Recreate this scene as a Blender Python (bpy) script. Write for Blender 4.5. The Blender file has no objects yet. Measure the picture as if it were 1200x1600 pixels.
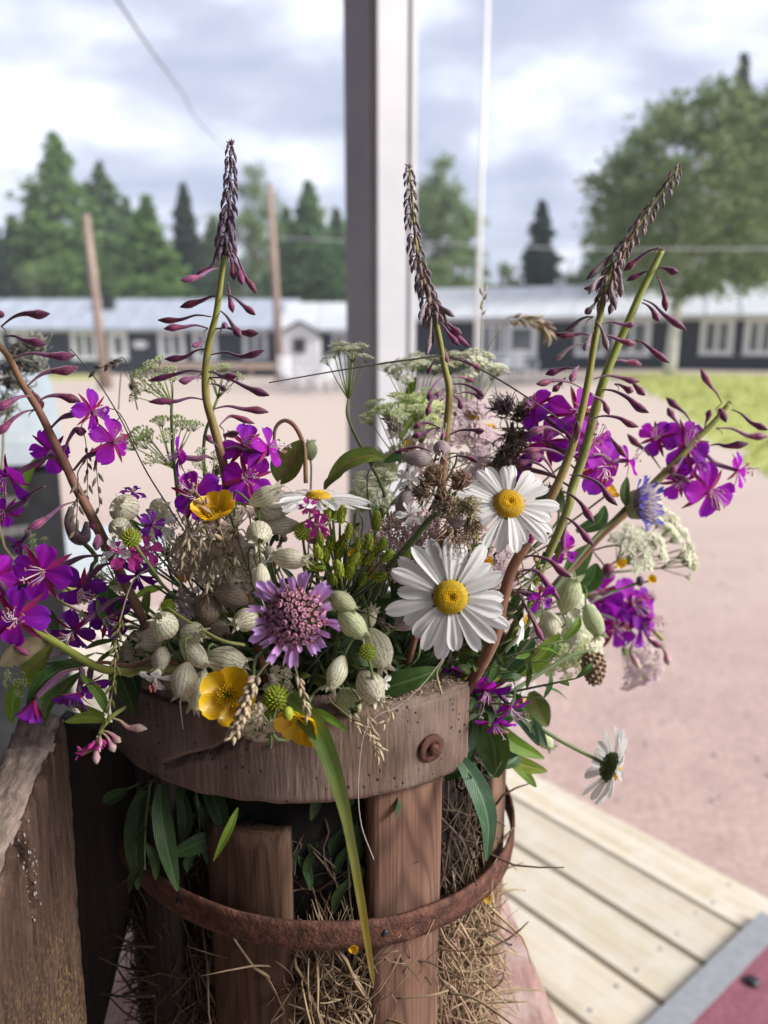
import bpy, math, random
import numpy as np
from mathutils import Vector, Matrix, Quaternion, noise as mnoise
random.seed(7); np.random.seed(7)
R = math.radians
SC = bpy.context.scene
COL = SC.collection

# ------------------------------------------------------------------ camera
PITCH = R(12.4)
F = 1232.0                      # focal length in photograph pixels (1200 x 1600)
CAMZ = 1.0                      # eye height over the porch deck
cd = bpy.data.cameras.new('camera'); cam = bpy.data.objects.new('camera', cd); COL.objects.link(cam)
cam.location = (0, 0, CAMZ); cam.rotation_euler = (R(90) - PITCH, 0, 0)
cd.sensor_fit = 'VERTICAL'; cd.sensor_height = 32.0; cd.sensor_width = 24.0
cd.lens = F / 1600 * 32.0
cd.clip_start = 0.02; cd.clip_end = 900
cd.dof.use_dof = True; cd.dof.focus_distance = 0.385; cd.dof.aperture_fstop = 5.6
SC.camera = cam

# ------------------------------------------------------------------ sun, sky, exposure
SUN_DIR = Vector((0.84, -0.14, 0.54)).normalized()      # towards the sun: right of the camera
w = bpy.data.worlds.new('World'); SC.world = w; w.use_nodes = True
nt = w.node_tree; nt.nodes.clear()
def nn(t, **kw):
    n = nt.nodes.new(t)
    for k, v in kw.items(): setattr(n, k, v)
    return n
sky = nn('ShaderNodeTexSky', sky_type='NISHITA'); sky.sun_disc = False
sky.sun_elevation = math.asin(SUN_DIR.z); sky.sun_rotation = math.atan2(SUN_DIR.x, SUN_DIR.y)
bgs = nn('ShaderNodeBackground'); bgs.inputs['Strength'].default_value = 0.08
nt.links.new(sky.outputs[0], bgs.inputs['Color'])
tc = nn('ShaderNodeTexCoord'); sep = nn('ShaderNodeSeparateXYZ'); nt.links.new(tc.outputs['Generated'], sep.inputs[0])
az = nn('ShaderNodeMath', operation='ABSOLUTE'); nt.links.new(sep.outputs['Z'], az.inputs[0])
den = nn('ShaderNodeMath', operation='ADD'); den.inputs[1].default_value = 0.22; nt.links.new(az.outputs[0], den.inputs[0])
dv = nn('ShaderNodeVectorMath', operation='DIVIDE'); nt.links.new(tc.outputs['Generated'], dv.inputs[0])
cmb = nn('ShaderNodeCombineXYZ')
for i in range(2): nt.links.new(den.outputs[0], cmb.inputs[i])
cmb.inputs[2].default_value = 1.0
nt.links.new(cmb.outputs[0], dv.inputs[1])
mp = nn('ShaderNodeMapping'); mp.inputs['Scale'].default_value = (1.0, 1.0, 0.6); mp.inputs['Location'].default_value = (3.4, 1.5, 0.3)
nt.links.new(dv.outputs[0], mp.inputs[0])
n1 = nn('ShaderNodeTexNoise'); n1.inputs['Scale'].default_value = 2.1; n1.inputs['Detail'].default_value = 7; n1.inputs['Roughness'].default_value = 0.5
n1.inputs['Distortion'].default_value = 0.25
nt.links.new(mp.outputs[0], n1.inputs['Vector'])
rp = nn('ShaderNodeValToRGB'); e = rp.color_ramp.elements
e[0].position = 0.36; e[0].color = (0.37, 0.40, 0.52, 1)
e[1].position = 0.72; e[1].color = (1.0, 1.02, 1.06, 1)
x = e.new(0.485); x.color = (0.47, 0.50, 0.62, 1)
x = e.new(0.585); x.color = (0.66, 0.69, 0.78, 1)
nt.links.new(n1.outputs['Fac'], rp.inputs[0])
bgc = nn('ShaderNodeBackground'); bgc.inputs['Strength'].default_value = 0.40
nt.links.new(rp.outputs[0], bgc.inputs['Color'])
mx = nn('ShaderNodeMixShader'); mx.inputs[0].default_value = 0.93
nt.links.new(bgs.outputs[0], mx.inputs[1]); nt.links.new(bgc.outputs[0], mx.inputs[2])
wo = nn('ShaderNodeOutputWorld'); nt.links.new(mx.outputs[0], wo.inputs[0])
sl = bpy.data.lights.new('sun', 'SUN'); sl.energy = 2.0; sl.angle = R(24); sl.color = (1.0, 0.96, 0.90)
so = bpy.data.objects.new('sun', sl); COL.objects.link(so)
so.rotation_euler = (-SUN_DIR).to_track_quat('-Z', 'Y').to_euler(); so.location = (3, -2, 6)
SC.view_settings.view_transform = 'Standard'; SC.view_settings.look = 'None'
SC.view_settings.exposure = 1.88; SC.view_settings.gamma = 1.0; SC.view_settings.use_curve_mapping = False
HAZE = 0.0014
SC.render.engine = 'CYCLES'
SC.cycles.max_bounces = 6; SC.cycles.transparent_max_bounces = 6; SC.cycles.transmission_bounces = 4
SC.cycles.caustics_reflective = False; SC.cycles.caustics_refractive = False
SC.cycles.use_denoising = True

# ------------------------------------------------------------------ helpers
RT = Vector((1, 0, 0)); FW = Vector((0, math.cos(PITCH), -math.sin(PITCH))); UP = Vector((0, math.sin(PITCH), math.cos(PITCH)))
CAM = Vector((0, 0, CAMZ))
def P(px, py, d):              # a point of the place, from where it is seen and how far away it stands
    return CAM + d * (FW + RT * ((px - 600) / F) - UP * ((py - 800) / F))
def G(px, py, z):              # the point of a level surface at height z seen there
    r = FW + RT * ((px - 600) / F) - UP * ((py - 800) / F)
    return CAM + r * ((z - CAMZ) / r.z)
def V(r, u, t): return (RT * r + UP * u - FW * t).normalized()
def rnd(a, b): return random.uniform(a, b)

def mesh(name, verts, faces, uvs=None, smooth=True):
    m = bpy.data.meshes.new(name); m.from_pydata([tuple(v) for v in verts], [], faces)
    if uvs is not None:
        ul = m.uv_layers.new(name='UVMap')
        li = np.empty(len(m.loops), dtype=np.int32); m.loops.foreach_get('vertex_index', li)
        ul.data.foreach_set('uv', np.asarray(uvs, dtype=np.float32)[li].ravel())
    if smooth: m.polygons.foreach_set('use_smooth', [True] * len(m.polygons))
    m.update(); return m
class MB:
    """collects shapes into one mesh"""
    def __init__(s): s.v = []; s.f = []; s.uv = []
    def add(s, v, f, uv=None):
        o = len(s.v); s.v += [Vector(a) for a in v]; s.f += [tuple(i + o for i in a) for a in f]
        s.uv += list(uv) if uv is not None else [(0, 0)] * len(v); return s
    def addm(s, v, f, M, uv=None): return s.add([M @ Vector(a) for a in v], f, uv)
    def box(s, c, d, M=None, uv=None):
        hx, hy, hz = d[0] / 2, d[1] / 2, d[2] / 2
        v = [Vector((c[0] + a * hx, c[1] + b * hy, c[2] + q * hz)) for q in (-1, 1) for b in (-1, 1) for a in (-1, 1)]
        if M is not None: v = [M @ a for a in v]
        return s.add(v, [(0, 2, 3, 1), (4, 5, 7, 6), (0, 1, 5, 4), (2, 6, 7, 3), (0, 4, 6, 2), (1, 3, 7, 5)])
    def mesh(s, name, smooth=True): return mesh(name, s.v, s.f, s.uv, smooth)
def tubev(pts, rad, n=6, flat=1.0):
    pts = [Vector(p) for p in pts]; k = len(pts)
    if not hasattr(rad, '__len__'): rad = [rad] * k
    v = []; uv = []; f = []
    t0 = (pts[1] - pts[0]).normalized(); a = t0.orthogonal().normalized()
    L = 0
    for i, p in enumerate(pts):
        t = (pts[min(i + 1, k - 1)] - pts[max(i - 1, 0)])
        t = t.normalized() if t.length > 1e-9 else t0
        a = (a - t * a.dot(t)); a = a.normalized() if a.length > 1e-6 else t.orthogonal().normalized()
        b = t.cross(a)
        for j in range(n):
            q = 2 * math.pi * j / n
            v.append(p + (a * math.cos(q) + b * math.sin(q) * flat) * rad[i]); uv.append((i / (k - 1), j / n))
    for i in range(k - 1):
        for j in range(n):
            f.append((i * n + j, i * n + (j + 1) % n, (i + 1) * n + (j + 1) % n, (i + 1) * n + j))
    f.append(tuple(range(n))[::-1]); f.append(tuple((k - 1) * n + j for j in range(n)))
    return v, f, uv
def smoothpts(pts, n=4):
    pts = [Vector(p) for p in pts]
    if len(pts) < 3: return [pts[0].lerp(pts[-1], i / n) for i in range(n + 1)]
    P_ = [pts[0] * 2 - pts[1]] + pts + [pts[-1] * 2 - pts[-2]]; out = []
    for i in range(1, len(P_) - 2):
        p0, p1, p2, p3 = P_[i - 1:i + 3]
        for j in range(n):
            t = j / n
            out.append(0.5 * ((2 * p1) + (p2 - p0) * t + (2 * p0 - 5 * p1 + 4 * p2 - p3) * t * t + (3 * p1 - p0 - 3 * p2 + p3) * t ** 3))
    out.append(pts[-1]); return out
def lerpl(vals, n):
    return [float(q) for q in np.interp(np.linspace(0, 1, n), np.linspace(0, 1, len(vals)), vals)]
def ribbonv(pts, wid, nrm, fold=0.12, nv=5, wave=0.0):
    """leaf or blade along pts: width wid, facing nrm, folded along its midrib"""
    k = len(pts); v = []; uv = []; f = []
    ph = rnd(0, 6)
    for i, p in enumerate(pts):
        t = (pts[min(i + 1, k - 1)] - pts[max(i - 1, 0)]).normalized()
        s = t.cross(nrm); s = s.normalized() if s.length > 1e-6 else t.orthogonal().normalized()
        n = s.cross(t).normalized()
        for j in range(nv):
            q = j / (nv - 1) * 2 - 1
            z = abs(q) * fold * wid[i] + wave * wid[i] * math.sin(i * 1.3 + ph + q * 2) * abs(q)
            v.append(p + s * (q * wid[i] * 0.5) + n * z); uv.append((i / (k - 1), j / (nv - 1)))
    for i in range(k - 1):
        for j in range(nv - 1):
            a = i * nv + j; f.append((a, a + 1, a + nv + 1, a + nv))
    return v, f, uv
def lathev(prof, n=12, rib=None, squash=1.0):
    v = []; uv = []; f = []; k = len(prof)
    for i, (r, z) in enumerate(prof):
        for j in range(n):
            q = 2 * math.pi * j / n; rr = r * (1 + (rib * math.cos(q * 10) if rib else 0))
            v.append(Vector((rr * math.cos(q), rr * math.sin(q) * squash, z))); uv.append((i / (k - 1), j / n))
    for i in range(k - 1):
        for j in range(n):
            f.append((i * n + j, i * n + (j + 1) % n, (i + 1) * n + (j + 1) % n, (i + 1) * n + j))
    f.append(tuple(range(n))[::-1]); f.append(tuple((k - 1) * n + j for j in range(n)))
    return v, f, uv
def icov(r=1.0, nz=4, n=6):
    pr = [(max(1e-4, r * math.sin(math.pi * i / nz)), -r * math.cos(math.pi * i / nz)) for i in range(nz + 1)]
    return lathev(pr, n)
def frame(pos, z, s=1.0, roll=0.0):
    z = Vector(z).normalized(); x_ = z.orthogonal().normalized(); y_ = z.cross(x_)
    M = Matrix((x_, y_, z)).transposed().to_4x4()
    S = Matrix.Diagonal((s, s, s, 1)) if not hasattr(s, '__len__') else Matrix.Diagonal((*s, 1))
    return Matrix.Translation(pos) @ M @ Matrix.Rotation(roll, 4, 'Z') @ S
def obj(name, me, m=None, parent=None, M=None, kind=None, label=None):
    """one mesh object; M is its place in the world"""
    if isinstance(me, MB): me = me.mesh(name)
    if m is not None and not me.materials: me.materials.append(m)
    o = bpy.data.objects.new(name, me); COL.objects.link(o)
    if M is None: M = Matrix.Identity(4)
    if parent is not None:
        o.parent = parent; o.matrix_local = WORLD[parent.as_pointer()].inverted() @ M
    else: o.matrix_world = M
    WORLD[o.as_pointer()] = M.copy()
    if kind: o['kind'] = kind
    if label: o['label'] = label
    return o
WORLD = {}
def thing(name, label, cat, loc=(0, 0, 0), group=None, rotz=0):
    o = bpy.data.objects.new(name, None); COL.objects.link(o); o.empty_display_size = 0.02
    M = Matrix.Translation(Vector(loc)) @ Matrix.Rotation(rotz, 4, 'Z'); o.matrix_world = M; WORLD[o.as_pointer()] = M
    o['label'] = label; o['category'] = cat
    if group: o['group'] = group
    return o
def tag(o, label, cat, group=None, kind=None):
    if label: o['label'] = label
    if cat: o['category'] = cat
    if group: o['group'] = group
    if kind: o['kind'] = kind
    return o
def struct(o): o['kind'] = 'structure'; return o

# label helper: says where a flower is by what stands next to it
LAND = [('large front daisy', 704, 932), ('upper daisy', 795, 787), ('lilac scabious', 468, 958), ('rusty bolt', 670, 1168),
        ('open rim buttercup', 357, 1088), ('dried thistle', 700, 770), ('blue scabious', 1000, 785), ('drooping daisy', 957, 1200),
        ('left rim end', 190, 1120), ('pink yarrow', 640, 850), ('brown selfheal cone', 928, 1045), ('edge-on daisy', 505, 778), ('side buttercup', 340, 808),
        ('arching red-brown stalk', 432, 662), ('long grass leaf', 515, 1170), ('green bud cluster', 545, 860), ('open white campion', 246, 1052),
        ('green stump', 1035, 392), ('leaning red-brown stem', 100, 720), ('grey-green round seed ball', 205, 842), ('short middle stave', 370, 1330), ('right rim end', 728, 1110)]
USED = {}
def where(look, px, py):
    def rel(n, x0, y0):
        dx, dy = px - x0, py - y0; d = math.hypot(dx, dy)
        a = 'above' if dy < -0.4 * d else 'below' if dy > 0.4 * d else ''
        b = 'left of' if dx < -0.4 * d else 'right of' if dx > 0.4 * d else ''
        r_ = f'{a} and {b}' if a and b else (a or b)
        return f'touching the {n}' if d < 30 else f"{'just ' if d < 75 else ''}{r_} the {n}"
    s = sorted(LAND, key=lambda l: math.hypot(px - l[1], py - l[2]))
    c = [f'{look} {rel(*l)}' for l in s[:3]] + [f'{look} {rel(*s[i])}, {rel(*s[j])}' for i in range(5) for j in range(i + 1, 6)]
    c = [t for t in c if len(t.split()) <= 16 and t not in USED] or c[:1]
    USED[c[0]] = 1
    return c[0]

# ------------------------------------------------------------------ materials
def newmat(name):
    m = bpy.data.materials.new(name); m.use_nodes = True; t = m.node_tree; t.nodes.clear(); return m, t
class NG:
    def __init__(s, t): s.t = t
    def n(s, ty, ins=None, **kw):
        a = s.t.nodes.new(ty)
        for k, v in kw.items(): setattr(a, k, v)
        for k, v in (ins or {}).items():
            if isinstance(v, bpy.types.NodeSocket): s.t.links.new(v, a.inputs[k])
            else: a.inputs[k].default_value = v
        return a
    def ramp(s, fac, stops, interp='LINEAR'):
        r_ = s.n('ShaderNodeValToRGB', {0: fac}); r_.color_ramp.interpolation = interp; e = r_.color_ramp.elements
        while len(e) > 1: e.remove(e[-1])
        e[0].position = stops[0][0]; e[0].color = (*stops[0][1], 1)
        for p, c in stops[1:]: q = e.new(p); q.color = (*c, 1)
        return r_.outputs[0]
    def noise(s, scale, detail=3, vec=None, rough=0.55, dist=0.0):
        a = s.n('ShaderNodeTexNoise', {'Scale': scale, 'Detail': detail, 'Roughness': rough, 'Distortion': dist})
        if vec is not None: s.t.links.new(vec, a.inputs['Vector'])
        return a.outputs['Fac']
    def mix(s, fac, a, b, mode='MIX'):
        m = s.n('ShaderNodeMix', data_type='RGBA', blend_type=mode)
        for k, v in ((0, fac), (6, a), (7, b)):
            if isinstance(v, bpy.types.NodeSocket): s.t.links.new(v, m.inputs[k])
            else: m.inputs[k].default_value = (*v, 1) if hasattr(v, '__len__') and len(v) == 3 else v
        return m.outputs[2]
    def math(s, op, a, b=0.0, c=None):
        d = {0: a, 1: b}
        if c is not None: d[2] = c
        return s.n('ShaderNodeMath', d, operation=op).outputs[0]
    def co(s, what='Object'): return s.n('ShaderNodeTexCoord').outputs[what]
    def map(s, vec, scale=(1, 1, 1), loc=(0, 0, 0), rot=(0, 0, 0)):
        return s.n('ShaderNodeMapping', {0: vec, 'Scale': scale, 'Location': loc, 'Rotation': rot}).outputs[0]
    def rand(s): return s.n('ShaderNodeObjectInfo').outputs['Random']
    def bump(s, h, strength=0.3, dist=0.001):
        return s.n('ShaderNodeBump', {'Height': h, 'Strength': strength, 'Distance': dist}).outputs[0]
    def out(s, col, rough=0.6, trans=0.0, tcol=None, nrm=None, spec=0.4, metal=0.0, sheen=0.0, coat=0.0):
        b = s.n('ShaderNodeBsdfPrincipled', {'Base Color': col if isinstance(col, bpy.types.NodeSocket) else (*col, 1), 'Roughness': rough, 'Metallic': metal})
        b.inputs['Specular IOR Level'].default_value = spec
        b.inputs['Sheen Weight'].default_value = sheen; b.inputs['Coat Weight'].default_value = coat
        if nrm is not None: s.t.links.new(nrm, b.inputs['Normal'])
        o = s.n('ShaderNodeOutputMaterial'); sh = b.outputs[0]
        if trans > 0:
            tc_ = tcol if tcol is not None else col
            tr = s.n('ShaderNodeBsdfTranslucent', {'Color': tc_ if isinstance(tc_, bpy.types.NodeSocket) else (*tc_, 1)})
            sh = s.n('ShaderNodeMixShader', {0: trans, 1: sh, 2: tr.outputs[0]}).outputs[0]
        s.t.links.new(sh, o.inputs[0])
def hsv(g, col, amt_h=0.02, amt_v=0.3):
    """small difference of hue and value from one object to the next"""
    r_ = g.rand()
    h = g.math('MULTIPLY_ADD', r_, amt_h * 2, 0.5 - amt_h)
    v = g.math('MULTIPLY_ADD', g.math('FRACT', g.math('MULTIPLY', r_, 7.31)), amt_v, 1 - amt_v * 0.6)
    return g.n('ShaderNodeHueSaturation', {'Hue': h, 'Value': v, 'Color': col}).outputs[0]
def m_petal(name, stops, rough=0.55, trans=0.35, vein=0.15, vscale=14, spec=0.25, coat=0.0, hv=(0.01, 0.2), sheen=0.0):
    """colour along the petal from its UV, fine veins across"""
    m, t = newmat(name); g = NG(t); uv = g.co('UV'); sp = g.n('ShaderNodeSeparateXYZ', {0: uv})
    jit = g.math('MULTIPLY_ADD', g.noise(3, 3, g.map(uv, (2, 2, 1))), 0.25, -0.12)
    c = g.ramp(g.math('ADD', sp.outputs[0], jit), stops)
    vn = g.noise(1.0, 3, g.map(uv, (1.2, vscale, 1)), 0.6)
    dk = g.ramp(vn, [(0.3, (1 - vein * 2,) * 3), (0.62, (1, 1, 1))])
    c = g.mix(1.0, c, dk, 'MULTIPLY'); c = hsv(g, c, *hv)
    g.out(c, rough, trans, None, g.bump(vn, 0.5, 0.0006), spec, coat=coat, sheen=sheen); return m
def m_plain(name, c1, c2, scale=300, rough=0.6, trans=0.0, bump=0.3, spec=0.3, metal=0.0, hv=(0.015, 0.25), sheen=0.0, detail=4):
    m, t = newmat(name); g = NG(t); nz = g.noise(scale, detail, g.co('Object'))
    c = g.ramp(nz, [(0.3, c1), (0.7, c2)]); c = hsv(g, c, *hv)
    g.out(c, rough, trans, None, g.bump(nz, bump, 0.0006), spec, metal, sheen=sheen); return m
def m_leaf(name, dark, light, rib=(0.25, 0.32, 0.12), tip=None, trans=0.35, rough=0.45):
    m, t = newmat(name); g = NG(t); uv = g.co('UV'); sp = g.n('ShaderNodeSeparateXYZ', {0: uv})
    a = g.math('ABSOLUTE', g.math('SUBTRACT', sp.outputs[1], 0.5))
    nz = g.noise(2.2, 4, g.map(uv, (3, 1.5, 1)))
    c = g.ramp(nz, [(0.3, dark), (0.7, light)])
    side = g.math('SINE', g.math('ADD', g.math('MULTIPLY', sp.outputs[0], 110), g.math('MULTIPLY', a, -60)))
    c = g.mix(g.math('MULTIPLY', g.ramp(side, [(0.75, (0, 0, 0)), (1.0, (1, 1, 1))]), 0.35), c, rib)
    c = g.mix(g.ramp(a, [(0.025, (1, 1, 1)), (0.06, (0, 0, 0))]), c, rib)
    if tip: c = g.mix(g.ramp(sp.outputs[0], [(0.4, (0, 0, 0)), (0.85, (1, 1, 1))]), c, tip)
    c = hsv(g, c, 0.025, 0.4)
    g.out(c, rough, trans, None, g.bump(side, 0.25, 0.0004), 0.35); return m
M = {}
M['fire_petal'] = m_petal('fireweed petal', [(0.0, (0.58, 0.02, 0.34)), (0.25, (0.54, 0.015, 0.60)), (1.0, (0.47, 0.024, 0.72))], 0.6, 0.5, 0.27, 16, hv=(0.028, 0.3))
M['fire_dark'] = m_petal('deep violet petal', [(0.0, (0.17, 0.01, 0.17)), (0.3, (0.19, 0.012, 0.30)), (1.0, (0.22, 0.016, 0.42))], 0.6, 0.35, 0.2, 22, hv=(0.02, 0.3))
M['sepal'] = m_petal('fireweed sepal', [(0.0, (0.42, 0.03, 0.16)), (0.6, (0.36, 0.012, 0.14)), (1.0, (0.22, 0.02, 0.09))], 0.5, 0.3, 0.15, 5)
M['stamen'] = m_plain('stamen filament', (0.75, 0.55, 0.68), (0.85, 0.72, 0.78), 200, 0.5, 0.2)
M['anther'] = m_plain('fireweed anther', (0.30, 0.06, 0.10), (0.42, 0.16, 0.14), 900, 0.7)
def m_bud(name, stops, dust=0.25):
    m, t = newmat(name); g = NG(t); uv = g.co('UV'); sp = g.n('ShaderNodeSeparateXYZ', {0: uv})
    c = g.ramp(g.math('ADD', sp.outputs[0], g.math('MULTIPLY_ADD', g.noise(6, 2, uv), 0.16, -0.08)), stops)
    st = g.noise(1.0, 3, g.map(uv, (3, 9, 1))); c = g.mix(1.0, c, g.ramp(st, [(0.3, (0.62, 0.62, 0.62)), (0.65, (1.08, 1.08, 1.08))]), 'MULTIPLY')
    fz = g.noise(1600, 2, g.co('Object')); c = g.mix(g.math('MULTIPLY', g.ramp(fz, [(0.5, (0, 0, 0)), (0.72, (1, 1, 1))]), dust), c, (0.55, 0.42, 0.5))
    c = hsv(g, c, 0.025, 0.45)
    g.out(c, 0.55, 0.08, None, g.bump(fz, 0.35, 0.0004), 0.35, sheen=0.3); return m
M['bud'] = m_bud('fireweed bud', [(0.0, (0.20, 0.10, 0.10)), (0.3, (0.22, 0.07, 0.17)), (0.50, (0.20, 0.06, 0.17)), (0.53, (0.10, 0.015, 0.04)), (0.62, (0.26, 0.03, 0.12)), (0.88, (0.19, 0.025, 0.10)), (1.0, (0.09, 0.015, 0.06))])
M['bud_dark'] = m_bud('fireweed top bud', [(0.0, (0.12, 0.05, 0.08)), (0.5, (0.13, 0.065, 0.14)), (1.0, (0.10, 0.06, 0.11))], 0.35)
M['bud_grey'] = m_bud('greyed fireweed top bud', [(0.0, (0.22, 0.19, 0.13)), (0.5, (0.22, 0.14, 0.16)), (1.0, (0.14, 0.085, 0.10))], 0.7)
M['bud_pink'] = m_bud('pale pink bud', [(0.0, (0.5, 0.5, 0.2)), (0.5, (0.62, 0.3, 0.36)), (0.75, (0.66, 0.38, 0.42)), (1.0, (0.62, 0.62, 0.42))], 0.2)
def m_stem(name, c0, c1, c2):
    m, t = newmat(name); g = NG(t); uv = g.co('UV'); sp = g.n('ShaderNodeSeparateXYZ', {0: uv})
    c = g.ramp(g.math('ADD', sp.outputs[0], g.math('MULTIPLY_ADD', g.noise(5, 3, uv), 0.3, -0.15)), [(0.0, c0), (0.35, c1), (0.68, c2)])
    st = g.noise(1.0, 4, g.map(uv, (6, 22, 1))); c = g.mix(1.0, c, g.ramp(st, [(0.3, (0.6, 0.6, 0.6)), (0.65, (1.1, 1.1, 1.1))]), 'MULTIPLY')
    fz = g.noise(1500, 2, g.co('Object')); g.out(c, 0.55, 0.0, None, g.bump(g.math('ADD', st, fz), 0.4, 0.0005), 0.3, sheen=0.25); return m
M['stem_fire'] = m_stem('fireweed stem', (0.24, 0.27, 0.045), (0.29, 0.27, 0.055), (0.24, 0.10, 0.055))
M['stem_lime'] = m_stem('lime green stem', (0.26, 0.30, 0.05), (0.28, 0.33, 0.05), (0.24, 0.26, 0.06))
M['stem_red'] = m_stem('red brown stem', (0.26, 0.16, 0.06), (0.25, 0.11, 0.075), (0.20, 0.10, 0.06))
M['stem_green'] = m_stem('green stem', (0.13, 0.19, 0.04), (0.10, 0.15, 0.035), (0.07, 0.10, 0.03))
M['stem_dark'] = m_stem('dark thin stalk', (0.06, 0.07, 0.035), (0.05, 0.045, 0.035), (0.05, 0.04, 0.03))
M['stem_tan'] = m_stem('dry tan stalk', (0.36, 0.29, 0.17), (0.26, 0.2, 0.12), (0.2, 0.17, 0.08))
M['daisy'] = m_petal('daisy petal', [(0.0, (0.62, 0.66, 0.52)), (0.14, (0.80, 0.80, 0.78)), (1.0, (0.83, 0.83, 0.84))], 0.55, 0.36, 0.09, 9, hv=(0.0, 0.06))
M['disc'] = m_plain('daisy disc floret', (0.70, 0.40, 0.005), (0.90, 0.62, 0.015), 700, 0.6, hv=(0.0, 0.05), bump=0.6)
M['disc_in'] = m_plain('inner disc', (0.36, 0.19, 0.004), (0.50, 0.29, 0.01), 900, 0.7)
M['involucre'] = m_plain('green bracts', (0.05, 0.08, 0.02), (0.12, 0.17, 0.04), 400, 0.6)
M['scab_petal'] = m_petal('scabious petal', [(0.0, (0.80, 0.42, 0.62)), (0.4, (0.76, 0.42, 0.76)), (1.0, (0.66, 0.40, 0.86))], 0.6, 0.35, 0.1, 10, hv=(0.015, 0.15))
M['scab_bud'] = m_petal('scabious floret bud', [(0.0, (0.52, 0.20, 0.34)), (0.6, (0.64, 0.30, 0.42)), (1.0, (0.76, 0.46, 0.54))], 0.6, 0.15, 0.1, 6)
M['blue_petal'] = m_petal('blue scabious petal', [(0.0, (0.24, 0.2, 0.6)), (1.0, (0.12, 0.12, 0.62))], 0.6, 0.35, 0.12, 10)
M['fuzz'] = m_plain('mauve grey filaments', (0.42, 0.34, 0.46), (0.6, 0.52, 0.6), 300, 0.7, 0.3)
M['butter'] = m_petal('buttercup petal', [(0.0, (0.78, 0.42, 0.0)), (0.5, (0.86, 0.50, 0.004)), (1.0, (0.88, 0.56, 0.01))], 0.34, 0.22, 0.09, 26, spec=0.45, coat=0.12, hv=(0.004, 0.08))
M['butter_st'] = m_plain('buttercup stamen', (0.66, 0.42, 0.005), (0.82, 0.58, 0.02), 900, 0.5)
M['lime'] = m_plain('yellow green bracts', (0.26, 0.32, 0.02), (0.44, 0.50, 0.06), 600, 0.6, 0.15)
M['green_ball'] = m_plain('green spiny bracts', (0.11, 0.17, 0.015), (0.22, 0.30, 0.035), 700, 0.6, 0.1)
M['pinkpetal'] = m_petal('pink campion petal', [(0.0, (0.75, 0.3, 0.5)), (0.3, (0.62, 0.06, 0.36)), (1.0, (0.60, 0.05, 0.36))], 0.6, 0.35, 0.14, 14)
M['whitepetal'] = m_petal('white campion petal', [(0.0, (0.66, 0.70, 0.56)), (0.3, (0.82, 0.82, 0.80)), (1.0, (0.84, 0.83, 0.83))], 0.6, 0.35, 0.06, 12, hv=(0.0, 0.1))
def m_calyx(name, base, base2, vein, trans=0.35):
    m, t = newmat(name); g = NG(t); uv = g.co('UV'); sp = g.n('ShaderNodeSeparateXYZ', {0: uv})
    wob = g.math('MULTIPLY_ADD', g.noise(1.0, 2, g.map(uv, (7, 9, 1))), 0.05, -0.025)
    u = g.math('ADD', sp.outputs[1], wob)
    l1 = g.math('ABSOLUTE', g.math('SUBTRACT', g.math('FRACT', g.math('MULTIPLY', u, 18)), 0.5))
    line = g.ramp(l1, [(0.035, (1, 1, 1)), (0.11, (0, 0, 0))])
    vo = g.n('ShaderNodeTexVoronoi', {'Vector': g.map(uv, (7, 22, 1)), 'Scale': 1.0}, feature='DISTANCE_TO_EDGE').outputs['Distance']
    net = g.ramp(vo, [(0.012, (1, 1, 1)), (0.05, (0, 0, 0))])
    far = g.ramp(sp.outputs[0], [(0.35, (0.15, 0.15, 0.15)), (0.7, (1, 1, 1))])
    fac = g.math('MAXIMUM', g.math('MULTIPLY', line, 0.85), g.math('MULTIPLY', g.math('MULTIPLY', net, 0.75), far))
    b = g.ramp(g.noise(3, 4, g.map(uv, (2, 3, 1))), [(0.3, base), (0.7, base2)])
    c = hsv(g, g.mix(fac, b, vein), 0.012, 0.22)
    g.out(c, 0.55, trans, None, g.bump(g.math('SUBTRACT', g.noise(1.0, 3, g.map(uv, (3, 30, 1))), fac), 0.45, 0.0007), 0.3); return m
M['calyx'] = m_calyx('campion bladder', (0.74, 0.71, 0.53), (0.84, 0.80, 0.66), (0.15, 0.14, 0.075))
M['calyx_green'] = m_calyx('green campion bladder', (0.58, 0.64, 0.38), (0.70, 0.73, 0.50), (0.22, 0.28, 0.10))
M['calyx_mauve'] = m_calyx('mauve campion bladder', (0.46, 0.38, 0.40), (0.58, 0.50, 0.48), (0.22, 0.13, 0.18))
M['calyx_brown'] = m_calyx('dry brown campion bladder', (0.34, 0.27, 0.20), (0.44, 0.36, 0.28), (0.14, 0.09, 0.08), 0.2)
M['style'] = m_plain('pale style', (0.68, 0.62, 0.54), (0.8, 0.76, 0.7), 500, 0.6, 0.2)
M['umbel_white'] = m_plain('cream umbel floret', (0.66, 0.69, 0.46), (0.82, 0.82, 0.70), 500, 0.6, 0.3, hv=(0.02, 0.2))
M['umbel_green'] = m_plain('green white umbel bud', (0.50, 0.60, 0.26), (0.72, 0.78, 0.46), 500, 0.6, 0.25, hv=(0.02, 0.2))
M['umbel_pink'] = m_plain('pale pink umbel floret', (0.60, 0.44, 0.50), (0.76, 0.62, 0.66), 500, 0.6, 0.3, hv=(0.02, 0.2))
M['umbel_dry'] = m_plain('dry beige floret', (0.42, 0.35, 0.26), (0.62, 0.54, 0.43), 500, 0.8, 0.2, hv=(0.02, 0.3))
M['ray'] = m_plain('pale green ray', (0.26, 0.36, 0.10), (0.36, 0.44, 0.17), 300, 0.6, 0.1)
M['yarrow'] = m_petal('pink yarrow floret', [(0.0, (0.60, 0.42, 0.44)), (1.0, (0.55, 0.32, 0.40))], 0.7, 0.25, 0.12, 4, hv=(0.03, 0.45))
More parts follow.
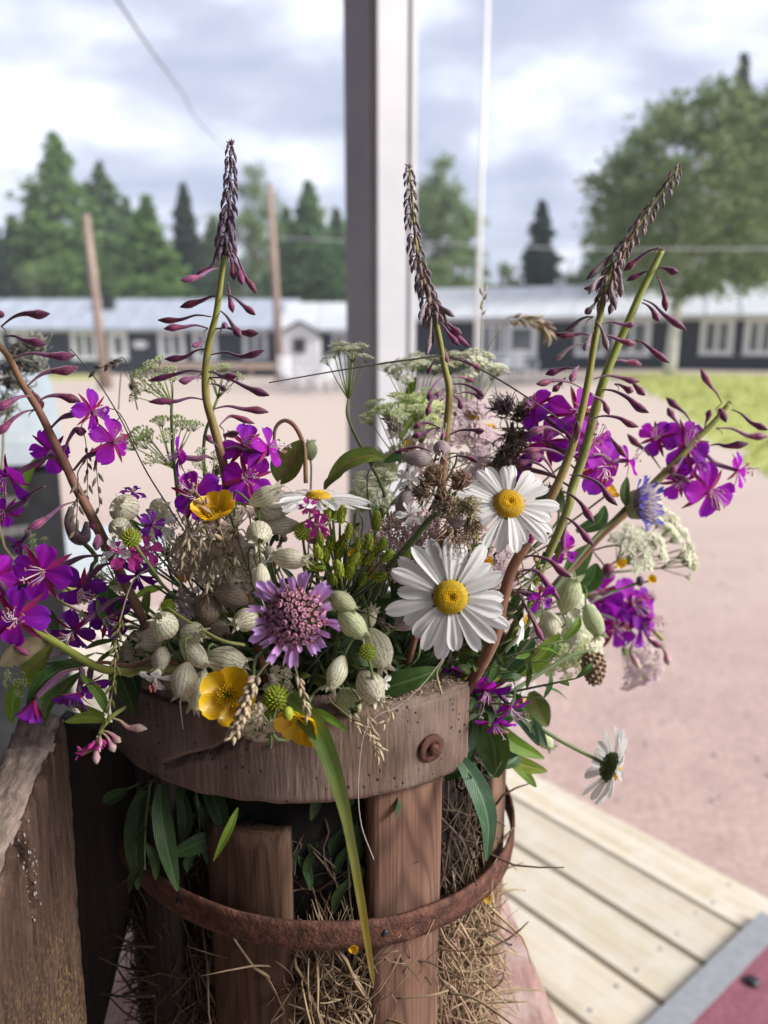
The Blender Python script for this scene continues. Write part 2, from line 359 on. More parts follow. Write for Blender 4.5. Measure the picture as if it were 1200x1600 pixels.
M['yarrow_c'] = m_plain('yarrow floret centre', (0.45, 0.36, 0.28), (0.62, 0.52, 0.42), 900, 0.8)
M['thistle'] = m_plain('dry thistle down', (0.30, 0.20, 0.13), (0.52, 0.38, 0.28), 400, 0.8, 0.2, hv=(0.02, 0.4))
M['thistle_g'] = m_plain('pale green thistle bracts', (0.16, 0.19, 0.10), (0.34, 0.36, 0.22), 500, 0.7)
M['spikelet'] = m_plain('dry grass spikelet', (0.36, 0.28, 0.18), (0.60, 0.50, 0.36), 500, 0.7, 0.2, hv=(0.02, 0.35))
M['spikelet_d'] = m_plain('dark grass spikelet', (0.13, 0.11, 0.08), (0.24, 0.20, 0.14), 500, 0.7, 0.1, hv=(0.02, 0.35))
M['fluff'] = m_plain('grey seed fluff', (0.30, 0.30, 0.26), (0.48, 0.47, 0.42), 300, 0.9, 0.3)
M['leaf'] = m_leaf('green leaf', (0.035, 0.085, 0.02), (0.08, 0.16, 0.035), (0.15, 0.22, 0.08))
M['leaf_bright'] = m_leaf('bright leaf', (0.13, 0.24, 0.02), (0.22, 0.34, 0.04), (0.3, 0.4, 0.1), trans=0.45)
M['leaf_blue'] = m_leaf('blue green leaf', (0.05, 0.12, 0.06), (0.10, 0.19, 0.10), (0.2, 0.3, 0.16))
M['leaf_olive'] = m_leaf('olive leaf', (0.08, 0.11, 0.02), (0.15, 0.19, 0.03), (0.2, 0.12, 0.05))
M['leaf_dry'] = m_leaf('dry leaf', (0.20, 0.15, 0.09), (0.33, 0.26, 0.16), (0.3, 0.22, 0.14), trans=0.25, rough=0.8)
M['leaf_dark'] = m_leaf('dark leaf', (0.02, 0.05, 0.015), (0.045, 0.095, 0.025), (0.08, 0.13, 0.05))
def m_blade():
    m, t = newmat('grass blade'); g = NG(t); uv = g.co('UV'); sp = g.n('ShaderNodeSeparateXYZ', {0: uv})
    c = g.ramp(g.math('ADD', sp.outputs[0], g.math('MULTIPLY_ADD', g.noise(1, 3, g.map(uv, (4, 3, 1))), 0.2, -0.1)),
               [(0.0, (0.09, 0.17, 0.04)), (0.35, (0.17, 0.26, 0.06)), (0.55, (0.34, 0.36, 0.10)), (0.75, (0.50, 0.38, 0.06)), (1.0, (0.50, 0.36, 0.16))])
    st = g.noise(1.0, 3, g.map(uv, (2, 26, 1))); c = g.mix(1.0, c, g.ramp(st, [(0.3, (0.62, 0.66, 0.6)), (0.65, (1.1, 1.1, 1.1))]), 'MULTIPLY')
    g.out(c, 0.45, 0.35, None, g.bump(st, 0.6, 0.0005), 0.35); return m
M['blade'] = m_blade()
def m_wood(name, c1, c2, c3, axis='Z', fine=260, ring=None, rough=0.8, dirt=0.0, dirtc=(0.03, 0.025, 0.02), seed=0.0, bump=0.5, spots=0.0, perobj=True, along=8, weather=None, gmin=0.5):
    m, t = newmat(name); g = NG(t); oc = g.co('Object')
    rr = g.rand()
    off = g.n('ShaderNodeCombineXYZ', {0: g.math('MULTIPLY', rr, 9.0 if perobj else 0.0), 1: g.math('MULTIPLY', rr, 5.0 if perobj else 0.0), 2: seed}).outputs[0]
    oc2 = g.n('ShaderNodeVectorMath', {0: oc, 1: off}, operation='ADD').outputs[0]
    sc = {'X': (along, fine, fine), 'Y': (fine, along, fine), 'Z': (fine, fine, along)}[axis]
    big = {'X': (along * 0.35, 28, 28), 'Y': (28, along * 0.35, 28), 'Z': (28, 28, along * 0.35)}[axis]
    gr = g.noise(1.0, 5, g.map(oc2, sc), 0.65); bg = g.noise(1.0, 4, g.map(oc2, big), 0.6)
    c = g.ramp(bg, [(0.25, c1), (0.5, c2), (0.78, c3)])
    c = g.mix(1.0, c, g.ramp(gr, [(0.28, (gmin, gmin * .97, gmin * .94)), (0.6, (1.1, 1.1, 1.1))]), 'MULTIPLY')
    h = gr
    if ring:
        rsc = {'X': (ring * 0.22, ring, ring), 'Y': (ring, ring * 0.22, ring), 'Z': (ring, ring, ring * 0.10)}[axis]
        rn = g.noise(1.0, 1, g.map(oc2, rsc), 0.4)
        sw = g.math('ABSOLUTE', g.math('SUBTRACT', g.math('FRACT', g.math('MULTIPLY', rn, 13.0)), 0.5))
        c = g.mix(g.math('MULTIPLY', g.ramp(sw, [(0.05, (1, 1, 1)), (0.30, (0, 0, 0))]), 0.5), c, tuple(q * 0.30 for q in c1))
    if weather:
        wn = g.noise(22, 6, oc2, 0.65); c = g.mix(g.math('MULTIPLY', g.ramp(wn, [(0.45, (0, 0, 0)), (0.66, (1, 1, 1))]), 0.7), c, weather)
    if dirt > 0:
        dn = g.noise(16, 6, oc2, 0.7); c = g.mix(g.math('MULTIPLY', g.ramp(dn, [(0.46, (0, 0, 0)), (0.7, (1, 1, 1))]), dirt), c, dirtc)
    if spots > 0:
        vo = g.n('ShaderNodeTexVoronoi', {'Vector': oc2, 'Scale': 240.0}).outputs['Distance']
        sp_ = g.math('MULTIPLY', g.ramp(vo, [(0.16, (1, 1, 1)), (0.26, (0, 0, 0))]), g.ramp(g.noise(60, 3, oc2), [(0.5, (0, 0, 0)), (0.6, (1, 1, 1))]))
        c = g.mix(g.math('MULTIPLY', sp_, spots), c, (0.02, 0.015, 0.012)); h = g.math('SUBTRACT', h, sp_)
    c = hsv(g, c, 0.006, 0.18)
    g.out(c, rough, 0, None, g.bump(h, bump, 0.0012), 0.25); return m
M['rim'] = m_wood('weathered rim wood', (0.10, 0.064, 0.048), (0.17, 0.112, 0.086), (0.25, 0.175, 0.14), 'Z', 420, None, 0.85, 0.75, (0.06, 0.04, 0.032), spots=0.85, along=34, bump=0.5, weather=(0.22, 0.165, 0.14))
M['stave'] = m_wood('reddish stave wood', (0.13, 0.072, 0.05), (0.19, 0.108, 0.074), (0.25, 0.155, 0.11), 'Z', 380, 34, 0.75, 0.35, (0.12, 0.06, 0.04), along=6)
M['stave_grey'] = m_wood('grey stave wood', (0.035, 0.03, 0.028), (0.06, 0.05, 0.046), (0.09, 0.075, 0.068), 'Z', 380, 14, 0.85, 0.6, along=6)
M['stave_ring'] = m_wood('figured stave wood', (0.07, 0.037, 0.024), (0.105, 0.058, 0.037), (0.145, 0.085, 0.056), 'Z', 300, 48, 0.75, 0.3, (0.08, 0.04, 0.03), along=8)
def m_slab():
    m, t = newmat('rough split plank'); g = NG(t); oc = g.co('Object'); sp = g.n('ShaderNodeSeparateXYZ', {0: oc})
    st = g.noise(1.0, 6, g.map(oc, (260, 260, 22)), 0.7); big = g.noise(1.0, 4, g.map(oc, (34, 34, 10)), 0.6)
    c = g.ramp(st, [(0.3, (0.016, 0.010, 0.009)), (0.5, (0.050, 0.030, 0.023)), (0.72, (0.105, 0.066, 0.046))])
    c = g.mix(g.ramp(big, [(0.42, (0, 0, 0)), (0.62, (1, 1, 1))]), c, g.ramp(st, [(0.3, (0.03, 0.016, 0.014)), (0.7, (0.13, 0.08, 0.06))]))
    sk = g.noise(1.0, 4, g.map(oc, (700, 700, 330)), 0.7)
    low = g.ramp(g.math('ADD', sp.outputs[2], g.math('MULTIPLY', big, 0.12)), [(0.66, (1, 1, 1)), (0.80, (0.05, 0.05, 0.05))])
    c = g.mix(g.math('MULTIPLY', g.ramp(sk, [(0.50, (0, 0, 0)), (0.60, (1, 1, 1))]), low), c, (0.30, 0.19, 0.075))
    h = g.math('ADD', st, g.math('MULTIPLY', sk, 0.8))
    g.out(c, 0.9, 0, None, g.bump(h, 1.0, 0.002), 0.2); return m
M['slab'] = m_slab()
M['slab_top'] = m_wood('weathered end grain', (0.17, 0.125, 0.10), (0.29, 0.23, 0.19), (0.42, 0.35, 0.30), 'Y', 300, None, 0.9, 0.5, (0.05, 0.035, 0.03), along=40, bump=1.0)
M['deck'] = m_wood('pale deck board', (0.44, 0.37, 0.27), (0.51, 0.455, 0.36), (0.555, 0.515, 0.45), 'X', 90, None, 0.8, 0.25, (0.46, 0.42, 0.33), along=2.2, bump=0.15, weather=(0.58, 0.55, 0.50), gmin=.86)
M['bench'] = m_wood('worn pink bench paint', (0.36, 0.20, 0.18), (0.44, 0.27, 0.24), (0.52, 0.36, 0.32), 'Y', 150, None, 0.75, 0.55, (0.20, 0.13, 0.13), along=30, bump=0.5, weather=(0.55, 0.46, 0.42))
M['pole'] = m_wood('bare brown pole', (0.25, 0.175, 0.145), (0.33, 0.24, 0.20), (0.40, 0.30, 0.26), 'Z', 20, None, 0.85, 0.3, along=0.6)
M['terrace'] = m_wood('terrace wood', (0.42, 0.30, 0.22), (0.52, 0.40, 0.32), (0.6, 0.5, 0.4), 'X', 20, None, 0.85, along=1)
def m_rust():
    m, t = newmat('rust'); g = NG(t); oc = g.co('Object')
    a = g.noise(130, 6, oc, 0.65); b = g.noise(32, 5, oc, 0.6)
    c = g.ramp(a, [(0.28, (0.028, 0.016, 0.014)), (0.45, (0.075, 0.032, 0.023)), (0.6, (0.13, 0.055, 0.038)), (0.75, (0.20, 0.10, 0.07))])
    c = g.mix(g.math('MULTIPLY', g.ramp(b, [(0.5, (0, 0, 0)), (0.65, (1, 1, 1))]), 0.6), c, (0.06, 0.032, 0.028))
    g.out(c, 0.8, 0, None, g.bump(g.math('ADD', a, g.noise(500, 3, oc)), 0.8, 0.0012), 0.3, 0.15); return m
M['rust'] = m_rust()
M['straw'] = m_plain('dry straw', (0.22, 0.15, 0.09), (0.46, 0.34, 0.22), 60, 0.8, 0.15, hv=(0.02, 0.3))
M['straw_shaded'] = m_plain('dark straw', (0.045, 0.03, 0.02), (0.13, 0.09, 0.06), 60, 0.85, 0.1)  # darker copy of the straw, with shade put into its colour
M['shade_toned'] = m_wood('black brown stained wood', (0.012, 0.009, 0.008), (0.022, 0.015, 0.012), (0.04, 0.028, 0.02), 'Z', 300, None, 0.85, 0.2, along=12, bump=0.6)  # near-black: shade left of the basket is put into the wood colour
M['soil'] = m_plain('dark soil', (0.004, 0.0035, 0.003), (0.016, 0.013, 0.010), 60, 0.95)
M['hair'] = m_plain('pale plant hair', (0.5, 0.45, 0.4), (0.66, 0.6, 0.54), 300, 0.5, 0.2)
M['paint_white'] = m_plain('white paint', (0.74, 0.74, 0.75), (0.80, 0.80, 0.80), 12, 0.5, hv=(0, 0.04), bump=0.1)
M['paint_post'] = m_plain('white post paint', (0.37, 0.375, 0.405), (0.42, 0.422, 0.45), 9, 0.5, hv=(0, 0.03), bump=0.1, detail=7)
M['grey_lilac'] = m_plain('darker grey lilac', (0.22, 0.205, 0.235), (0.27, 0.245, 0.275), 9, 0.55, hv=(0, 0.03), bump=0.1, detail=7)
M['bench_edge'] = m_plain('cream painted edge', (0.62, 0.55, 0.46), (0.72, 0.65, 0.56), 80, 0.6)
M['mat_red'] = m_plain('wine red mat', (0.17, 0.055, 0.085), (0.25, 0.095, 0.13), 120, 0.85, bump=0.6, detail=8, hv=(0, 0))
M['mat_grey'] = m_plain('grey mat edge', (0.24, 0.26, 0.28), (0.31, 0.33, 0.35), 60, 0.6)
M['navy'] = m_plain('black blue timber wall', (0.016, 0.02, 0.032), (0.03, 0.034, 0.05), 4, 0.7)
M['glass'] = m_plain('window pane', (0.05, 0.06, 0.065), (0.16, 0.18, 0.18), 1.5, 0.12, spec=0.6)
M['roof_grey'] = m_plain('grey sheet roof', (0.26, 0.29, 0.345), (0.36, 0.39, 0.45), 2.2, 0.5, hv=(0, 0.05), spec=0.5)
M['roof_white'] = m_plain('white sheet roof', (0.46, 0.48, 0.50), (0.56, 0.57, 0.59), 1.2, 0.5, hv=(0, 0.05))
M['dark'] = m_plain('black enamel', (0.012, 0.013, 0.016), (0.03, 0.032, 0.036), 20, 0.4)
M['lid'] = m_plain('blue grey lid metal', (0.36, 0.41, 0.47), (0.46, 0.51, 0.57), 30, 0.4, metal=0.2)
M['metal'] = m_plain('grey metal', (0.2, 0.2, 0.21), (0.35, 0.35, 0.36), 60, 0.4, metal=0.8)
M['steel_pale'] = m_plain('pale blue grey metal', (0.5, 0.55, 0.6), (0.6, 0.64, 0.68), 30, 0.4)
M['bark'] = m_plain('grey bark', (0.12, 0.10, 0.08), (0.3, 0.27, 0.24), 4, 0.9)
M['bark_white'] = m_plain('birch bark', (0.45, 0.43, 0.40), (0.66, 0.64, 0.6), 5, 0.85)
def m_foliage(name, a, b, c):
    m, t = newmat(name); g = NG(t); oc = g.co('Object')
    col = g.ramp(g.noise(0.55, 5, oc, 0.7), [(0.32, a), (0.5, b), (0.68, c)]); col = hsv(g, col, 0.01, 0.15)
    g.out(col, 0.7, 0.45, None, None, 0.2); return m
M['spruce'] = m_foliage('spruce needles', (0.07, 0.125, 0.055), (0.105, 0.18, 0.075), (0.15, 0.24, 0.095))
M['spruce_dark'] = m_foliage('dark spruce needles', (0.032, 0.058, 0.042), (0.055, 0.09, 0.06), (0.08, 0.12, 0.075))
M['spruce_light'] = m_foliage('light conifer needles', (0.10, 0.18, 0.055), (0.15, 0.25, 0.075), (0.21, 0.32, 0.10))
M['birch'] = m_foliage('birch leaves', (0.14, 0.20, 0.085), (0.19, 0.26, 0.12), (0.25, 0.33, 0.15))
def m_ground():
    m, t = newmat('pink gravel yard'); g = NG(t); oc = g.co('Object')
    a = g.noise(45, 6, oc, 0.7); b = g.noise(0.5, 5, oc, 0.6); d = g.noise(5, 6, oc, 0.7)
    c = g.ramp(b, [(0.3, (0.40, 0.295, 0.272)), (0.55, (0.435, 0.325, 0.298)), (0.75, (0.465, 0.365, 0.33))])
    c = g.mix(1.0, c, g.ramp(a, [(0.3, (0.72, 0.70, 0.70)), (0.65, (1.1, 1.1, 1.1))]), 'MULTIPLY')
    c = g.mix(1.0, c, g.ramp(d, [(0.3, (0.86, 0.84, 0.84)), (0.7, (1.08, 1.07, 1.05))]), 'MULTIPLY')
    # farther off, the yard turns to pale beige sand
    sp = g.n('ShaderNodeSeparateXYZ', {0: oc})
    far = g.ramp(g.math('MULTIPLY', g.math('ADD', sp.outputs[1], g.math('MULTIPLY', b, 3.0)), 0.05), [(0.2, (0, 0, 0)), (0.55, (1, 1, 1))])
    c = g.mix(far, c, (0.455, 0.375, 0.325))
    g.out(c, 0.95, 0, None, g.bump(a, 0.5, 0.01), 0.1); return m
M['gravel'] = m_ground()
M['lawn'] = m_plain('lawn', (0.26, 0.30, 0.06), (0.42, 0.42, 0.13), 3.0, 0.95, hv=(0, 0), detail=8)

# ================================================================== ground, yard, buildings, trees
def gz(x_, y_):
    t = min(max(y_ / 28.0, 0), 1); u = min(max((x_ + 2) / 12.0, 0), 1); u = u * u * (3 - 2 * u)
    return -0.40 + t * (-0.16 * (1 - u) + 0.34 * u)
def sheet(name, m, x0, x1, y0, y1, nx, ny, dz=0.0, xs=None, ys=None):
    xs = xs or [x0 + (x1 - x0) * i / nx for i in range(nx + 1)]; ys = ys or [y0 + (y1 - y0) * j / ny for j in range(ny + 1)]
    v = [(a, b, gz(a, b) + dz) for b in ys for a in xs]; k = len(xs)
    f = [(j * k + i, j * k + i + 1, (j + 1) * k + i + 1, (j + 1) * k + i) for j in range(len(ys) - 1) for i in range(k - 1)]
    return struct(obj(name, mesh(name, v, f), m))
sheet('ground', M['gravel'], 0, 0, 0, 0, 0, 0, 0, [-300, -200, -80] + list(range(-40, 41, 2)) + [80, 200, 300], [-300, -80, -20] + list(range(-8, 61, 2)) + [100, 200, 300])
# lawns: one uneven-edged sheet each, with blades standing on it
def lawn(label, pts, nb):
    c = Vector((sum(p[0] for p in pts) / len(pts), sum(p[1] for p in pts) / len(pts)))
    out = []
    for i in range(len(pts)):
        a = Vector(pts[i]); b = Vector(pts[(i + 1) % len(pts)])
        for k in range(8): q = a.lerp(b, k / 8); out.append(q + Vector((mnoise.noise((q.x, q.y, 1)), mnoise.noise((q.x, q.y, 5)))) * 0.35)
    mb = MB(); n = len(out); v = [(c.x, c.y, gz(c.x, c.y) + 0.02)]; f = []
    for r_ in range(1, 9):
        for p in out: q = c.lerp(p, r_ / 8); v.append((q.x, q.y, gz(q.x, q.y) + (0.02 if r_ < 8 else 0.004)))
    for j in range(n): f.append((0, 1 + j, 1 + (j + 1) % n))
    for r_ in range(7):
        for j in range(n): a = 1 + r_ * n; f.append((a + j, a + n + j, a + n + (j + 1) % n, a + (j + 1) % n))
    mb.add(v, f)
    for _ in range(nb):
        p = out[random.randrange(n)].lerp(c, 1 - math.sqrt(random.random())); q = random.random() * 6.28; h = rnd(0.03, 0.08); z = gz(p.x, p.y) + 0.018; s = 0.02
        mb.add([(p.x - s * math.cos(q), p.y - s * math.sin(q), z), (p.x + s * math.cos(q), p.y + s * math.sin(q), z), (p.x + rnd(-.03, .03), p.y + rnd(-.03, .03), z + h)], [(0, 1, 2)])
    o = obj('lawn', mb, M['lawn']); struct(o)
lawn('', [(7.2, 26.5), (13, 24.5), (19, 23), (19, 6.5), (9.5, 6.4), (3.9, 7.9), (4.4, 10.3), (5.7, 15.6), (6.6, 21)], 6000)
lawn('', [(-5.2, 3.6), (-1.75, 3.4), (-1.55, 4.4), (-1.9, 5.6), (-5.4, 6.4)], 2500)
lawn('', [(-26, 34.5), (-12, 34.7), (-11, 31.5), (-17, 29), (-26, 28)], 1500)

def building(label, A, B, zb, ze, zr, depth, wins, roofm, overhang=0.35, chim=None, cat='building', eave=0.12, extra=None):
    A = Vector((A[0], A[1], 0)); B = Vector((B[0], B[1], 0)); d = (B - A); L = d.length; d.normalize(); nb = Vector((-d.y, d.x, 0))
    MM = Matrix((( d.x, nb.x, 0, A.x), (d.y, nb.y, 0, A.y), (0, 0, 1, 0), (0, 0, 0, 1)))   # local x along the front, y into the house
    r = thing('timber_building', label, cat, (A.x, A.y, zb))
    mb = MB(); h2 = depth / 2
    v = [(0, 0, zb - 1), (L, 0, zb - 1), (L, depth, zb - 1), (0, depth, zb - 1), (0, 0, ze), (L, 0, ze), (L, depth, ze), (0, depth, ze), (0, h2, zr - 0.1), (L, h2, zr - 0.1)]
    mb.addm(v, [(0, 1, 5, 4), (2, 3, 7, 6), (1, 2, 6, 9, 5), (3, 0, 4, 8, 7)], MM); obj('wall', mb.mesh('wall', False), M['navy'], r)
    mb = MB(); o = overhang; sl = (zr - ze) / h2; t = eave
    for sgn in (0, 1):
        y0 = -o if sgn == 0 else depth + o; z0 = ze - sl * o
        q = [(-o, y0, z0), (L + o, y0, z0), (L + o, h2, zr), (-o, h2, zr)]
        mb.addm([*q, *[(a, b, c + t) for a, b, c in q]], [(0, 1, 2, 3), (4, 7, 6, 5), (0, 4, 5, 1), (1, 5, 6, 2), (2, 6, 7, 3), (3, 7, 4, 0)], MM)
    rf = obj('roof', mb.mesh('roof', False), roofm, r)
    n = int(L / 1.1); mb = MB()
    for i in range(1, n):
        xx = L * i / n; mb.addm([(xx - .02, -o, ze - sl * o + t), (xx + .02, -o, ze - sl * o + t), (xx + .02, h2, zr + t), (xx - .02, h2, zr + t), (xx, -o, ze - sl * o + t + .05), (xx, h2, zr + t + .05)], [(0, 1, 4), (0, 4, 5, 3), (1, 2, 5, 4)], MM)
    obj('seam', mb.mesh('seam', False), roofm, rf, kind='stuff')
    mb = MB(); mb.box((L / 2, -0.03, ze - sl * 0.1 - 0.09), (L, 0.05, 0.10), MM); obj('eave_board', mb.mesh('eave_board', False), M['paint_white'], r)
    for (x0, x1, z0, z1, kind) in wins:
        w_ = x1 - x0; h = z1 - z0; b = 0.11 if kind != 'one' else 0.20; mb = MB()
        mb.box(((x0 + x1) / 2, -0.03, z0 + b / 2), (w_, 0.08, b), MM); mb.box(((x0 + x1) / 2, -0.03, z1 - b / 2), (w_, 0.08, b), MM)
        for xx in ([x0 + b / 2, x1 - b / 2] + ([(x0 + x1) / 2] if kind != 'one' else [])):
            mb.box((xx, -0.03, (z0 + z1) / 2), ((b if xx != (x0 + x1) / 2 else 0.12), 0.078, h - 2 * b), MM)
        wn = obj('window', mb.mesh('window', False), M['paint_white'], r)
        cells = [(x0 + b, x1 - b)] if kind == 'one' else [(x0 + b, (x0 + x1) / 2 - .06), ((x0 + x1) / 2 + .06, x1 - b)]
        for c0, c1 in cells:
            mb = MB(); mb.box(((c0 + c1) / 2, -0.012, (z0 + z1) / 2), (c1 - c0, 0.02, h - 2 * b), MM); obj('pane', mb.mesh('pane', False), M['glass'], wn)
            if kind == 'curtain':
                mb = MB(); cw = (c1 - c0) * 0.2
                for s0 in ((c0 + cw / 2) if c0 < (x0 + x1) / 2 - .2 else (c1 - cw / 2),): mb.box((s0, -0.03, (z0 + z1) / 2), (cw, 0.012, h - 2 * b), MM)
                obj('curtain', mb.mesh('curtain', False), M['paint_white'], wn)
        mb = MB(); mb.box(((x0 + x1) / 2, -0.05, z0 - 0.025), (w_ + 0.1, 0.12, 0.045), MM); obj('sill', mb.mesh('sill', False), M['paint_white'], wn)
    for (xx, yy, hh) in (chim or []):
        mb = MB(); zz = ze + sl * yy; mb.box((xx, yy, zz + hh / 2 - .1), (0.5, 0.5, hh + .3), MM); mb.box((xx, yy, zz + hh + .08), (0.6, 0.6, 0.07), MM)
        obj('chimney', mb.mesh('chimney', False), M['dark'], rf)
    return r, MM
def X(px, y_): return (px - 600) / F * (y_ * 0.977 + 0.2)
A = (X(-260, 36), 36.0)
wl = [(X(px - w2, 36) - A[0], X(px + w2, 36) - A[0], 0.12, 1.30, k) for px, w2, k in [(-110, 23, 'two'), (-60, 23, 'two'), (-14, 20, 'curtain'), (42, 21, 'curtain'), (134, 20, 'curtain'), (187, 14, 'one'), (270, 20, 'curtain'), (322, 18, 'curtain'), (400, 19, 'curtain')]]
r, MM = building('long black timber barrack with a pale grey metal roof, far left across the yard', A, (X(446, 36), 36), -0.56, 1.47, 2.75, 7, wl, M['roof_grey'], chim=[(X(150, 36) - A[0], 2.2, 0.5)])
mb = MB(); cx = X(221, 36) - A[0]
vv = [(cx + 0.34 * math.cos(q * .5236), -0.05, 0.74 + 0.17 * math.sin(q * .5236)) for q in range(12)]; mb.addm(vv + [(a, 0, c) for a, b, c in vv], [tuple(range(12))] + [(i, (i + 1) % 12, 12 + (i + 1) % 12, 12 + i) for i in range(12)], MM)
tag(obj('oval_sign', mb.mesh('oval_sign', False), M['paint_white']), 'small white oval sign between the windows of the left black barrack', 'sign')
A = (X(448, 35), 35.0)
r, MM = building('black timber barrack section with a brighter white roof, left of the white post', A, (X(600, 35), 35), -0.5, 1.40, 2.55, 7, [(X(520, 35) - A[0], X(556, 35) - A[0], 0.1, 1.2, 'two')], M['roof_white'])
# white entrance porch of the left barrack
r = thing('entrance_porch', 'small white gabled entrance porch with a dark window, at the end of the left barrack', 'porch', (X(466, 33), 33, gz(-3, 33)))
xc = X(468, 33.2); hw = 0.78; zb = gz(xc, 33); mb = MB(); y0, y1 = 33.2, 35.0
v = [(xc - hw, y0, zb), (xc + hw, y0, zb), (xc + hw, y1, zb), (xc - hw, y1, zb), (xc - hw, y0, 1.2), (xc + hw, y0, 1.2), (xc + hw, y1, 1.2), (xc - hw, y1, 1.2), (xc, y0, 1.62), (xc, y1, 1.62)]
mb.add(v, [(0, 1, 5, 8, 4), (1, 2, 6, 5), (3, 0, 4, 7)]); obj('wall', mb.mesh('wall', False), M['paint_white'], r)
mb = MB()
for s in (-1, 1):
    q = [(xc + s * 1.0, y0 - .2, 1.10), (xc, y0 - .2, 1.66), (xc, y1, 1.66), (xc + s * 1.0, y1, 1.10)]; mb.add(q + [(a, b, c + .07) for a, b, c in q], [(0, 1, 2, 3), (4, 7, 6, 5), (0, 4, 5, 1), (1, 5, 6, 2), (2, 6, 7, 3), (3, 7, 4, 0)])
obj('roof', mb.mesh('roof', False), M['dark'], r)
mb = MB(); mb.box((xc, y0 - .02, 0.72), (0.55, .04, 0.62)); wn = obj('window', mb.mesh('window', False), M['grey_lilac'], r)
mb = MB(); mb.box((xc, y0 - .05, 0.72), (0.42, .02, 0.5)); obj('pane', mb.mesh('pane', False), M['dark'], wn)
# terrace
r = thing('terrace', 'low brown timber terrace along the front of the left barrack', 'terrace', (X(360, 33.5), 33.5, -0.5))
x0, x1 = X(232, 33.5), X(436, 33.5)
for k in range(8):
    mb = MB(); mb.box(((x0 + x1) / 2, 33.3 + k * .22, -0.06 + (k % 3) * .004), (x1 - x0, .2, .06)); obj('board', mb.mesh('board', False), M['terrace'], r)
for k in range(6):
    mb = MB(); mb.box((x0 + .1 + (x1 - x0 - .2) * k / 5, 33.35, -0.34), (.12, .12, .5)); obj('leg', mb.mesh('leg', False), M['terrace'], r)
mb = MB(); mb.box(((x0 + x1) / 2, 33.17, -0.11), (x1 - x0, .04, .22)); obj('fascia', mb.mesh('fascia', False), M['terrace'], r)
A = (X(628, 32.0), 32.2); B = (16.4, 26.1); dd = (Vector(B) - Vector(A)); Ld = dd.length
def along(px):       # how far along the right barrack's front a sight line meets it
    t = (px - 600) / F; ax, ay = A; ux, uy = dd.x / Ld, dd.y / Ld
    return (t * (ay * .977 + .2) - ax) / (ux - t * uy * .977)
wr = [(along(px - w2), along(px + w2), z0, z1, k) for px, w2, z0, z1, k in [(768, 18, .36, 1.56, 'two'), (814, 24, .36, 1.58, 'one'), (921, 23, .42, 1.62, 'two'), (985, 29, .42, 1.64, 'curtain'), (1116, 26, .48, 1.64, 'curtain'), (1183, 25, .48, 1.66, 'curtain'), (1250, 30, .46, 1.68, 'curtain')]]
building('long black timber barrack with a white metal roof, right across the yard', A, B, -0.4, 1.80, 3.0, 7.5, wr, M['roof_white'])

# ---- trees
def leafquads(cs, size, updown=0.5):
    n = len(cs); cs = np.asarray(cs); a = np.random.normal(size=(n, 3)); a[:, 2] *= updown; a /= np.linalg.norm(a, axis=1)[:, None]
    b = np.random.normal(size=(n, 3)); b -= a * (a * b).sum(1)[:, None]; b /= np.linalg.norm(b, axis=1)[:, None]
    s = size * np.random.uniform(0.55, 1.3, (n, 1)); v = np.stack([cs - a * s, cs + b * s * .55, cs + a * s, cs - b * s * .55], 1).reshape(-1, 3)
    return v
def crown(name, cs, size, m, parent):
    v = leafquads(cs, size); n = len(v) // 4; me = bpy.data.meshes.new(name)
    me.vertices.add(len(v)); me.vertices.foreach_set('co', v.ravel()); me.loops.add(n * 4); me.loops.foreach_set('vertex_index', np.arange(n * 4, dtype=np.int32))
    me.polygons.add(n); me.polygons.foreach_set('loop_start', np.arange(0, n * 4, 4, dtype=np.int32)); me.update(calc_edges=True); me.validate()
    return obj(name, me, m, parent)
def conifer(px, top, D, hw, m, label, n=3000, low=0.12):
    x_ = X(px, D); zt = 1 + (529 - top) / 1290 * D; zb = gz(x_, D); h = zt - zb; Rr = hw * 1.7 * D / 1290; n = int(n * 2.6)
    r = thing('spruce_tree', label, 'tree', (x_, D, zb), 'conifers behind the barracks')
    v, f, uv = tubev([(x_, D, zb), (x_ + .05, D, zb + h * .5), (x_, D, zt)], [0.16, 0.1, 0.02], 7); obj('trunk', mesh('trunk', v, f, uv), M['bark'], r)
    cs = []; ph = rnd(0, 6); nb = int(h * 7)
    per = max(6, n // nb)
    for i in range(nb):
        t = (i / nb) ** 0.9; rr = Rr * (1 - t ** 1.25) ** 0.9 * (rnd(0.6, 1.25) + .25 * mnoise.noise((i * .13, px, 0))) + 0.05; q = i * 2.4 + ph + rnd(-.4, .4); zz = zb + h * (low + (1 - low) * t)
        k = max(4, int(per * (0.35 + 1.3 * (1 - t)))); s = np.random.uniform(0.05, 1, k) ** 0.75
        sp_ = np.random.normal(0, 0.24, k) * rr * (0.4 + s) + 0.02
        cs.append(np.stack([x_ + np.cos(q) * s * rr - np.sin(q) * sp_, D + np.sin(q) * s * rr + np.cos(q) * sp_, zz - s * rr * 0.28 + np.random.normal(0, 0.09, k)], 1))
    cs.append(np.stack([x_ + np.random.normal(0, .06, 60), D + np.random.normal(0, .06, 60), np.random.uniform(zt - 1.0, zt, 60)], 1))
    crown('crown', np.concatenate(cs), 0.25, m, r)
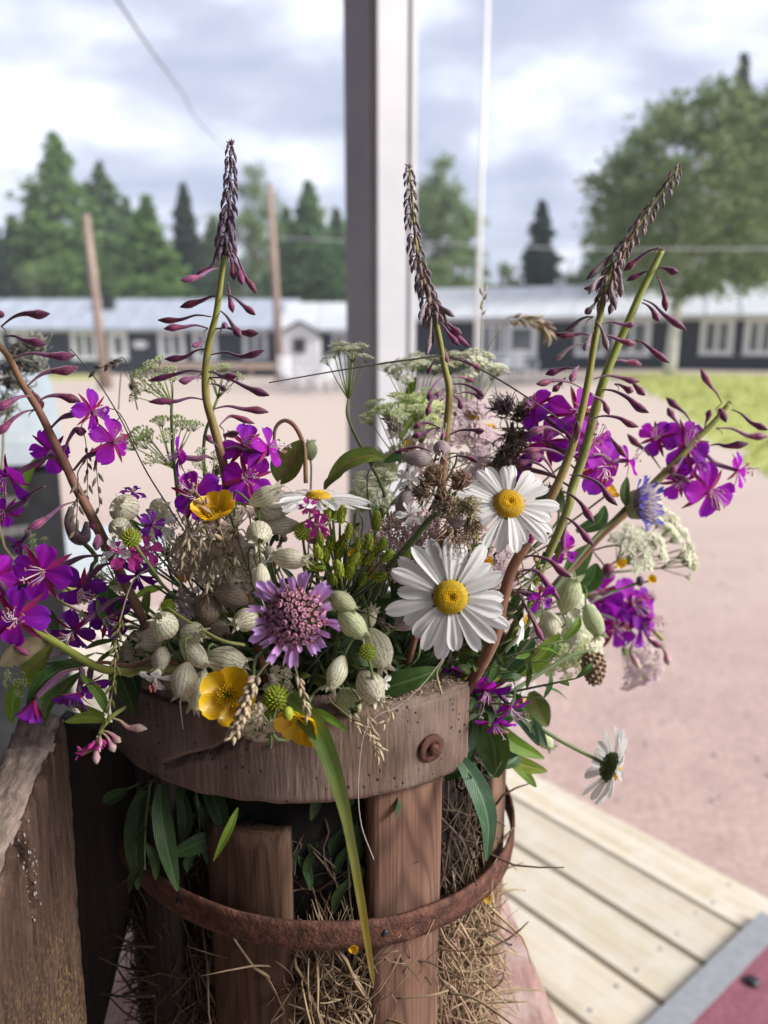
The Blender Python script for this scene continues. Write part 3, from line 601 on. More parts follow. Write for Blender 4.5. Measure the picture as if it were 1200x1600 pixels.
def broadleaf(px, top, D, hw, m, label, n=9000, base=0.3, clumps=60, bark='bark', tpx=None, airy=0.55):
    x_ = X(px, D); zt = 1 + (529 - top) / 1290 * D; xt = X(tpx, D) if tpx else x_; zb = gz(xt, D); h = zt - zb; Rr = hw * D / 1290
    r = thing('birch_tree' if bark != 'bark' else 'leafy_tree', label, 'tree', (xt, D, zb))
    v, f, uv = tubev(smoothpts([(xt, D, zb), (xt + .1, D, zb + h * .3), (x_ * .6 + xt * .4, D, zb + h * .6), (x_, D, zt - h * .1)]), lerpl([.20, .14, .09, .03], 13), 8); obj('trunk', mesh('trunk', v, f, uv), M[bark], r)
    cs = []; zc = zb + h * (base + (1 - base) / 2); rz = h * (1 - base) / 2
    for i in range(clumps):
        while True:
            p = np.random.uniform(-1, 1, 3)
            if 0.25 < np.linalg.norm(p) < 1: break
        rad = Rr * (1.05 - 0.35 * max(p[2], 0)); c = np.array([x_ + p[0] * rad, D + p[1] * rad, zc + p[2] * rz]); cr = rnd(.5, 1.0) * Rr * .30 * (.75 if clumps > 200 else 1)
        k = n // clumps; q = np.random.normal(0, airy, (k, 3)) * cr; q[:, 2] *= .8; cs.append(c + q)
        if i < 22:
            a = Vector((x_ * .5 + xt * .5, D, zb + h * rnd(.3, .7))); v, f, uv = tubev(smoothpts([a, a.lerp(Vector(c), .5) + Vector((0, 0, .2)), Vector(c)], 3), lerpl([.05, .03, .01], 7), 5); obj('limb', mesh('limb', v, f, uv), M[bark], r)
    crown('crown', np.concatenate(cs), 0.125, m, r)
for a in [(-40, 330, 46, 34, 'spruce_dark', 'dark spruce partly beyond the left edge of the picture'), (2, 318, 45, 26, 'spruce_dark', 'dark narrow spruce at the left edge of the tree line'), (38, 345, 50, 30, 'spruce', 'grey-green spruce second from the left edge behind the barrack'),
          (76, 300, 49, 46, 'spruce_light', 'mid-height green conifer just left of the tallest conifer'), (112, 224, 50, 78, 'spruce_light', 'tallest light green conifer behind the left barrack and the left bare pole'), (176, 268, 53, 72, 'spruce', 'broad green spruce right of the left bare pole'),
          (212, 318, 55, 36, 'spruce', 'green spruce behind the bright conifer between the two bare poles'), (243, 316, 44, 52, 'spruce_light', 'bright green conifer between the two bare poles'), (300, 300, 47, 26, 'spruce_dark', 'dark slim spruce left of the left fireweed spike'),
          (342, 345, 54, 34, 'spruce', 'low green spruce behind the left fireweed spike'), (452, 330, 54, 32, 'spruce', 'green spruce just right of the right bare pole'), (487, 296, 46, 58, 'spruce', 'dense green spruce between the right bare pole and the white post'),
          (528, 335, 52, 34, 'spruce', 'green spruce half hidden by the white post'), (838, 325, 46, 30, 'spruce_dark', 'dark pointed spruce standing alone right of the flagpole'),
          (1122, 118, 47, 44, 'spruce_dark', 'tall dark spruce behind the big birch, the left one of two'), (1176, 132, 47, 42, 'spruce_dark', 'tall dark spruce behind the big birch, the right one of two')]:
    conifer(a[0], a[1], a[2], a[3], M[a[4]], a[5])
for a in [(398, 262, 50, 60, 'birch', 'airy leafy tree behind the right bare pole', 7000, .15, 60), (684, 245, 42, 66, 'birch', 'rounded leafy tree right beside the white post', 16000, .04, 120), (722, 330, 46, 34, 'birch', 'lower leafy tree between the white post and the flagpole', 5000, .05, 40), (778, 392, 50, 34, 'birch', 'low leafy bush between the flagpole and the lone spruce', 4000, .05, 30),
          (885, 388, 50, 40, 'birch', 'low leafy tree right of the lone spruce', 5000, .05, 40), (940, 330, 44, 48, 'birch', 'leafy tree at the left side of the big birch', 6000, .1, 60), (60, 420, 46, 60, 'birch', 'low leafy thicket tree at the far left behind the barrack roof', 6000, .02, 50), (20, 375, 52, 60, 'birch', 'hazy leafy tree in the gap at the far left', 6000, .02, 50), (145, 345, 56, 60, 'birch', 'hazy leafy tree behind the left bare pole', 6000, .02, 50), (275, 360, 54, 46, 'birch', 'hazy leafy tree behind the dark slim spruce', 6000, .02, 50), (340, 350, 56, 46, 'birch', 'hazy leafy tree behind the left fireweed spike', 5000, .02, 50), (425, 330, 56, 46, 'birch', 'hazy leafy tree just left of the dense green spruce', 5000, .02, 50), (520, 320, 55, 40, 'birch', 'hazy leafy tree touching the white post', 5000, .02, 50),
          (200, 425, 47, 60, 'birch', 'low leafy thicket tree behind the barrack roof between the bare poles', 5000, .02, 40), (350, 420, 49, 60, 'birch', 'low leafy thicket tree left of the right bare pole', 5000, .02, 40), (1230, 190, 38, 70, 'birch', 'leafy tree at the right edge of the picture', 7000, .15, 60)]:
    broadleaf(a[0], a[1], a[2], a[3], M[a[4]], a[5], a[6], a[7], a[8])
broadleaf(1075, 152, 24.5, 170, M['birch'], 'big birch in front of the right barrack, its crown hanging over the roof', 13000, .26, 250, 'bark_white', 1046, 0.40)
broadleaf(985, 215, 33, 85, M['birch'], 'slimmer birch behind the right barrack, left of the big birch', 6000, .2, 120, 'bark_white', None, .42)

# ---- poles, flagpole, cables
for px, top, D, lb, cr in [(158, 342, 25, 'bare brown timber pole, the left and shorter-looking of two in front of the barrack', 0), (434, 298, 29, 'bare brown timber pole, the right of two, nearer the white post', 1)]:
    x_ = X(px, D); zt = 1 + (529 - top) / 1290 * D; zb = gz(x_, D); xt = X(px - 5, D)
    r = thing('timber_pole', lb, 'pole', (x_, D, zb), 'bare timber poles in the yard')
    v, f, uv = tubev([(x_ + .1, D, zb - .1), (x_, D, (zb + zt) / 2), (xt, D, zt)], [.15, .13, .105], 10); obj('shaft', mesh('shaft', v, f, uv), M['pole'], r)
    v, f, uv = tubev([(xt, D, zt), (xt, D, zt + .04)], [.12, .12], 10); obj('cap', mesh('cap', v, f, uv), M['metal'], r)
    if cr:
        v, f, uv = tubev([(xt - .1, D, zt - .15), (xt + .12, D, zt - .15)], [.03, .03], 6); obj('insulator', mesh('insulator', v, f, uv), M['paint_white'], r)
    mb = MB(); mb.box((x_ + .1, D, zb + .25), (.42, .12, .6)); obj('brace', mb.mesh('brace', False), M['pole'], r)
D = 20; x_ = X(744, D); zb = gz(x_, D); zt = 1 + (560) / 1290 * D
r = thing('flagpole', 'tall white flagpole rising out of the picture right of the white post', 'flagpole', (x_, D, zb))
v, f, uv = tubev([(x_, D, zb), (x_, D, (zb + zt) / 2), (X(748, D), D, zt)], [.075, .055, .035], 12); obj('shaft', mesh('shaft', v, f, uv), M['paint_white'], r)
v, f, uv = lathev([(.001, 0), (.09, .03), (.11, .1), (.08, .18), (.001, .2)], 12); obj('finial', mesh('finial', [q + Vector((X(748, D), D, zt)) for q in v], f, uv), M['metal'], r)
mb = MB(); mb.box((x_, D, zb + .25), (.34, .34, .5)); obj('base', mb.mesh('base', False), M['metal'], r)
def cable(label, pts, rad, m): v, f, uv = tubev(smoothpts(pts, 8), rad, 6); tag(obj('overhead_cable', mesh('overhead_cable', v, f, uv), m), label, 'cable')
cable('dark overhead cable running down from the top left to the right bare pole', [P(120, -90, 2.3), P(185, 2, 2.8), P(232, 72, 3.6), P(285, 145, 5.2), P(345, 226, 10), P(428, 300, 28.6)], 0.0055, M['metal'])
cable('thin pale overhead wire crossing in front of the big birch', [P(434, 372, 29), P(640, 379, 25), P(900, 388, 22), P(1060, 389, 20), P(1330, 388, 17)], 0.013, M['paint_white'])

# ---- white garden furniture by the barracks
def chair(px, D, rz, label, group='white garden chairs in front of the barracks'):
    x_ = X(px, D); zb = gz(x_, D); r = thing('garden_chair', label, 'chair', (x_, D, zb), group, rz); W = WORLD[r.as_pointer()]
    for sx in (-1, 1):
        for sy in (-1, 1):
            v, f, uv = tubev([W @ Vector((sx * .24, sy * .22, 0)), W @ Vector((sx * .2, sy * .18, .42))], .03, 6); obj('leg', mesh('leg', v, f, uv), M['paint_white'], r)
        v, f, uv = tubev(smoothpts([W @ Vector((sx * .27, -.2, .42)), W @ Vector((sx * .28, -.2, .64)), W @ Vector((sx * .27, .2, .64))], 4), .025, 6); obj('armrest', mesh('armrest', v, f, uv), M['paint_white'], r)
    mb = MB(); mb.box((0, 0, .43), (.5, .46, .035), W); obj('seat', mb.mesh('seat', False), M['paint_white'], r)
    for k in range(5): mb = MB(); mb.box((-.19 + k * .095, .25, .69), (.06, .025, .5), W); obj('slat', mb.mesh('slat', False), M['paint_white'], r)
    mb = MB(); mb.box((0, .255, .95), (.5, .035, .07), W); obj('top_rail', mb.mesh('top_rail', False), M['paint_white'], r)
for px, D, rz, lb in [(448, 27, .4, 'white garden chair nearest the right bare pole'), (478, 25, 2.0, 'white garden chair in front of the entrance porch, side on'), (512, 26.5, -.5, 'white garden chair just left of the white post'), (528, 23.5, 1.1, 'nearer white garden chair touching the left side of the white post'),
                      (462, 23.4, 1.4, 'nearest white garden chair below the entrance porch'), (500, 22.6, -.9, 'white garden chair in the middle of the group left of the white post'), (536, 26, .2, 'farther white garden chair touching the white post'), (748, 24, .3, 'white garden chair at the foot of the flagpole'), (786, 25, -1.0, 'white garden chair below the barrack window right of the flagpole'), (822, 24, .8, 'white garden chair right of the other two beside the flagpole')]: chair(px, D, rz, lb)
for px, D, lb in [(495, 25.4, 'round white garden table among the chairs left of the white post'), (770, 23.2, 'round white garden table among the chairs right of the flagpole')]:
    x_ = X(px, D); zb = gz(x_, D); r = thing('garden_table', lb, 'table', (x_, D, zb), 'white garden tables')
    v, f, uv = lathev([(.01, .70), (.5, .70), (.52, .72), (.5, .74), (.01, .74)], 20); obj('tabletop', mesh('tabletop', [q + Vector((x_, D, zb)) for q in v], f, uv), M['paint_white'], r)
    for k in range(4):
        q = k * 1.571 + .4; v, f, uv = tubev([(x_ + .4 * math.cos(q), D + .4 * math.sin(q), zb), (x_ + .3 * math.cos(q), D + .3 * math.sin(q), zb + .70)], .025, 6); obj('leg', mesh('leg', v, f, uv), M['paint_white'], r)

# ================================================================== porch
DN = Vector((0.77, 0.638, 0)).normalized(); DT = Vector((DN.y, -DN.x, 0)); ang = math.atan2(DT.y, DT.x)
def NT(n, t, z=0): return DN * n + DT * t + Vector((0, 0, z))
MD = Matrix(((DT.x, DN.x, 0, 0), (DT.y, DN.y, 0, 0), (0, 0, 1, 0), (0, 0, 0, 1)))     # local x along the boards, y outward
r = struct(bpy.data.objects.new('deck', None)); COL.objects.link(r); WORLD[r.as_pointer()] = Matrix.Identity(4)
ed = [1.345, 1.230, 1.107, 0.984, 0.861]
while ed[-1] > -0.35: ed.append(ed[-1] - 0.123)
for i in range(len(ed) - 1):
    a, b = ed[i] - (0.0 if i == 0 else .0035), ed[i + 1] + .0035; L0, L1 = -2.75, 2.3; wdt = a - b; mb = MB(); bv = .003
    M0 = MD @ Matrix.Translation(((L0 + L1) / 2, (a + b) / 2, -0.014 + rnd(-.001, .001)))
    hw = wdt / 2; prof = [(-hw, -.014), (hw, -.014), (hw, .011), (hw - bv, .014), (-hw + bv, .014), (-hw, .011)]; xl = (L1 - L0) / 2
    v = [(sx * xl, p[0], p[1]) for sx in (-1, 1) for p in prof]; mb.add(v, [tuple(range(6)), tuple(range(11, 5, -1))] + [(k, 6 + k, 6 + (k + 1) % 6, (k + 1) % 6) for k in range(6)])
    bd_ = obj('board', mb.mesh('board', False), M['deck'], r, M0)
    if i < 6:
        for tt in (-1.62, -1.1, -.58, -.06):
            for s_ in (-.035, .035):
                v, f, uv = lathev([(.0005, 0), (.0035, .0), (.003, .0012), (.0002, .0014)], 8); q_ = MD @ Vector((tt + rnd(-.004, .004), (a + b) / 2 + s_, .0002)); obj('screw', mesh('screw', [k + q_ for k in v], f, uv), M['metal'], bd_)
mb = MB(); mb.box((-.2, .5, -.1), (5.0, 1.66, .13), MD); obj('joist_frame', mb.mesh('joist_frame', False), M['terrace'], r)
for n_, t_ in [(1.25, -2.6), (1.25, -1.0), (1.25, .6), (1.25, 2.1), (-.2, -2.6), (-.2, 2.1)]:
    p = NT(n_, t_); mb = MB(); mb.box((p.x, p.y, -.30), (.1, .1, .28)); obj('footing', mb.mesh('footing', False), M['terrace'], r)
# post
pc = G(589, 1090, 0); pc = P(591, 700, 2.0); pc.z = 0
pn, pt = pc.dot(DN), pc.dot(DT)
pn = min(pn, 1.27); pc = NT(pn, pt)
r = thing('porch_post', 'white painted square porch post with a groove and corner strip, behind the bouquet', 'post', pc)
MP = Matrix.Translation(pc) @ MD.to_3x3().to_4x4()
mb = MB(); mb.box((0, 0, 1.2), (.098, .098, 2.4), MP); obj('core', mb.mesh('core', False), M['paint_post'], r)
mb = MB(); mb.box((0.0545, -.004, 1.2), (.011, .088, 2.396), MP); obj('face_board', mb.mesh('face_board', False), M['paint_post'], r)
mb = MB(); mb.box((-.004, -.0545, 1.2), (.09, .011, 2.396), MP); obj('face_board', mb.mesh('face_board', False), M['grey_lilac'], r)  # this face board is a darker grey lilac than the others
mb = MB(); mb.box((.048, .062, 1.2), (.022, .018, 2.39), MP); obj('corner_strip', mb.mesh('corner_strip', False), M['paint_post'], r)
mb = MB(); mb.box((0, 0, .03), (.13, .13, .06), MP); obj('foot', mb.mesh('foot', False), M['paint_post'], r)
# porch roof: ceiling boards on rafters, open on three sides; house wall behind and left of the photographer
r = thing('porch_roof', 'white boarded porch roof carried by the white post, above the camera', 'roof', NT(.5, 0, 2.4))
for k in range(12):
    mb = MB(); mb.box((-.15, -.60 + k * .175, 2.5), (3.3, .170, .02), MD); obj('ceiling_board', mb.mesh('ceiling_board', False), M['paint_white'], r)
mb = MB(); mb.box((-.15, 1.40, 2.46), (3.3, .06, .14), MD); obj('fascia', mb.mesh('fascia', False), M['paint_white'], r)
mb = MB(); mb.box((-.15, .48, 2.56), (3.4, 2.1, .08), MD); obj('roofing', mb.mesh('roofing', False), M['dark'], r)
mb = MB(); mb.box((-.3, -.75, .95), (4.6, .1, 3.1), MD); tag(obj('house_wall', mb.mesh('house_wall', False), M['navy']), 'dark timber house wall behind the photographer', 'wall')

# mat on the deck, lower right
c0 = G(1190, 1426, .014); n0, t0 = c0.dot(DN), c0.dot(DT)
r = thing('floor_mat', 'wine red mat with a grey raised edge lying on the pale deck boards', 'mat', NT(n0 - .4, t0 + .4))
mb = MB(); wN, wT, bd = .95, .9, .042
mb.box((t0 + wT / 2, n0 - bd / 2, .009), (wT, bd, .017), MD); mb.box((t0 + bd / 2, n0 - bd - (wN - bd) / 2, .009), (bd, wN - bd, .0168), MD); mb.box((t0 + wT / 2, n0 - wN, .009), (wT - bd * 2, bd, .0166), MD); mb.box((t0 + wT - bd / 2, n0 - wN / 2 - bd, .009), (bd, wN - bd, .0164), MD)
obj('border', mb.mesh('border', False), M['mat_grey'], r)
nx = 60; v = []; f = []
for j in range(nx + 1):
    for i in range(nx + 1):
        a = t0 + bd + (wT - 2 * bd) * i / nx; b = n0 - bd - (wN - 2 * bd) * j / nx; v.append(MD @ Vector((a, b, .012 + .0016 * mnoise.noise((a * 30, b * 30, 0)))))
f = [(j * (nx + 1) + i, j * (nx + 1) + i + 1, (j + 1) * (nx + 1) + i + 1, (j + 1) * (nx + 1) + i) for j in range(nx) for i in range(nx)]
obj('carpet', mesh('carpet', v, f), M['mat_red'], r)
hp = G(1175, 1533, .014); v, f, uv = lathev([(.001, 0), (.012, .001), (.011, .004), (.001, .005)], 12); obj('hole_disc', mesh('hole_disc', [q + Vector((hp.x, hp.y, .0125)) for q in v], f, uv), M['dark'], r)  # raised black disc standing for a dark hole in the mat

# barbecue at the left, out of focus
bp = Vector((-0.955, 1.62, 0)); W = Matrix.Translation(bp) @ Matrix.Rotation(R(28), 4, 'Z')
r = thing('barbecue', 'black barbecue with a pale blue-grey lid and side shelf, blurred at the left edge', 'barbecue', bp)
def bx(name, c, d, m, par=None, **k): mb = MB(); mb.box(c, d, W); return obj(name, mb.mesh(name, False), m, par or r, **k)
body = bx('body', (0, 0, .63), (.48, .40, .22), M['dark'])
for k, zz in enumerate((.69, .63, .57)): bx('vent_slot', (.12, -.202, zz), (.11, .006, .018), M['metal'], body)
for k in range(3):
    v, f, uv = lathev([(.001, 0), (.022, 0), (.018, .02), (.001, .022)], 14); obj('knob', mesh('knob', [W @ (Matrix.Rotation(R(90), 4, 'X') @ q + Vector((-.18 + k * .09, -.2, .65))) for q in v], f, uv), M['metal'], body)
pr = [(.21 * math.cos(q), .76 + .17 * math.sin(q)) for q in [i * math.pi / 12 for i in range(13)]]
v = [W @ Vector((sx * .25, a, b)) for sx in (-1, 1) for a, b in pr]; f = [tuple(range(13)), tuple(range(25, 12, -1))] + [(i, 13 + i, 14 + i, 1 + i) for i in range(12)]
lid = obj('lid', mesh('lid', v, f, None, False), M['lid'], r); v, f, uv = tubev([W @ Vector((-.15, -.23, .84)), W @ Vector((.15, -.23, .84))], .012, 8); obj('handle', mesh('handle', v, f, uv), M['metal'], lid)
sh = MB(); v = []; 
pts = [(.25, -.2), (.40, -.2), (.46, -.15), (.48, -.05), (.48, .1), (.44, .18), (.25, .2)]
sh.addm([(a, b, .50) for a, b in pts] + [(a, b, .535) for a, b in pts], [tuple(range(7))[::-1], tuple(range(7, 14))] + [(i, (i + 1) % 7, 7 + (i + 1) % 7, 7 + i) for i in range(7)], W); obj('side_shelf', sh.mesh('side_shelf', False), M['steel_pale'], r)
cb = bx('cabinet', (0, 0, .30), (.46, .38, .40), M['dark'])
for s in (-1, 1): dr = bx('door', (s * .112, -.195, .30), (.215, .012, .38), M['dark'], cb)
for sx in (-1, 1):
    for sy in (-1, 1): v, f, uv = tubev([W @ Vector((sx * .2, sy * .16, 0)), W @ Vector((sx * .2, sy * .16, .11))], .018, 8); obj('leg', mesh('leg', v, f, uv), M['metal'], r)

# ================================================================== bench, plank, basket
ZB = 0.53
W = Matrix.Translation((-.04, .47, 0)) @ Matrix.Rotation(R(8), 4, 'Z')
r = thing('bench', 'worn pink painted bench with a cream edge under the wooden basket', 'bench', (-.04, .47, 0))
for k in range(3):
    mb = MB(); mb.box((-.108 + k * .108, -.02, ZB - .013 + (k == 1) * .0006), (.1045, .60, .026), W); obj('seat_board', mb.mesh('seat_board', False), M['bench'], r)
mb = MB(); mb.box((-.168, -.02, ZB - .016), (.015, .60, .034), W); obj('edge_strip', mb.mesh('edge_strip', False), M['bench_edge'], r)
for sx in (-.13, .13):
    for sy in (-.27, .22): mb = MB(); mb.box((sx, sy, (ZB - .027) / 2), (.04, .04, ZB - .027), W); obj('leg', mb.mesh('leg', False), M['bench'], r)
mb = MB(); mb.box((0, -.02, ZB - .05), (.22, .55, .04), W); obj('apron', mb.mesh('apron', False), M['bench'], r)

# rough plank standing on the bench at the left
def bark_profile():
    r = thing('wooden_plank', 'rough brown split plank with a weathered top edge, standing left of the basket', 'plank', (-.168, .25, ZB))
    ny, nz = 190, 170; y0, y1, z0 = .13, .357, ZB; v = []; f = []; uv = []
    def top(y_): return .818 - .41 * (.357 - max(y_, .30)) - .8 * max(0, .30 - max(y_, .26)) + .003 * mnoise.noise((y_ * 60, 2, 0)) + .0015 * mnoise.noise((y_ * 300, 2, 0))
    for j in range(nz + 1):
        for i in range(ny + 1):
            y_ = y0 + (y1 - y0) * i / ny; z_ = z0 + (top(y_) - z0) * j / nz
            xx = -.1555 - .006 * (1 - j / nz)
            xx += .0018 * mnoise.noise((y_ * 40, z_ * 14, 3)) + .0009 * mnoise.noise((y_ * 160, z_ * 50, 5)) + .0006 * mnoise.noise((y_ * 600, z_ * 160, 7))
            ck = abs(y_ - (.3045 + .004 * mnoise.noise((z_ * 45, 0, 1)) - (z_ - .77) * .1)); 
            if .745 < z_ < .80: xx -= .018 * math.exp(-(ck / .0030) ** 4) * min(1, (z_ - .745) / .012) 
            if abs(ck - .005) < .002 and .75 < z_ < .79: xx += .0008
            if j > nz - 4: xx -= .0022 * ((j - nz + 4) / 4) ** 2
            if i > ny - 4: xx -= .002 * ((i - ny + 4) / 4) ** 2
            v.append((xx, y_, z_)); uv.append((0, 0))
    f = [(j * (ny + 1) + i, j * (ny + 1) + i + 1, (j + 1) * (ny + 1) + i + 1, (j + 1) * (ny + 1) + i) for j in range(nz) for i in range(ny)]
    # back and end
    o = len(v); v += [(-.182, y0, z0), (-.182, y1, z0), (-.178, y1, .812), (-.178, y0, .755)]; f += [(o, o + 3, o + 2, o + 1)]
    ei = [j * (ny + 1) + ny for j in range(nz + 1)]; f.append(tuple(ei) + (o + 2, o + 1))
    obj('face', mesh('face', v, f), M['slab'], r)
    v = []; f = []; nw = 14; k = ny * 2
    for i in range(k + 1):
        y_ = y0 + (y1 - y0) * i / k
        for j in range(nw + 1):
            q = j / nw; xx = -.1572 - .0225 * q; z_ = top(y_) + .0035 * math.sin(q * math.pi) ** .7 - .001 + .0016 * mnoise.noise((y_ * 90, q * 9, 8)) - .0016 * max(0, mnoise.noise((y_ * 220 + q * 3, q * 5, 2)))
            v.append((xx, y_, z_))
    f = [(i * (nw + 1) + j, i * (nw + 1) + j + 1, (i + 1) * (nw + 1) + j + 1, (i + 1) * (nw + 1) + j) for i in range(k) for j in range(nw)]
    obj('top_edge', mesh('top_edge', v, f), M['slab_top'], r)
    # flakes of pale lichen along the crack
    mb = MB()
    for q in range(46):
        z_ = rnd(.745, .795); s = random.choice((-1, 1)); yy = .3045 + .004 * mnoise.noise((z_ * 45, 0, 1)) - (z_ - .77) * .1 + s * random.gauss(.0036, .0014) + rnd(-.001, .001)
        c = Vector((-.1560 - .006 * (1 - (z_ - ZB) / .28) + .0018 * mnoise.noise((yy * 40, z_ * 14, 3)) + .0012, yy, z_)); u = random.choice((.0003, .0003, .0005, .0009))
        v, f, uv = icov(1, 3, 5); mb.addm(v, f, Matrix.Translation(c) @ Matrix.Rotation(rnd(-.5, .5), 4, 'X') @ Matrix.Diagonal((.0003, u * .6, u * 1.3, 1)))
    obj('lichen', mb, M['fluff'], r, kind='stuff')
bark_profile()

# second plank behind the first, its near-black colour standing for the shade there
def plank2():
    r = thing('wooden_plank', 'black-brown upright plank in the shade between the rough plank and the basket', 'plank', P(170, 1500, .47))
    def at(px, py, Y):
        q = FW + RT * ((px - 600) / F) - UP * ((py - 800) / F); return CAM + q * (Y / q.y)
    n = 30; L_ = [(86, 1130), (86, 1300), (84, 1450), (84, 1720)]; R_ = [(228, 1168), (218, 1300), (190, 1460), (128, 1720)]; v = []; f = []
    for s_ in (0, 1):
        for i in range(n + 1):
            u = i / n; a = [np.interp(u, [0, .3, .6, 1], [q[k] for q in L_]) for k in (0, 1)]; b = [np.interp(u, [0, .3, .6, 1], [q[k] for q in R_]) for k in (0, 1)]
            for j in range(13):
                w_ = j / 12; p = at(a[0] + (b[0] - a[0]) * w_ + 1.5 * mnoise.noise((u * 9, w_ * 3, s_)), a[1] + (b[1] - a[1]) * w_, .400); p.y += s_ * .016 + .0012 * mnoise.noise((p.x * 60, p.z * 18, s_)) + (.003 if not s_ and (j in (0, 12) or i == 0) else 0); p.z = max(p.z, ZB); v.append(p)
    m_ = (n + 1) * 13
    for i in range(n):
        for j in range(12): a = i * 13 + j; f += [(a, a + 13, a + 14, a + 1), (m_ + a, m_ + a + 1, m_ + a + 14, m_ + a + 13)]
        a = i * 13; f.append((a, m_ + a, m_ + a + 13, a + 13)); a += 12; f.append((a, a + 13, m_ + a + 13, m_ + a))
    for j in range(12): f.append((j, j + 1, m_ + j + 1, m_ + j))
    obj('board', mesh('board', v, f), M['shade_toned'], r)
plank2()
CB = Vector((-.043, .466, 0)); RB = .125; ZR = .83
def cyl(th, r_, z_): a = R(th); return Vector((CB.x + r_ * math.sin(a), CB.y - r_ * math.cos(a), z_))
bk = thing('wooden_basket', 'round planter basket of spaced wooden staves with a curved rim and a rusty hoop', 'planter', (CB.x, CB.y, ZB))
def rim(th0, th1, z0, z1, m, crack=True, thick=.021):
    prof = []
    nf, ntp = 34, 16
    for i in range(nf + 1): prof.append((RB + .002, z0 + (z1 - z0) * i / nf, 'f'))
    for i in range(1, ntp + 1): prof.append((RB + .002 - thick * i / ntp, z1, 't'))
    for i in range(1, 7): prof.append((RB + .002 - thick, z1 - (z1 - z0) * i / 6, 'b'))
    for i in range(1, 5): prof.append((RB + .002 - thick * (1 - i / 5), z0, 'u'))
    n = int(abs(th1 - th0) * 3.2); k = len(prof); v = []; f = []
    for i in range(n + 1):
        th = th0 + (th1 - th0) * i / n
        for (r_, z_, kd) in prof:
            zz = z_; rr = r_
            if kd == 't' or z_ >= z1 - 1e-6:
                zz += .0012 * mnoise.noise((th * .25, r_ * 160, 1)) + .0005 * mnoise.noise((th * 1.6, r_ * 900, 4)) - .0022 * ((r_ > RB + .001) or (r_ < RB - thick + .003))
            if kd == 'u' or z_ <= z0 + 1e-6: zz += .001 * mnoise.noise((th * .2, 3, 1))
            if kd == 'f':
                rr += .0009 * mnoise.noise((th * .15, z_ * 40, 2)) + .0002 * mnoise.noise((th * 2.2, z_ * 60, 9)) + .00009 * mnoise.noise((th * 6, z_ * 220, 4))
                e_ = min(z_ - z0, z1 - z_); rr -= .0022 * max(0, 1 - e_ / .0035) ** 2
                if crack:
                    cz = z0 + .010 + (th + 33) * .00105 + .0016 * mnoise.noise((th * .3, 0, 7)); wd = .0010 + .0004 * mnoise.noise((th * .5, 2, 2)); wd *= 1 if -33 < th < -4 else 0
                    if wd > 0: rr -= .0045 * math.exp(-((z_ - cz) / (wd + .0004)) ** 2) * min(1, (th + 33) / 5, (-4 - th) / 4)
            if kd != 't' and (i < 2 or i > n - 2): rr -= .0006 * (2 - min(i, n - i)) if kd == 'f' else 0
            v.append(cyl(th, rr, zz))
    for i in range(n):
        for j in range(k): f.append((i * k + j, i * k + (j + 1) % k, (i + 1) * k + (j + 1) % k, (i + 1) * k + j))
    f.append(tuple(range(k))); f.append(tuple(n * k + j for j in range(k))[::-1])
    return obj('rim', mesh('rim', v, f), m, bk)
rm = rim(-57, 43.5, .781, .8285, M['rim'])
rim(100, 262, .775, .81, M['stave_grey'], False, .016)
# dust and crumbs on the top of the rim
mb = MB()
for q in range(900):
    th = rnd(-56, 43) if q % 3 else rnd(8, 43); p = cyl(th, RB - rnd(.001, .017), .8285 + rnd(-.0006, .0006)); s = rnd(.0002, .0007)
    v, f, uv = icov(1, 3, 4); mb.addm(v, f, Matrix.Translation(p) @ Matrix.Diagonal((s * rnd(.6, 2), s, s * .7, 1)))
obj('crumbs', mb, M['thistle'], rm, kind='stuff')
# bolt
bo = cyl(31.5, RB + .0022, .8015); od = (cyl(31.5, 1, 0) - cyl(31.5, 0, 0)).normalized()
v, f, uv = lathev([(.001, -.0006), (.0073, -.0006), (.0074, .0006), (.0066, .0013), (.0042, .0015), (.0036, .0012)], 20); v = [q + Vector((.0002 * math.sin(i), 0, 0)) for i, q in enumerate(v)]
bt = obj('bolt', mesh('bolt', [frame(bo, od) @ q for q in v], f, uv), M['rust'], bk)
v, f, uv = lathev([(.0030, .001), (.0030, .0026), (.0024, .0036), (.0010, .0040), (.0001, .0040)], 10); obj('shank', mesh('shank', [frame(bo, od) @ q for q in v], f, uv), M['rust'], bt)
def stave(t0, t1, z0, z1, m, r_=RB - .004, thick=.011, taper=0.0, rag=.002):
    n, k = 14, 26; v = []; f = []
    for s in (0, 1):
        for j in range(k + 1):
            for i in range(n + 1):
                u = i / n; th = t0 + (t1 - t0) * u; th += taper * (1 - j / k) * (0.5 - u); tt = z1 + rag * mnoise.noise((th * .5, t0, 3)) + rag * .3 * mnoise.noise((th * 3, t0, 3))
                z_ = z0 + (tt - z0) * j / k; rr = r_ - s * thick
                if s == 0: rr += .0004 * mnoise.noise((th * 1.2, z_ * 30, t0)) - (.0015 if i in (0, n) else 0) - (.0012 if j == k else 0) - .0016 * abs(2 * u - 1) ** 2
                v.append(cyl(th, rr, z_))
    q = (n + 1) * (k + 1); w_ = n + 1
    for j in range(k):
        for i in range(n): a = j * w_ + i; f += [(a, a + 1, a + w_ + 1, a + w_), (q + a, q + a + w_, q + a + w_ + 1, q + a + 1)]
    for i in range(n): a = k * w_ + i; f.append((a, a + 1, q + a + 1, q + a)); f.append((i, q + i, q + i + 1, i + 1))
    for j in range(k):
        a = j * w_; f.append((a, a + w_, q + a + w_, q + a)); a = j * w_ + n; f.append((a, q + a, q + a + w_, a + w_))
    return obj('stave', mesh('stave', v, f), m, bk)
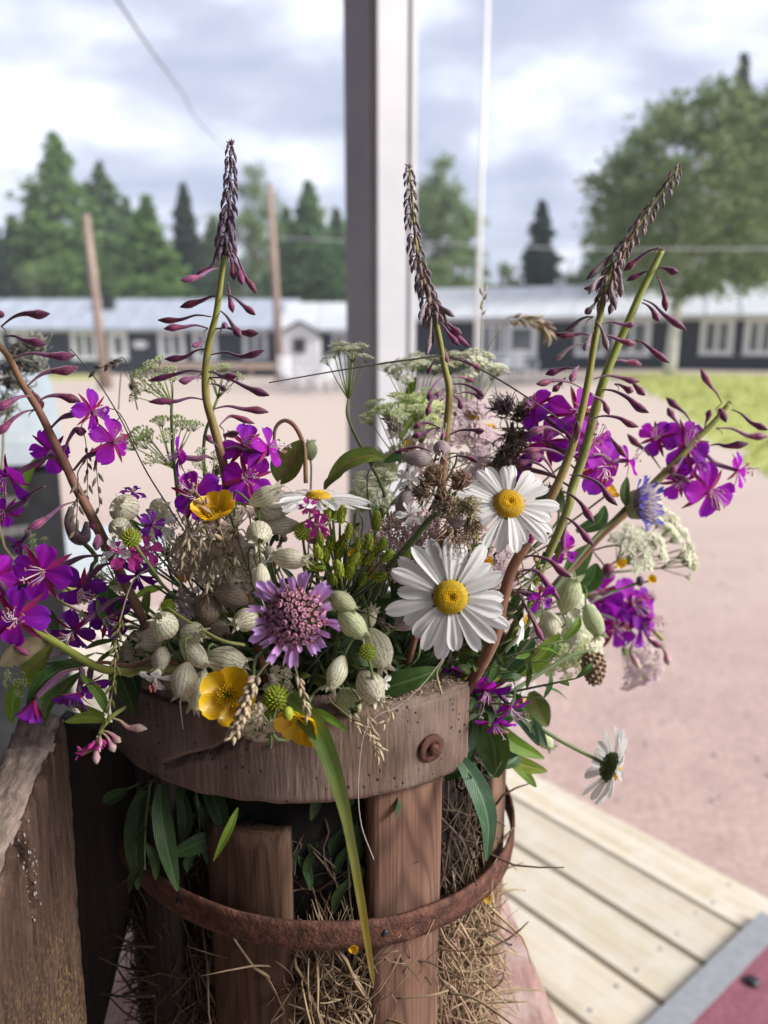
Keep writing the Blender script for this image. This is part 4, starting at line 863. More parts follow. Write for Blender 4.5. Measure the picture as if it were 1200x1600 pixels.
stave(-24, -2, ZB, .759, M['stave_ring'], rag=.0012); stave(17.5, 38.5, ZB, .79, M['stave']); stave(64, 88, ZB, .757, M['stave'], taper=-2)
stave(-52, -37, ZB, .79, M['stave_grey']); stave(-80, -60, ZB, .80, M['shade_toned']); stave(-106, -86, ZB, .80, M['shade_toned'])  # left staves: dark wood colours hold the shade of this side
for a in (108, 140, 172, -150, -124): stave(a - 11, a + 11, ZB, .78, M['stave_grey'])
# hoop
v = []; f = []; n = 150; prof = [(RB + .0005, -.0082), (RB + .0022, -.0078), (RB + .0026, -.004), (RB + .0024, 0), (RB + .0026, .004), (RB + .0022, .0078), (RB + .0005, .0082)]
for i in range(n):
    th = 360 * i / n
    for (r_, z_) in prof: v.append(cyl(th, r_ + .0005 * mnoise.noise((math.sin(R(th)) * 9, math.cos(R(th)) * 9, z_ * 90)), .7085 + z_ - .012 * math.sin(R(th)) + .0006 * mnoise.noise((th * .07, z_ > 0, 0))))
for i in range(n):
    for j in range(7): f.append((i * 7 + j, i * 7 + (j + 1) % 7, ((i + 1) % n) * 7 + (j + 1) % 7, ((i + 1) % n) * 7 + j))
hp = obj('hoop', mesh('hoop', v, f), M['rust'], bk)
for th in (88.5, 20, -30):
    v, f, uv = lathev([(.001, -.0004), (.0022, -.0002), (.0016, .0008), (.0001, .001)], 8); p = cyl(th, RB + .0026, .7085 - .012 * math.sin(R(th))); obj('nail', mesh('nail', [frame(p, p - Vector((CB.x, CB.y, p.z))) @ q for q in v], f, uv), M['dark'], hp)
v, f, uv = lathev([(.001, 0), (.104, 0), (.106, .15), (.107, .235), (.10, .245), (.001, .24)], 40)
v = [q + Vector((CB.x, CB.y, ZB + .001)) + Vector((0, 0, .004 * mnoise.noise(q * 60))) for q in v]
tag(obj('soil', mesh('soil', v, f, uv), M['soil']), 'dark earth and near-black liner filling the inside of the wooden basket', 'soil', kind='stuff')  # wall raised as a near-black liner; the inside's shade is in its colour
# straw between the staves
def straw(name, n, *a, **k):
    straw1(name, int(n * .8), *a, **k)
    k2 = dict(k); k2['rad'] = (.0007, .0013); k2['Ls'] = (.05, .11); a2 = list(a); a2[5] = a2[5] + ', the long broad stalks' if len(a2) > 5 else a2[5]
    if len(a2) > 7: a2 = a2[:7]
    if a[1] < 70: straw1(name, int(n * .12), *a2, **k2)
def straw1(name, n, th0, th1, z0, z1, m, label, rr=(.105, .127), Ls=(.025, .07), flat=.5, rad=(.00025, .0009)):
    mb = MB()
    for _ in range(n):
        th = rnd(th0, th1); z_ = rnd(z0, z1); r_ = rnd(*rr); p = cyl(th, r_, z_); L = rnd(*Ls); a = Vector((rnd(-1, 1), rnd(-1, 1) * flat, rnd(-2.2, 2.2))).normalized()
        ou = (p - Vector((CB.x, CB.y, p.z))).normalized(); pts = [p + a * L * (q - .5) + Vector((rnd(-1, 1), rnd(-1, 1), rnd(-1, 1))) * L * .05 + ou * (-.3 * L * (q - .5) ** 2 + .002) for q in (0, .25, .5, .75, 1)]
        rw = rnd(*rad); v, f, uv = tubev(smoothpts(pts, 2), [rw * (1 - .6 * abs(q - 4) / 4) for q in range(9)], 4, .38); mb.add(v, f, uv)
    tag(obj(name, mb, m), label, 'straw', kind='stuff')
straw('straw', 1300, -4, 19, ZB, .69, M['straw'], 'dry tan straw stuffed between the two front staves under the rusty hoop', rr=(.102, .119))
straw('straw', 1100, 38, 66, ZB, .685, M['straw'], 'bulging tan straw right of the reddish front stave, under the hoop', (.102, .120))
straw('straw', 260, 86, 118, ZB, .68, M['straw'], 'loose straw sticking out at the right side of the basket', (.106, .122), (.02, .045))
straw('straw', 1100, -75, -22, ZB, .67, M['straw_shaded'], 'dark straw and fibres at the shaded left side of the basket', (.100, .117))
straw('straw', 200, 40, 64, .69, .765, M['straw_shaded'], 'sparse dark straw behind the hanging blue-green leaf', (.10, .112), (.015, .04))
straw('straw', 300, -30, 50, .66, .70, M['straw_shaded'], 'dark matted straw inside the basket just above the hoop', (.09, .118), (.015, .045), rad=(.0003, .0006))
straw('straw', 200, -70, 24, .70, .755, M['straw_shaded'], 'dark plant fibres in the gap under the curved rim', (.098, .108), (.015, .045))
for pts, rw, lb in [([(700, 1548, .392), (668, 1556, .388), (620, 1560, .39)], .0005, 'pale loose straw lying across the reddish stave'), ([(700, 1552, .395), (740, 1560, .39), (800, 1600, .38), (830, 1630, .38)], .0007, 'long pale straw curving off the basket at the lower right'),
                    ([(158, 1552, .46), (190, 1557, .45), (240, 1556, .43)], .0007, 'dark twig sticking out left over the cream bench edge'), ([(765, 1460, .44), (795, 1475, .45), (800, 1476, .45)], .0006, 'short dark twig poking from the straw at the right'), ([(752, 1410, .43), (760, 1425, .42), (788, 1450, .43)], .0005, 'thin tan straw bent over the right stave')]:
    v, f, uv = tubev(smoothpts([P(*q) for q in pts], 5), rw, 5); tag(obj('straw_stalk', mesh('straw_stalk', v, f, uv), M['straw'] if 'dark' not in lb else M['stem_dark']), lb, 'straw')

# ---- the light summer haze over the yard
mb = MB(); mb.box((0, 0, 6.75), (610, 610, 17.5)); hz = obj('haze', mb.mesh('haze', False))
hm, ht = newmat('haze'); hg = NG(ht); pv = hg.n('ShaderNodeVolumePrincipled', {'Color': (0.86, 0.92, 1.0, 1), 'Density': HAZE}); ho = hg.n('ShaderNodeOutputMaterial'); ht.links.new(pv.outputs[0], ho.inputs['Volume'])
hz.data.materials.append(hm); hz['kind'] = 'stuff'

mb = MB()
for k in range(1500):
    y_ = 2.2 + 16 * random.random() ** 1.6; x_ = rnd(-.5, .55) * y_ * 1.1; s_ = random.choice((.003, .004, .006, .008, .011)); v, f, uv = icov(1, 3, 5)
    if Vector((x_, y_, 0)).dot(DN) < 1.45 and Vector((x_, y_, 0)).dot(DT) > -2.8: continue
    mb.addm(v, f, Matrix.Translation((x_, y_, gz(x_, y_) + s_ * .3)) @ Matrix.Rotation(rnd(0, 6), 4, 'Z') @ Matrix.Diagonal((s_ * rnd(.8, 1.5), s_, s_ * .6, 1)))
o = obj('pebbles', mb, m_plain('pebble', (0.34, 0.26, 0.24), (0.50, 0.41, 0.38), 12, 0.9)); o['kind'] = 'stuff'

# ================================================================== the bouquet
def px2m(p, d): return p * d / F
MOUTH = Vector((-.043, .455, .765))
def petal(name, L, wf, zf, nu=9, nv=5, notch=0.0, cup=0.1, wav=0.0, groove=0.0):
    """petal along +x from the origin, width profile wf(u), height zf(u), cupped across"""
    v = []; uv = []; f = []; ph = rnd(0, 6)
    for i in range(nu + 1):
        u = i / nu; w_ = wf(u)
        for j in range(nv + 1):
            q = j / nv * 2 - 1
            x_ = L * (u - notch * (u ** 6) * (1 - abs(q)) ** 1.5 ); z_ = L * zf(u) + cup * w_ * q * q * L + groove * L * w_ * math.cos(q * 6.8) + wav * L * u * math.sin(q * 5 + ph + u * 3)
            v.append((x_, L * w_ * q * .5, z_)); uv.append((u, j / nv))
    for i in range(nu):
        for j in range(nv): a = i * (nv + 1) + j; f.append((a, a + 1, a + nv + 2, a + nv + 1))
    return mesh(name, v, f, uv)
sn = lambda u: math.sin(math.pi * u)
ROUND = lambda W, k=.62: (lambda u: W * (0.10 + 0.90 * min(1, (u / k)) ** 1.1 * (1 if u < k else math.sqrt(max(0.02, 1 - ((u - k) / (1 - k)) ** 2)))))
STRAP = lambda W: (lambda u: W * (0.38 + 0.62 * min(1, u * 1.5) ** .8) * (1 if u < .70 else math.sqrt(max(.05, 1 - ((u - .70) / .31) ** 2))))
LANCE = lambda W: (lambda u: W * max(.06, sn(min(1, u * .92 + .06)) ** .8))
PT = {}
PT['fire'] = [petal('petal', 1, ROUND(w_, k), (lambda u, c=c: c * u - .18 * u * u), 9, 6, n, .12, wv) for w_, k, c, n, wv in [(.86, .66, .16, .10, .04), (.80, .62, .02, .05, .07), (.92, .68, .25, .13, .05), (.76, .64, -.08, .04, .08), (.70, .70, .35, .16, .09), (.84, .6, -.2, .08, .06)]]
PT['sepal'] = [petal('sepal', 1, LANCE(.19), (lambda u, c=c: c * u - .15 * u * u), 6, 2, 0, .2) for c in (.05, -.1, .2)]
PT['daisy'] = [petal('petal', 1, STRAP(w_), (lambda u, c=c, d_=d_: c * u - d_ * u * u), 11, 12, .035, cp, wv, .035) for w_, c, d_, cp, wv in [(.33, .10, .16, -.14, .004), (.36, .16, .26, .08, .01), (.31, .02, .10, .16, .008), (.34, .2, .32, -.1, .006), (.30, -.02, .05, -.14, .012)]]
PT['butter'] = [petal('petal', 1, ROUND(w_, .6), (lambda u, c=c: c * u * u), 9, 7, .03, .28, .02) for w_, c in [(1.0, .25), (.95, .35), (1.05, .18)]]
PT['lobe'] = [petal('petal', 1, (lambda u: .34 * (0.3 + .7 * min(1, u * 1.6)) * (1 if u < .9 else .82)), (lambda u, c=c: .1 * u + c * u * u), 7, 4, nt, .35, .03) for c, nt in ((.15, -.12), (-.12, .18), (.3, .12))]
PT['camp'] = [petal('petal', 1, ROUND(.62, .7), (lambda u: .1 * u - .2 * u * u), 7, 6, .42, .1, .04), petal('petal', 1, ROUND(.55, .7), (lambda u: .2 * u - .4 * u * u), 7, 6, .5, .1, .05)]
for k in PT:
    pass
def setm(ms, m):
    out = []
    for a in ms:
        c = a.copy(); c.name = a.name; c.materials.clear(); c.materials.append(m); out.append(c)
    return out
PM = {'fire': setm(PT['fire'], M['fire_petal']), 'fdark': setm(PT['fire'], M['fire_dark']), 'sepal': setm(PT['sepal'], M['sepal']), 'daisy': setm(PT['daisy'], M['daisy']), 'butter': setm(PT['butter'], M['butter']),
      'scab': setm(PT['lobe'], M['scab_petal']), 'blue': setm(PT['lobe'], M['blue_petal']), 'pink': setm(PT['camp'], M['pinkpetal']), 'white': setm(PT['camp'], M['whitepetal']), 'violet': setm(PT['camp'], M['fire_dark'])}

def tube(name, pts, rad, m, parent, n=7, sm=5, **k):
    pts = [Vector(p) for p in pts]; pp = smoothpts(pts, sm) if sm else pts
    r_ = lerpl(rad, len(pp)) if hasattr(rad, '__len__') else rad
    v, f, uv = tubev(pp, r_, n); return obj(name, mesh(name, v, f, uv), m, parent, **k)
def stem_to_mouth(p, back, L, spread=.05):
    """points of a stem leaving a head at p backwards and then going down into the basket"""
    a = p + back * L; e = MOUTH + Vector((rnd(-1, 1), rnd(-1, 1), 0)) * spread + (Vector((p.x, p.y, 0)) - Vector((MOUTH.x, MOUTH.y, 0))) * .22
    m_ = a.lerp(e, .5) + Vector((0, 0, .012)) + back * L * .3
    return [p, a, m_, e]

# ---- fireweed
def stamens(name, n=8, L=.75, m=None):
    mb = MB(); ab = MB()
    for i in range(n):
        q = 6.28 * i / n + rnd(-.3, .3); d = Vector((math.cos(q) * .45 - .1, math.sin(q) * .45, 1)).normalized(); e = d * L * rnd(.8, 1.1) + Vector((.25, 0, -.1)); 
        v, f, uv = tubev(smoothpts([Vector((0, 0, 0)), d * .35, e], 3), .014, 4); mb.add(v, f, uv)
        v, f, uv = icov(1, 4, 5); ab.addm(v, f, frame(e, Vector((rnd(-1, 1), rnd(-1, 1), .3)), (.035, .035, .085)))
    v, f, uv = tubev(smoothpts([Vector((0, 0, 0)), Vector((.1, 0, .5)), Vector((.35, .05, .85))], 3), .02, 5); mb.add(v, f, uv)
    for i in range(4):
        q = 1.57 * i; v, f, uv = tubev([Vector((.35, .05, .85)), Vector((.35 + .1 * math.cos(q), .05 + .1 * math.sin(q), .92))], .016, 4); mb.add(v, f, uv)
    a = mb.mesh(name); a.materials.append(M['stamen']); b = ab.mesh('anther'); b.materials.append(M['anther']); return a, b
ST = [stamens('stamen') for _ in range(3)]
def fire_flower(parent, px, py, d, rpx, face, attach=None, roll=None, kind='fire', open_=1.0, petals=4, label=None, stam=True):
    c = P(px, py, d); R_ = px2m(rpx, d); face = V(*face); roll = rnd(0, 6.28) if roll is None else roll
    MF = frame(c, face, R_, roll)
    # ovary: the slim tube from the stem to the flower, with the small disc it opens from
    a = attach if attach is not None else c - face * R_ * 1.1 + Vector((0, 0, -.004))
    mid = c.lerp(a, .35) - face * R_ * .32
    pts = smoothpts([a, a.lerp(mid, .5) + Vector((0, 0, .0015)), mid, c - face * R_ * .02], 5)
    v, f, uv = tubev(pts, lerpl([.0006, .0007, .0014, .0016, .0012], len(pts)), 7)
    uv = [(u * .5, w_) for u, w_ in uv]
    fl = obj('flower', mesh('flower', v, f, uv), M['bud'], parent, label=label)
    for k in range(petals):
        q = k * math.pi / 2 + rnd(-.16, .16); t = rnd(-.12, .12) + (1 - open_) * 1.25
        o = obj('petal', random.choice(PM[kind]), None, fl, MF @ Matrix.Rotation(q, 4, 'Z') @ Matrix.Rotation(-t, 4, 'Y') @ Matrix.Diagonal((rnd(.92, 1.05), rnd(.9, 1.08), 1, 1)))
    for k in range(4):
        q = k * math.pi / 2 + math.pi / 4 + rnd(-.1, .1); t = (1 - open_) * 1.2 - .1
        obj('sepal', random.choice(PM['sepal']), None, fl, MF @ Matrix.Rotation(q, 4, 'Z') @ Matrix.Rotation(-t, 4, 'Y') @ Matrix.Translation((0, 0, -.02)))
    if stam:
        a_, b_ = random.choice(ST); down = Matrix.Rotation(rnd(0, 6.28), 4, 'Z')
        obj('stamen', a_, None, fl, MF @ down); obj('anther', b_, None, fl, MF @ down)
    return fl
def bud(parent, pts, d, w=6.0, m='bud', dd=0.0):
    """stalk and spindle shaped bud through three photograph points: foot on the stem, neck, tip"""
    a, b, c = pts; pa, pb, pc = P(a[0], a[1], d), P(b[0], b[1], d + dd), P(c[0], c[1], d + dd * 1.6)
    pp = smoothpts([pa, pa.lerp(pb, .5) + UP * px2m(math.hypot(b[0] - a[0], b[1] - a[1]) * .10, d), pb, pb.lerp(pc, .5) - UP * px2m(math.hypot(c[0] - b[0], c[1] - b[1]) * rnd(-.03, .08), d), pc], 5)
    k = len(pp); h = k // 2; rr = []
    L2 = math.hypot(c[0] - b[0], c[1] - b[1]); w = w * rnd(.85, 1.12) * (.8 if L2 < 14 else 1)
    for i in range(k):
        if i <= h: u = i / h; q = .18 + .34 * u ** 1.5
        else: u = (i - h) / (k - 1 - h); q = max(.10, (.42 + .62 * math.sin(min(1, u * 1.35) * math.pi / 2)) if u < .48 else 1.02 * math.cos((u - .48) / .52 * math.pi / 2) ** .8)
        rr.append(px2m(w * q, d))
    v, f, uv = tubev(pp, rr, 8)
    # uv: neck at .5
    return obj('bud', mesh('bud', v, f, uv), M[m], parent)
def raceme(parent, pts, d, n, w0, w1, m, L=(16, 24), tip=True, hang=1.0):
    """crowded small buds hanging round the tip of a spike; pts from the tip downwards"""
    pp = smoothpts([P(x_, y_, d) for x_, y_ in pts], 8); k = len(pp)
    tube('axis', [pp[0], pp[k // 2], pp[-1]], [px2m(1.5, d), px2m(3, d), px2m(4.5, d)], M['stem_dark'] if m != 'bud_grey' else M['stem_fire'], parent, 6)
    for i in range(n):
        u = (i + .5) / n; p = pp[min(k - 1, int(u * (k - 1)))]; ax = (pp[min(k - 1, int(u * (k - 1)) + 1)] - pp[max(0, int(u * (k - 1)) - 1)]).normalized()
        q = i * 2.39996 + rnd(-.2, .2); s = ax.orthogonal().normalized(); s = Matrix.Rotation(q, 3, ax) @ s
        R_ = px2m(w0 + (w1 - w0) * u, d); ln = px2m(L[0] + (L[1] - L[0]) * u, d) * rnd(.8, 1.15)
        dirn = (Vector((0, 0, -1)) * hang + ax * .6 + s * (.35 + .15 * u)).normalized()
        a = p; b = p + s * R_ * .75 + ax * -R_ * .2; c = b + dirn * ln * .55 + s * R_ * .25; e = b + dirn * ln + s * R_ * .12
        pb = smoothpts([a, b, b.lerp(c, .5), c, e], 2); kk = len(pb); bw = px2m((2.2 + 1.7 * u) * rnd(.85, 1.15), d)
        v, f, uv = tubev(pb, [bw * x_ for x_ in lerpl([.25, .3, .45, .6, .95, 1, .85, .5, .12], kk)], 6); obj('bud', mesh('bud', v, f, uv), M[m], parent)
    if tip:
        for i in range(14):
            p = pp[0]; dr = (UP * rnd(.2, 1) + RT * rnd(-1, 1) * .8 - FW * rnd(-1, 1) * .8).normalized(); ln = px2m(rnd(5, 10), d)
            v, f, uv = tubev([p, p + dr * ln * .5, p + dr * ln], [px2m(1.6, d), px2m(1.5, d), px2m(.3, d)], 5); obj('bract', mesh('bract', v, f, uv), M[m], parent)
def spike(label, stem, d, rad, sm, buds, rac=None, flowers=(), cut=False, bw=6.0, dend=None, group='fireweed spikes'):
    """stem: photograph points top to bottom"""
    n = len(stem); ds = [d + ((dend or d) - d) * (i / (n - 1)) ** 2 for i in range(n)]
    pts = [P(x_, y_, q) for (x_, y_), q in zip(stem, ds)]
    dr_ = (pts[-1] - pts[-2]).normalized(); m1 = pts[-1] + dr_ * .03
    base = m1.lerp(MOUTH, .35) + dr_ * .02; base.z = min(base.z, MOUTH.z - .01)
    allp = pts + [m1, base]
    r = thing('fireweed', label, 'flower', base, group)
    pp = smoothpts(allp, 5); rr = lerpl([px2m(q * .82, d) for q in rad] + [px2m(rad[-1] * .7, d)], len(pp))
    rr = [q * (1 + .05 * mnoise.noise((i * .9, d * 90, 3))) for i, q in enumerate(rr)]
    v, f, uv = tubev(pp, rr, 10); obj('stem', mesh('stem', v, f, uv), M[sm], r)
    def near_d(y_):
        j = min(range(n), key=lambda i: abs(stem[i][1] - y_)); return ds[j]
    for i, b in enumerate(buds):
        m = 'bud'
        if len(b) > 3: m = b[3]
        if m == 'front': bud(r, b[:3], near_d(b[0][1]) - .006, bw, 'bud', -.012)
        else: bud(r, b[:3], near_d(b[0][1]), bw, m, rnd(-.012, .006))
        if i % 3 == 0:      # thin bract under the bud
            a = P(b[0][0], b[0][1], near_d(b[0][1])); s = 1 if b[1][0] > b[0][0] else -1
            e = a + RT * px2m(s * rnd(5, 12), d) - UP * px2m(rnd(8, 18), d); tube('bract', [a, a.lerp(e, .5) + RT * px2m(s * 4, d), e], [.0004, .0003, .0001], M['stem_red'], r, 4, 3)
    if rac: raceme(r, *rac[:1], d, *rac[1:])
    for fl in flowers:
        k = dict(fl[5]) if len(fl) > 5 else {}
        dd_ = fl[2] or near_d(fl[1]); at = k.pop('at', None)
        if at: k['attach'] = P(at[0], at[1], near_d(at[1]))
        fire_flower(r, fl[0], fl[1], dd_, fl[3], fl[4], **k)
    if cut:
        p = pts[0]; t = (pts[0] - pts[1]).normalized(); v, f, uv = lathev([(.0003, 0), (px2m(rad[0], d) * .9, 0), (px2m(rad[0], d) * .85, .0005), (.0003, .0002)], 10); obj('cut_end', mesh('cut_end', [frame(p, t) @ q for q in v], f, uv), M['stem_tan'], r)
    return r
# left tall spike
A_ = spike('tall fireweed spike with a dark drooping bud tip, left of the white post', [(351, 398), (345, 440), (338, 490), (328, 530), (322, 570), (322, 620), (332, 660), (343, 700), (352, 740), (360, 800), (372, 860)], .395, [4.5, 6, 6.5, 7.5, 8, 9, 9, 9], 'stem_fire', [
    ((345, 398), (329, 418), (305, 430)), ((346, 419), (313, 431), (282, 438)), ((355, 392), (363, 412), (366, 438)), ((362, 388), (383, 432), (401, 459)), ((358, 400), (373, 420), (379, 445)), ((345, 463), (315, 470), (281, 480)),
    ((352, 459), (379, 476), (399, 492)), ((356, 441), (359, 466), (364, 489)), ((330, 495), (284, 499), (246, 500), 'bud'), ((325, 513), (287, 511), (256, 514)), ((345, 486), (364, 509), (376, 526)), ((336, 514), (376, 519), (404, 521)),
    ((322, 545), (291, 557), (257, 561)), ((330, 554), (376, 557), (413, 547)), ((320, 534), (313, 537), (300, 541), 'front'), ((318, 582), (277, 584), (231, 595)), ((315, 591), (300, 591), (279, 595), 'front'), ((326, 581), (347, 588), (370, 588), 'front'),
    ((326, 590), (385, 605), (421, 618)), ((320, 625), (275, 627), (232, 628)), ((330, 640), (380, 639), (420, 644)), ((343, 665), (362, 650), (398, 662)), ((328, 600), (345, 604), (352, 608), 'front'), ((344, 520), (350, 505), (352, 512), 'front'), ((342, 700), (330, 690), (322, 680), 'front'), ((352, 690), (352, 680), (374, 676), 'front')],
    ([(361, 226), (360, 270), (358, 320), (353, 360), (351, 400)], 64, 6, 12, 'bud_dark', (14, 26)), [
    (384, 697, 0, 40, (.2, .3, .75), {'at': (352, 690)}), (386, 748, .385, 42, (.1, .15, 1), {'at': (358, 745)}), (419, 700, .39, 36, (.75, .3, .3), {'at': (352, 702)}), (280, 714, .39, 32, (-.85, .1, .3), {'at': (334, 718)}), (306, 774, .38, 44, (-.1, .1, 1), {'at': (352, 770)}), (365, 770, .395, 36, (.1, -.4, .8), {'at': (358, 760)})])
B_ = spike('fireweed spike with a slender purple-brown bud tip right of the white post', [(663, 440), (675, 480), (685, 520), (694, 570), (702, 610), (700, 650), (695, 700), (690, 760), (680, 830)], .40, [3, 5, 6, 7, 8, 8, 7], 'stem_fire', [
    ((675, 480), (664, 500), (663, 515), 'bud_grey'), ((676, 485), (672, 520), (667, 555), 'bud_grey'), ((680, 490), (673, 510), (678, 540), 'bud_grey'), ((685, 495), (705, 510), (722, 522)), ((686, 500), (702, 515), (735, 543)), ((688, 505), (700, 520), (718, 540)), ((672, 470), (662, 480), (655, 500), 'bud_grey'), ((672, 468), (690, 480), (710, 495), 'bud_grey'),
    ((683, 561), (673, 573), (667, 585)), ((695, 545), (697, 555), (700, 567), 'front'), ((705, 557), (736, 568), (753, 576)), ((694, 587), (674, 610), (670, 627)), ((688, 612), (672, 631), (667, 650)), ((708, 590), (727, 591), (742, 597)), ((708, 600), (743, 608), (757, 619)),
    ((708, 617), (718, 626), (721, 640)), ((715, 615), (741, 615), (756, 622)), ((687, 669), (662, 661), (645, 669)), ((688, 668), (662, 678), (644, 683)), ((701, 680), (739, 672), (757, 673)), ((676, 707), (641, 700), (616, 707)), ((699, 717), (729, 714), (748, 722)), ((693, 668), (693, 675), (692, 685), 'front'), ((690, 610), (686, 612), (684, 620), 'front')],
    ([(640, 262), (642, 320), (648, 380), (660, 430), (672, 470), (682, 500)], 92, 7, 13, 'bud_grey', (12, 24)), bw=5.0)
C_ = spike('fireweed spike leaning right with a long grey-purple bud tip', [(958, 408), (948, 440), (938, 490), (928, 540), (918, 600), (905, 660), (890, 710), (872, 755), (850, 800), (825, 845), (800, 890), (785, 940)], .405, [4, 6, 7, 7, 8, 9, 10, 11, 12], 'stem_fire', [
    ((965, 396), (942, 410), (916, 437), 'bud_grey'), ((958, 430), (955, 455), (962, 480), 'bud_grey'), ((964, 420), (970, 440), (970, 465), 'bud_grey'), ((950, 430), (930, 440), (920, 460), 'bud_grey'), ((952, 450), (958, 470), (952, 492), 'bud_grey'),
    ((918, 538), (888, 545), (862, 565), 'bud_grey'), ((927, 495), (906, 500), (882, 516), 'bud_grey'), ((936, 507), (974, 507), (994, 507)), ((936, 525), (967, 531), (994, 538)), ((922, 525), (902, 522), (867, 522)), ((900, 577), (877, 577), (852, 585)), ((908, 606), (864, 595), (838, 600)), ((885, 590), (875, 600), (863, 612)),
    ((905, 572), (898, 580), (892, 596), 'front'), ((923, 618), (943, 628), (952, 648)), ((917, 657), (967, 653), (998, 667)), ((928, 592), (970, 590), (1000, 596)), ((890, 690), (853, 668), (823, 677)), ((887, 717), (847, 702), (815, 705)), ((868, 745), (845, 712), (829, 716)), ((866, 745), (830, 721), (800, 722)),
    ((898, 692), (901, 684), (902, 658), 'front'), ((890, 742), (937, 757), (965, 790)), ((876, 767), (908, 787), (928, 817)), ((877, 807), (903, 823), (928, 853)), ((813, 870), (860, 877), (893, 902)), ((800, 897), (840, 893), (877, 940)), ((800, 920), (833, 970), (850, 1003)), ((930, 500), (942, 520), (950, 548), 'bud_grey'), ((928, 515), (920, 530), (913, 548), 'bud_grey'), ((935, 470), (925, 480), (914, 490), 'bud_grey')],
    ([(1060, 262), (1040, 295), (1010, 335), (985, 372), (962, 405), (950, 440), (946, 470)], 84, 7, 12, 'bud_grey', (14, 22)), bw=6, flowers=[(843, 933, .40, 26, (.3, -.3, .6), {'at': (800, 930)})])
D_ = spike('fireweed stem with a blunt cut top behind the leaning right spike', [(1034, 392), (1020, 420), (1000, 460), (985, 495), (965, 540), (945, 590), (930, 640), (915, 700), (895, 760)], .425, [6, 7, 8, 9, 9], 'stem_lime', [
    ((1032, 387), (996, 405), (974, 424)), ((1028, 419), (1041, 420), (1060, 426)), ((1014, 424), (1001, 428), (979, 439)), ((1026, 432), (1037, 460), (1041, 487)), ((1005, 468), (1037, 491), (1073, 516)), ((1003, 473), (1019, 484), (1030, 502)), ((992, 531), (1014, 543), (1046, 567)), ((955, 565), (978, 565), (1003, 570)),
    ((960, 450), (938, 447), (912, 451)), ((934, 609), (980, 621), (1014, 645)), ((985, 595), (992, 602), (1008, 618)), ((950, 680), (960, 692), (978, 714)), ((960, 600), (975, 605), (990, 612))], None, [
    (900, 645, .44, 46, (.1, .2, 1), {'at': (935, 650)}), (921, 690, .435, 46, (.5, .1, .8), {'at': (925, 700)}), (937, 730, .44, 50, (.3, -.2, .9), {'at': (915, 715)}), (982, 720, .45, 28, (.8, .2, .3), {'at': (925, 710)}), (835, 638, .445, 38, (-.6, .3, .5), {'at': (905, 700)}), (853, 690, .45, 40, (-.3, .1, .9), {'at': (905, 720)}), (800, 725, .455, 34, (-.3, -.2, .7), {'kind': 'fdark', 'at': (890, 760)}), (880, 860, .45, 26, (.2, -.3, .8), {'at': (890, 800)})], cut=True)
E_ = spike('leaning red-brown fireweed stem at the left edge with side buds and flowers', [(-18, 515), (-5, 535), (15, 560), (35, 600), (60, 640), (80, 680), (100, 720), (118, 760), (140, 800), (160, 840), (180, 880), (200, 920), (222, 965)], .385, [5, 6, 7, 8, 9, 10, 10, 9], 'stem_red', [
    ((2, 510), (39, 490), (78, 490)), ((8, 525), (39, 532), (72, 538)), ((20, 560), (75, 555), (118, 555)), ((43, 603), (80, 580), (123, 573)), ((57, 628), (92, 618), (126, 627)), ((92, 725), (117, 672), (135, 674)), ((120, 783), (75, 808), (42, 828)), ((-10, 520), (-5, 490), (6, 492)), ((52, 620), (20, 625), (-10, 640)), ((55, 640), (20, 655), (-8, 680)), ((45, 610), (58, 620), (66, 640)), ((160, 862), (150, 830), (142, 812)), ((165, 860), (153, 838), (150, 860), 'front'), ((-5, 560), (-3, 570), (-12, 580))],
    None, [(143, 642, .382, 34, (.8, -.3, .3), {'at': (80, 668)}), (176, 690, .385, 38, (.7, .1, .5), {'at': (115, 735)}), (80, 706, .40, 38, (.05, .2, -.9), {'at': (90, 720)}), (15, 745, .39, 42, (-.35, -.5, .5), {'at': (88, 716)}), (66, 893, .375, 50, (.2, -.1, 1), {'at': (158, 868)}), (8, 800, .40, 26, (-.1, 0, 1), {'at': (70, 760)}),
    (128, 918, .385, 42, (.2, -.55, .6), {'kind': 'fdark', 'at': (178, 880)}), (115, 985, .385, 40, (-.2, -.6, .7), {'kind': 'fdark', 'at': (200, 930)}), (168, 965, .39, 38, (.2, -.2, .9), {'kind': 'fdark', 'at': (210, 950)}), (35, 845, .41, 28, (-.5, -.5, .3), {'kind': 'fdark', 'open_': .4, 'at': (40, 830)})], bw=7)
G_ = spike('short fireweed stem lying left over the plank with two big magenta flowers', [(38, 975), (80, 1000), (120, 1025), (160, 1045), (200, 1050)], .372, [8, 8, 8], 'stem_lime', [((120, 1025), (60, 1030), (10, 1000))], None, [(26, 966, .362, 52, (.12, -.12, 1), {'at': (80, 998)}), (-8, 900, .375, 38, (.3, 0, .8), {'at': (50, 980)})])
H_ = spike('fireweed tip with closed violet flowers drooping over the plank at the left', [(130, 1040), (160, 1035), (200, 1040)], .372, [3, 4], 'stem_red', [], None, [(55, 1092, .365, 40, (-.1, -.9, .3), {'kind': 'fdark', 'open_': .22, 'at': (130, 1044), 'stam': False}), (122, 1082, .368, 40, (-.2, -.8, .5), {'kind': 'fdark', 'open_': .45, 'at': (125, 1042)}), (140, 1065, .375, 30, (.4, -.6, .5), {'kind': 'fdark', 'open_': .5, 'at': (150, 1040)})])
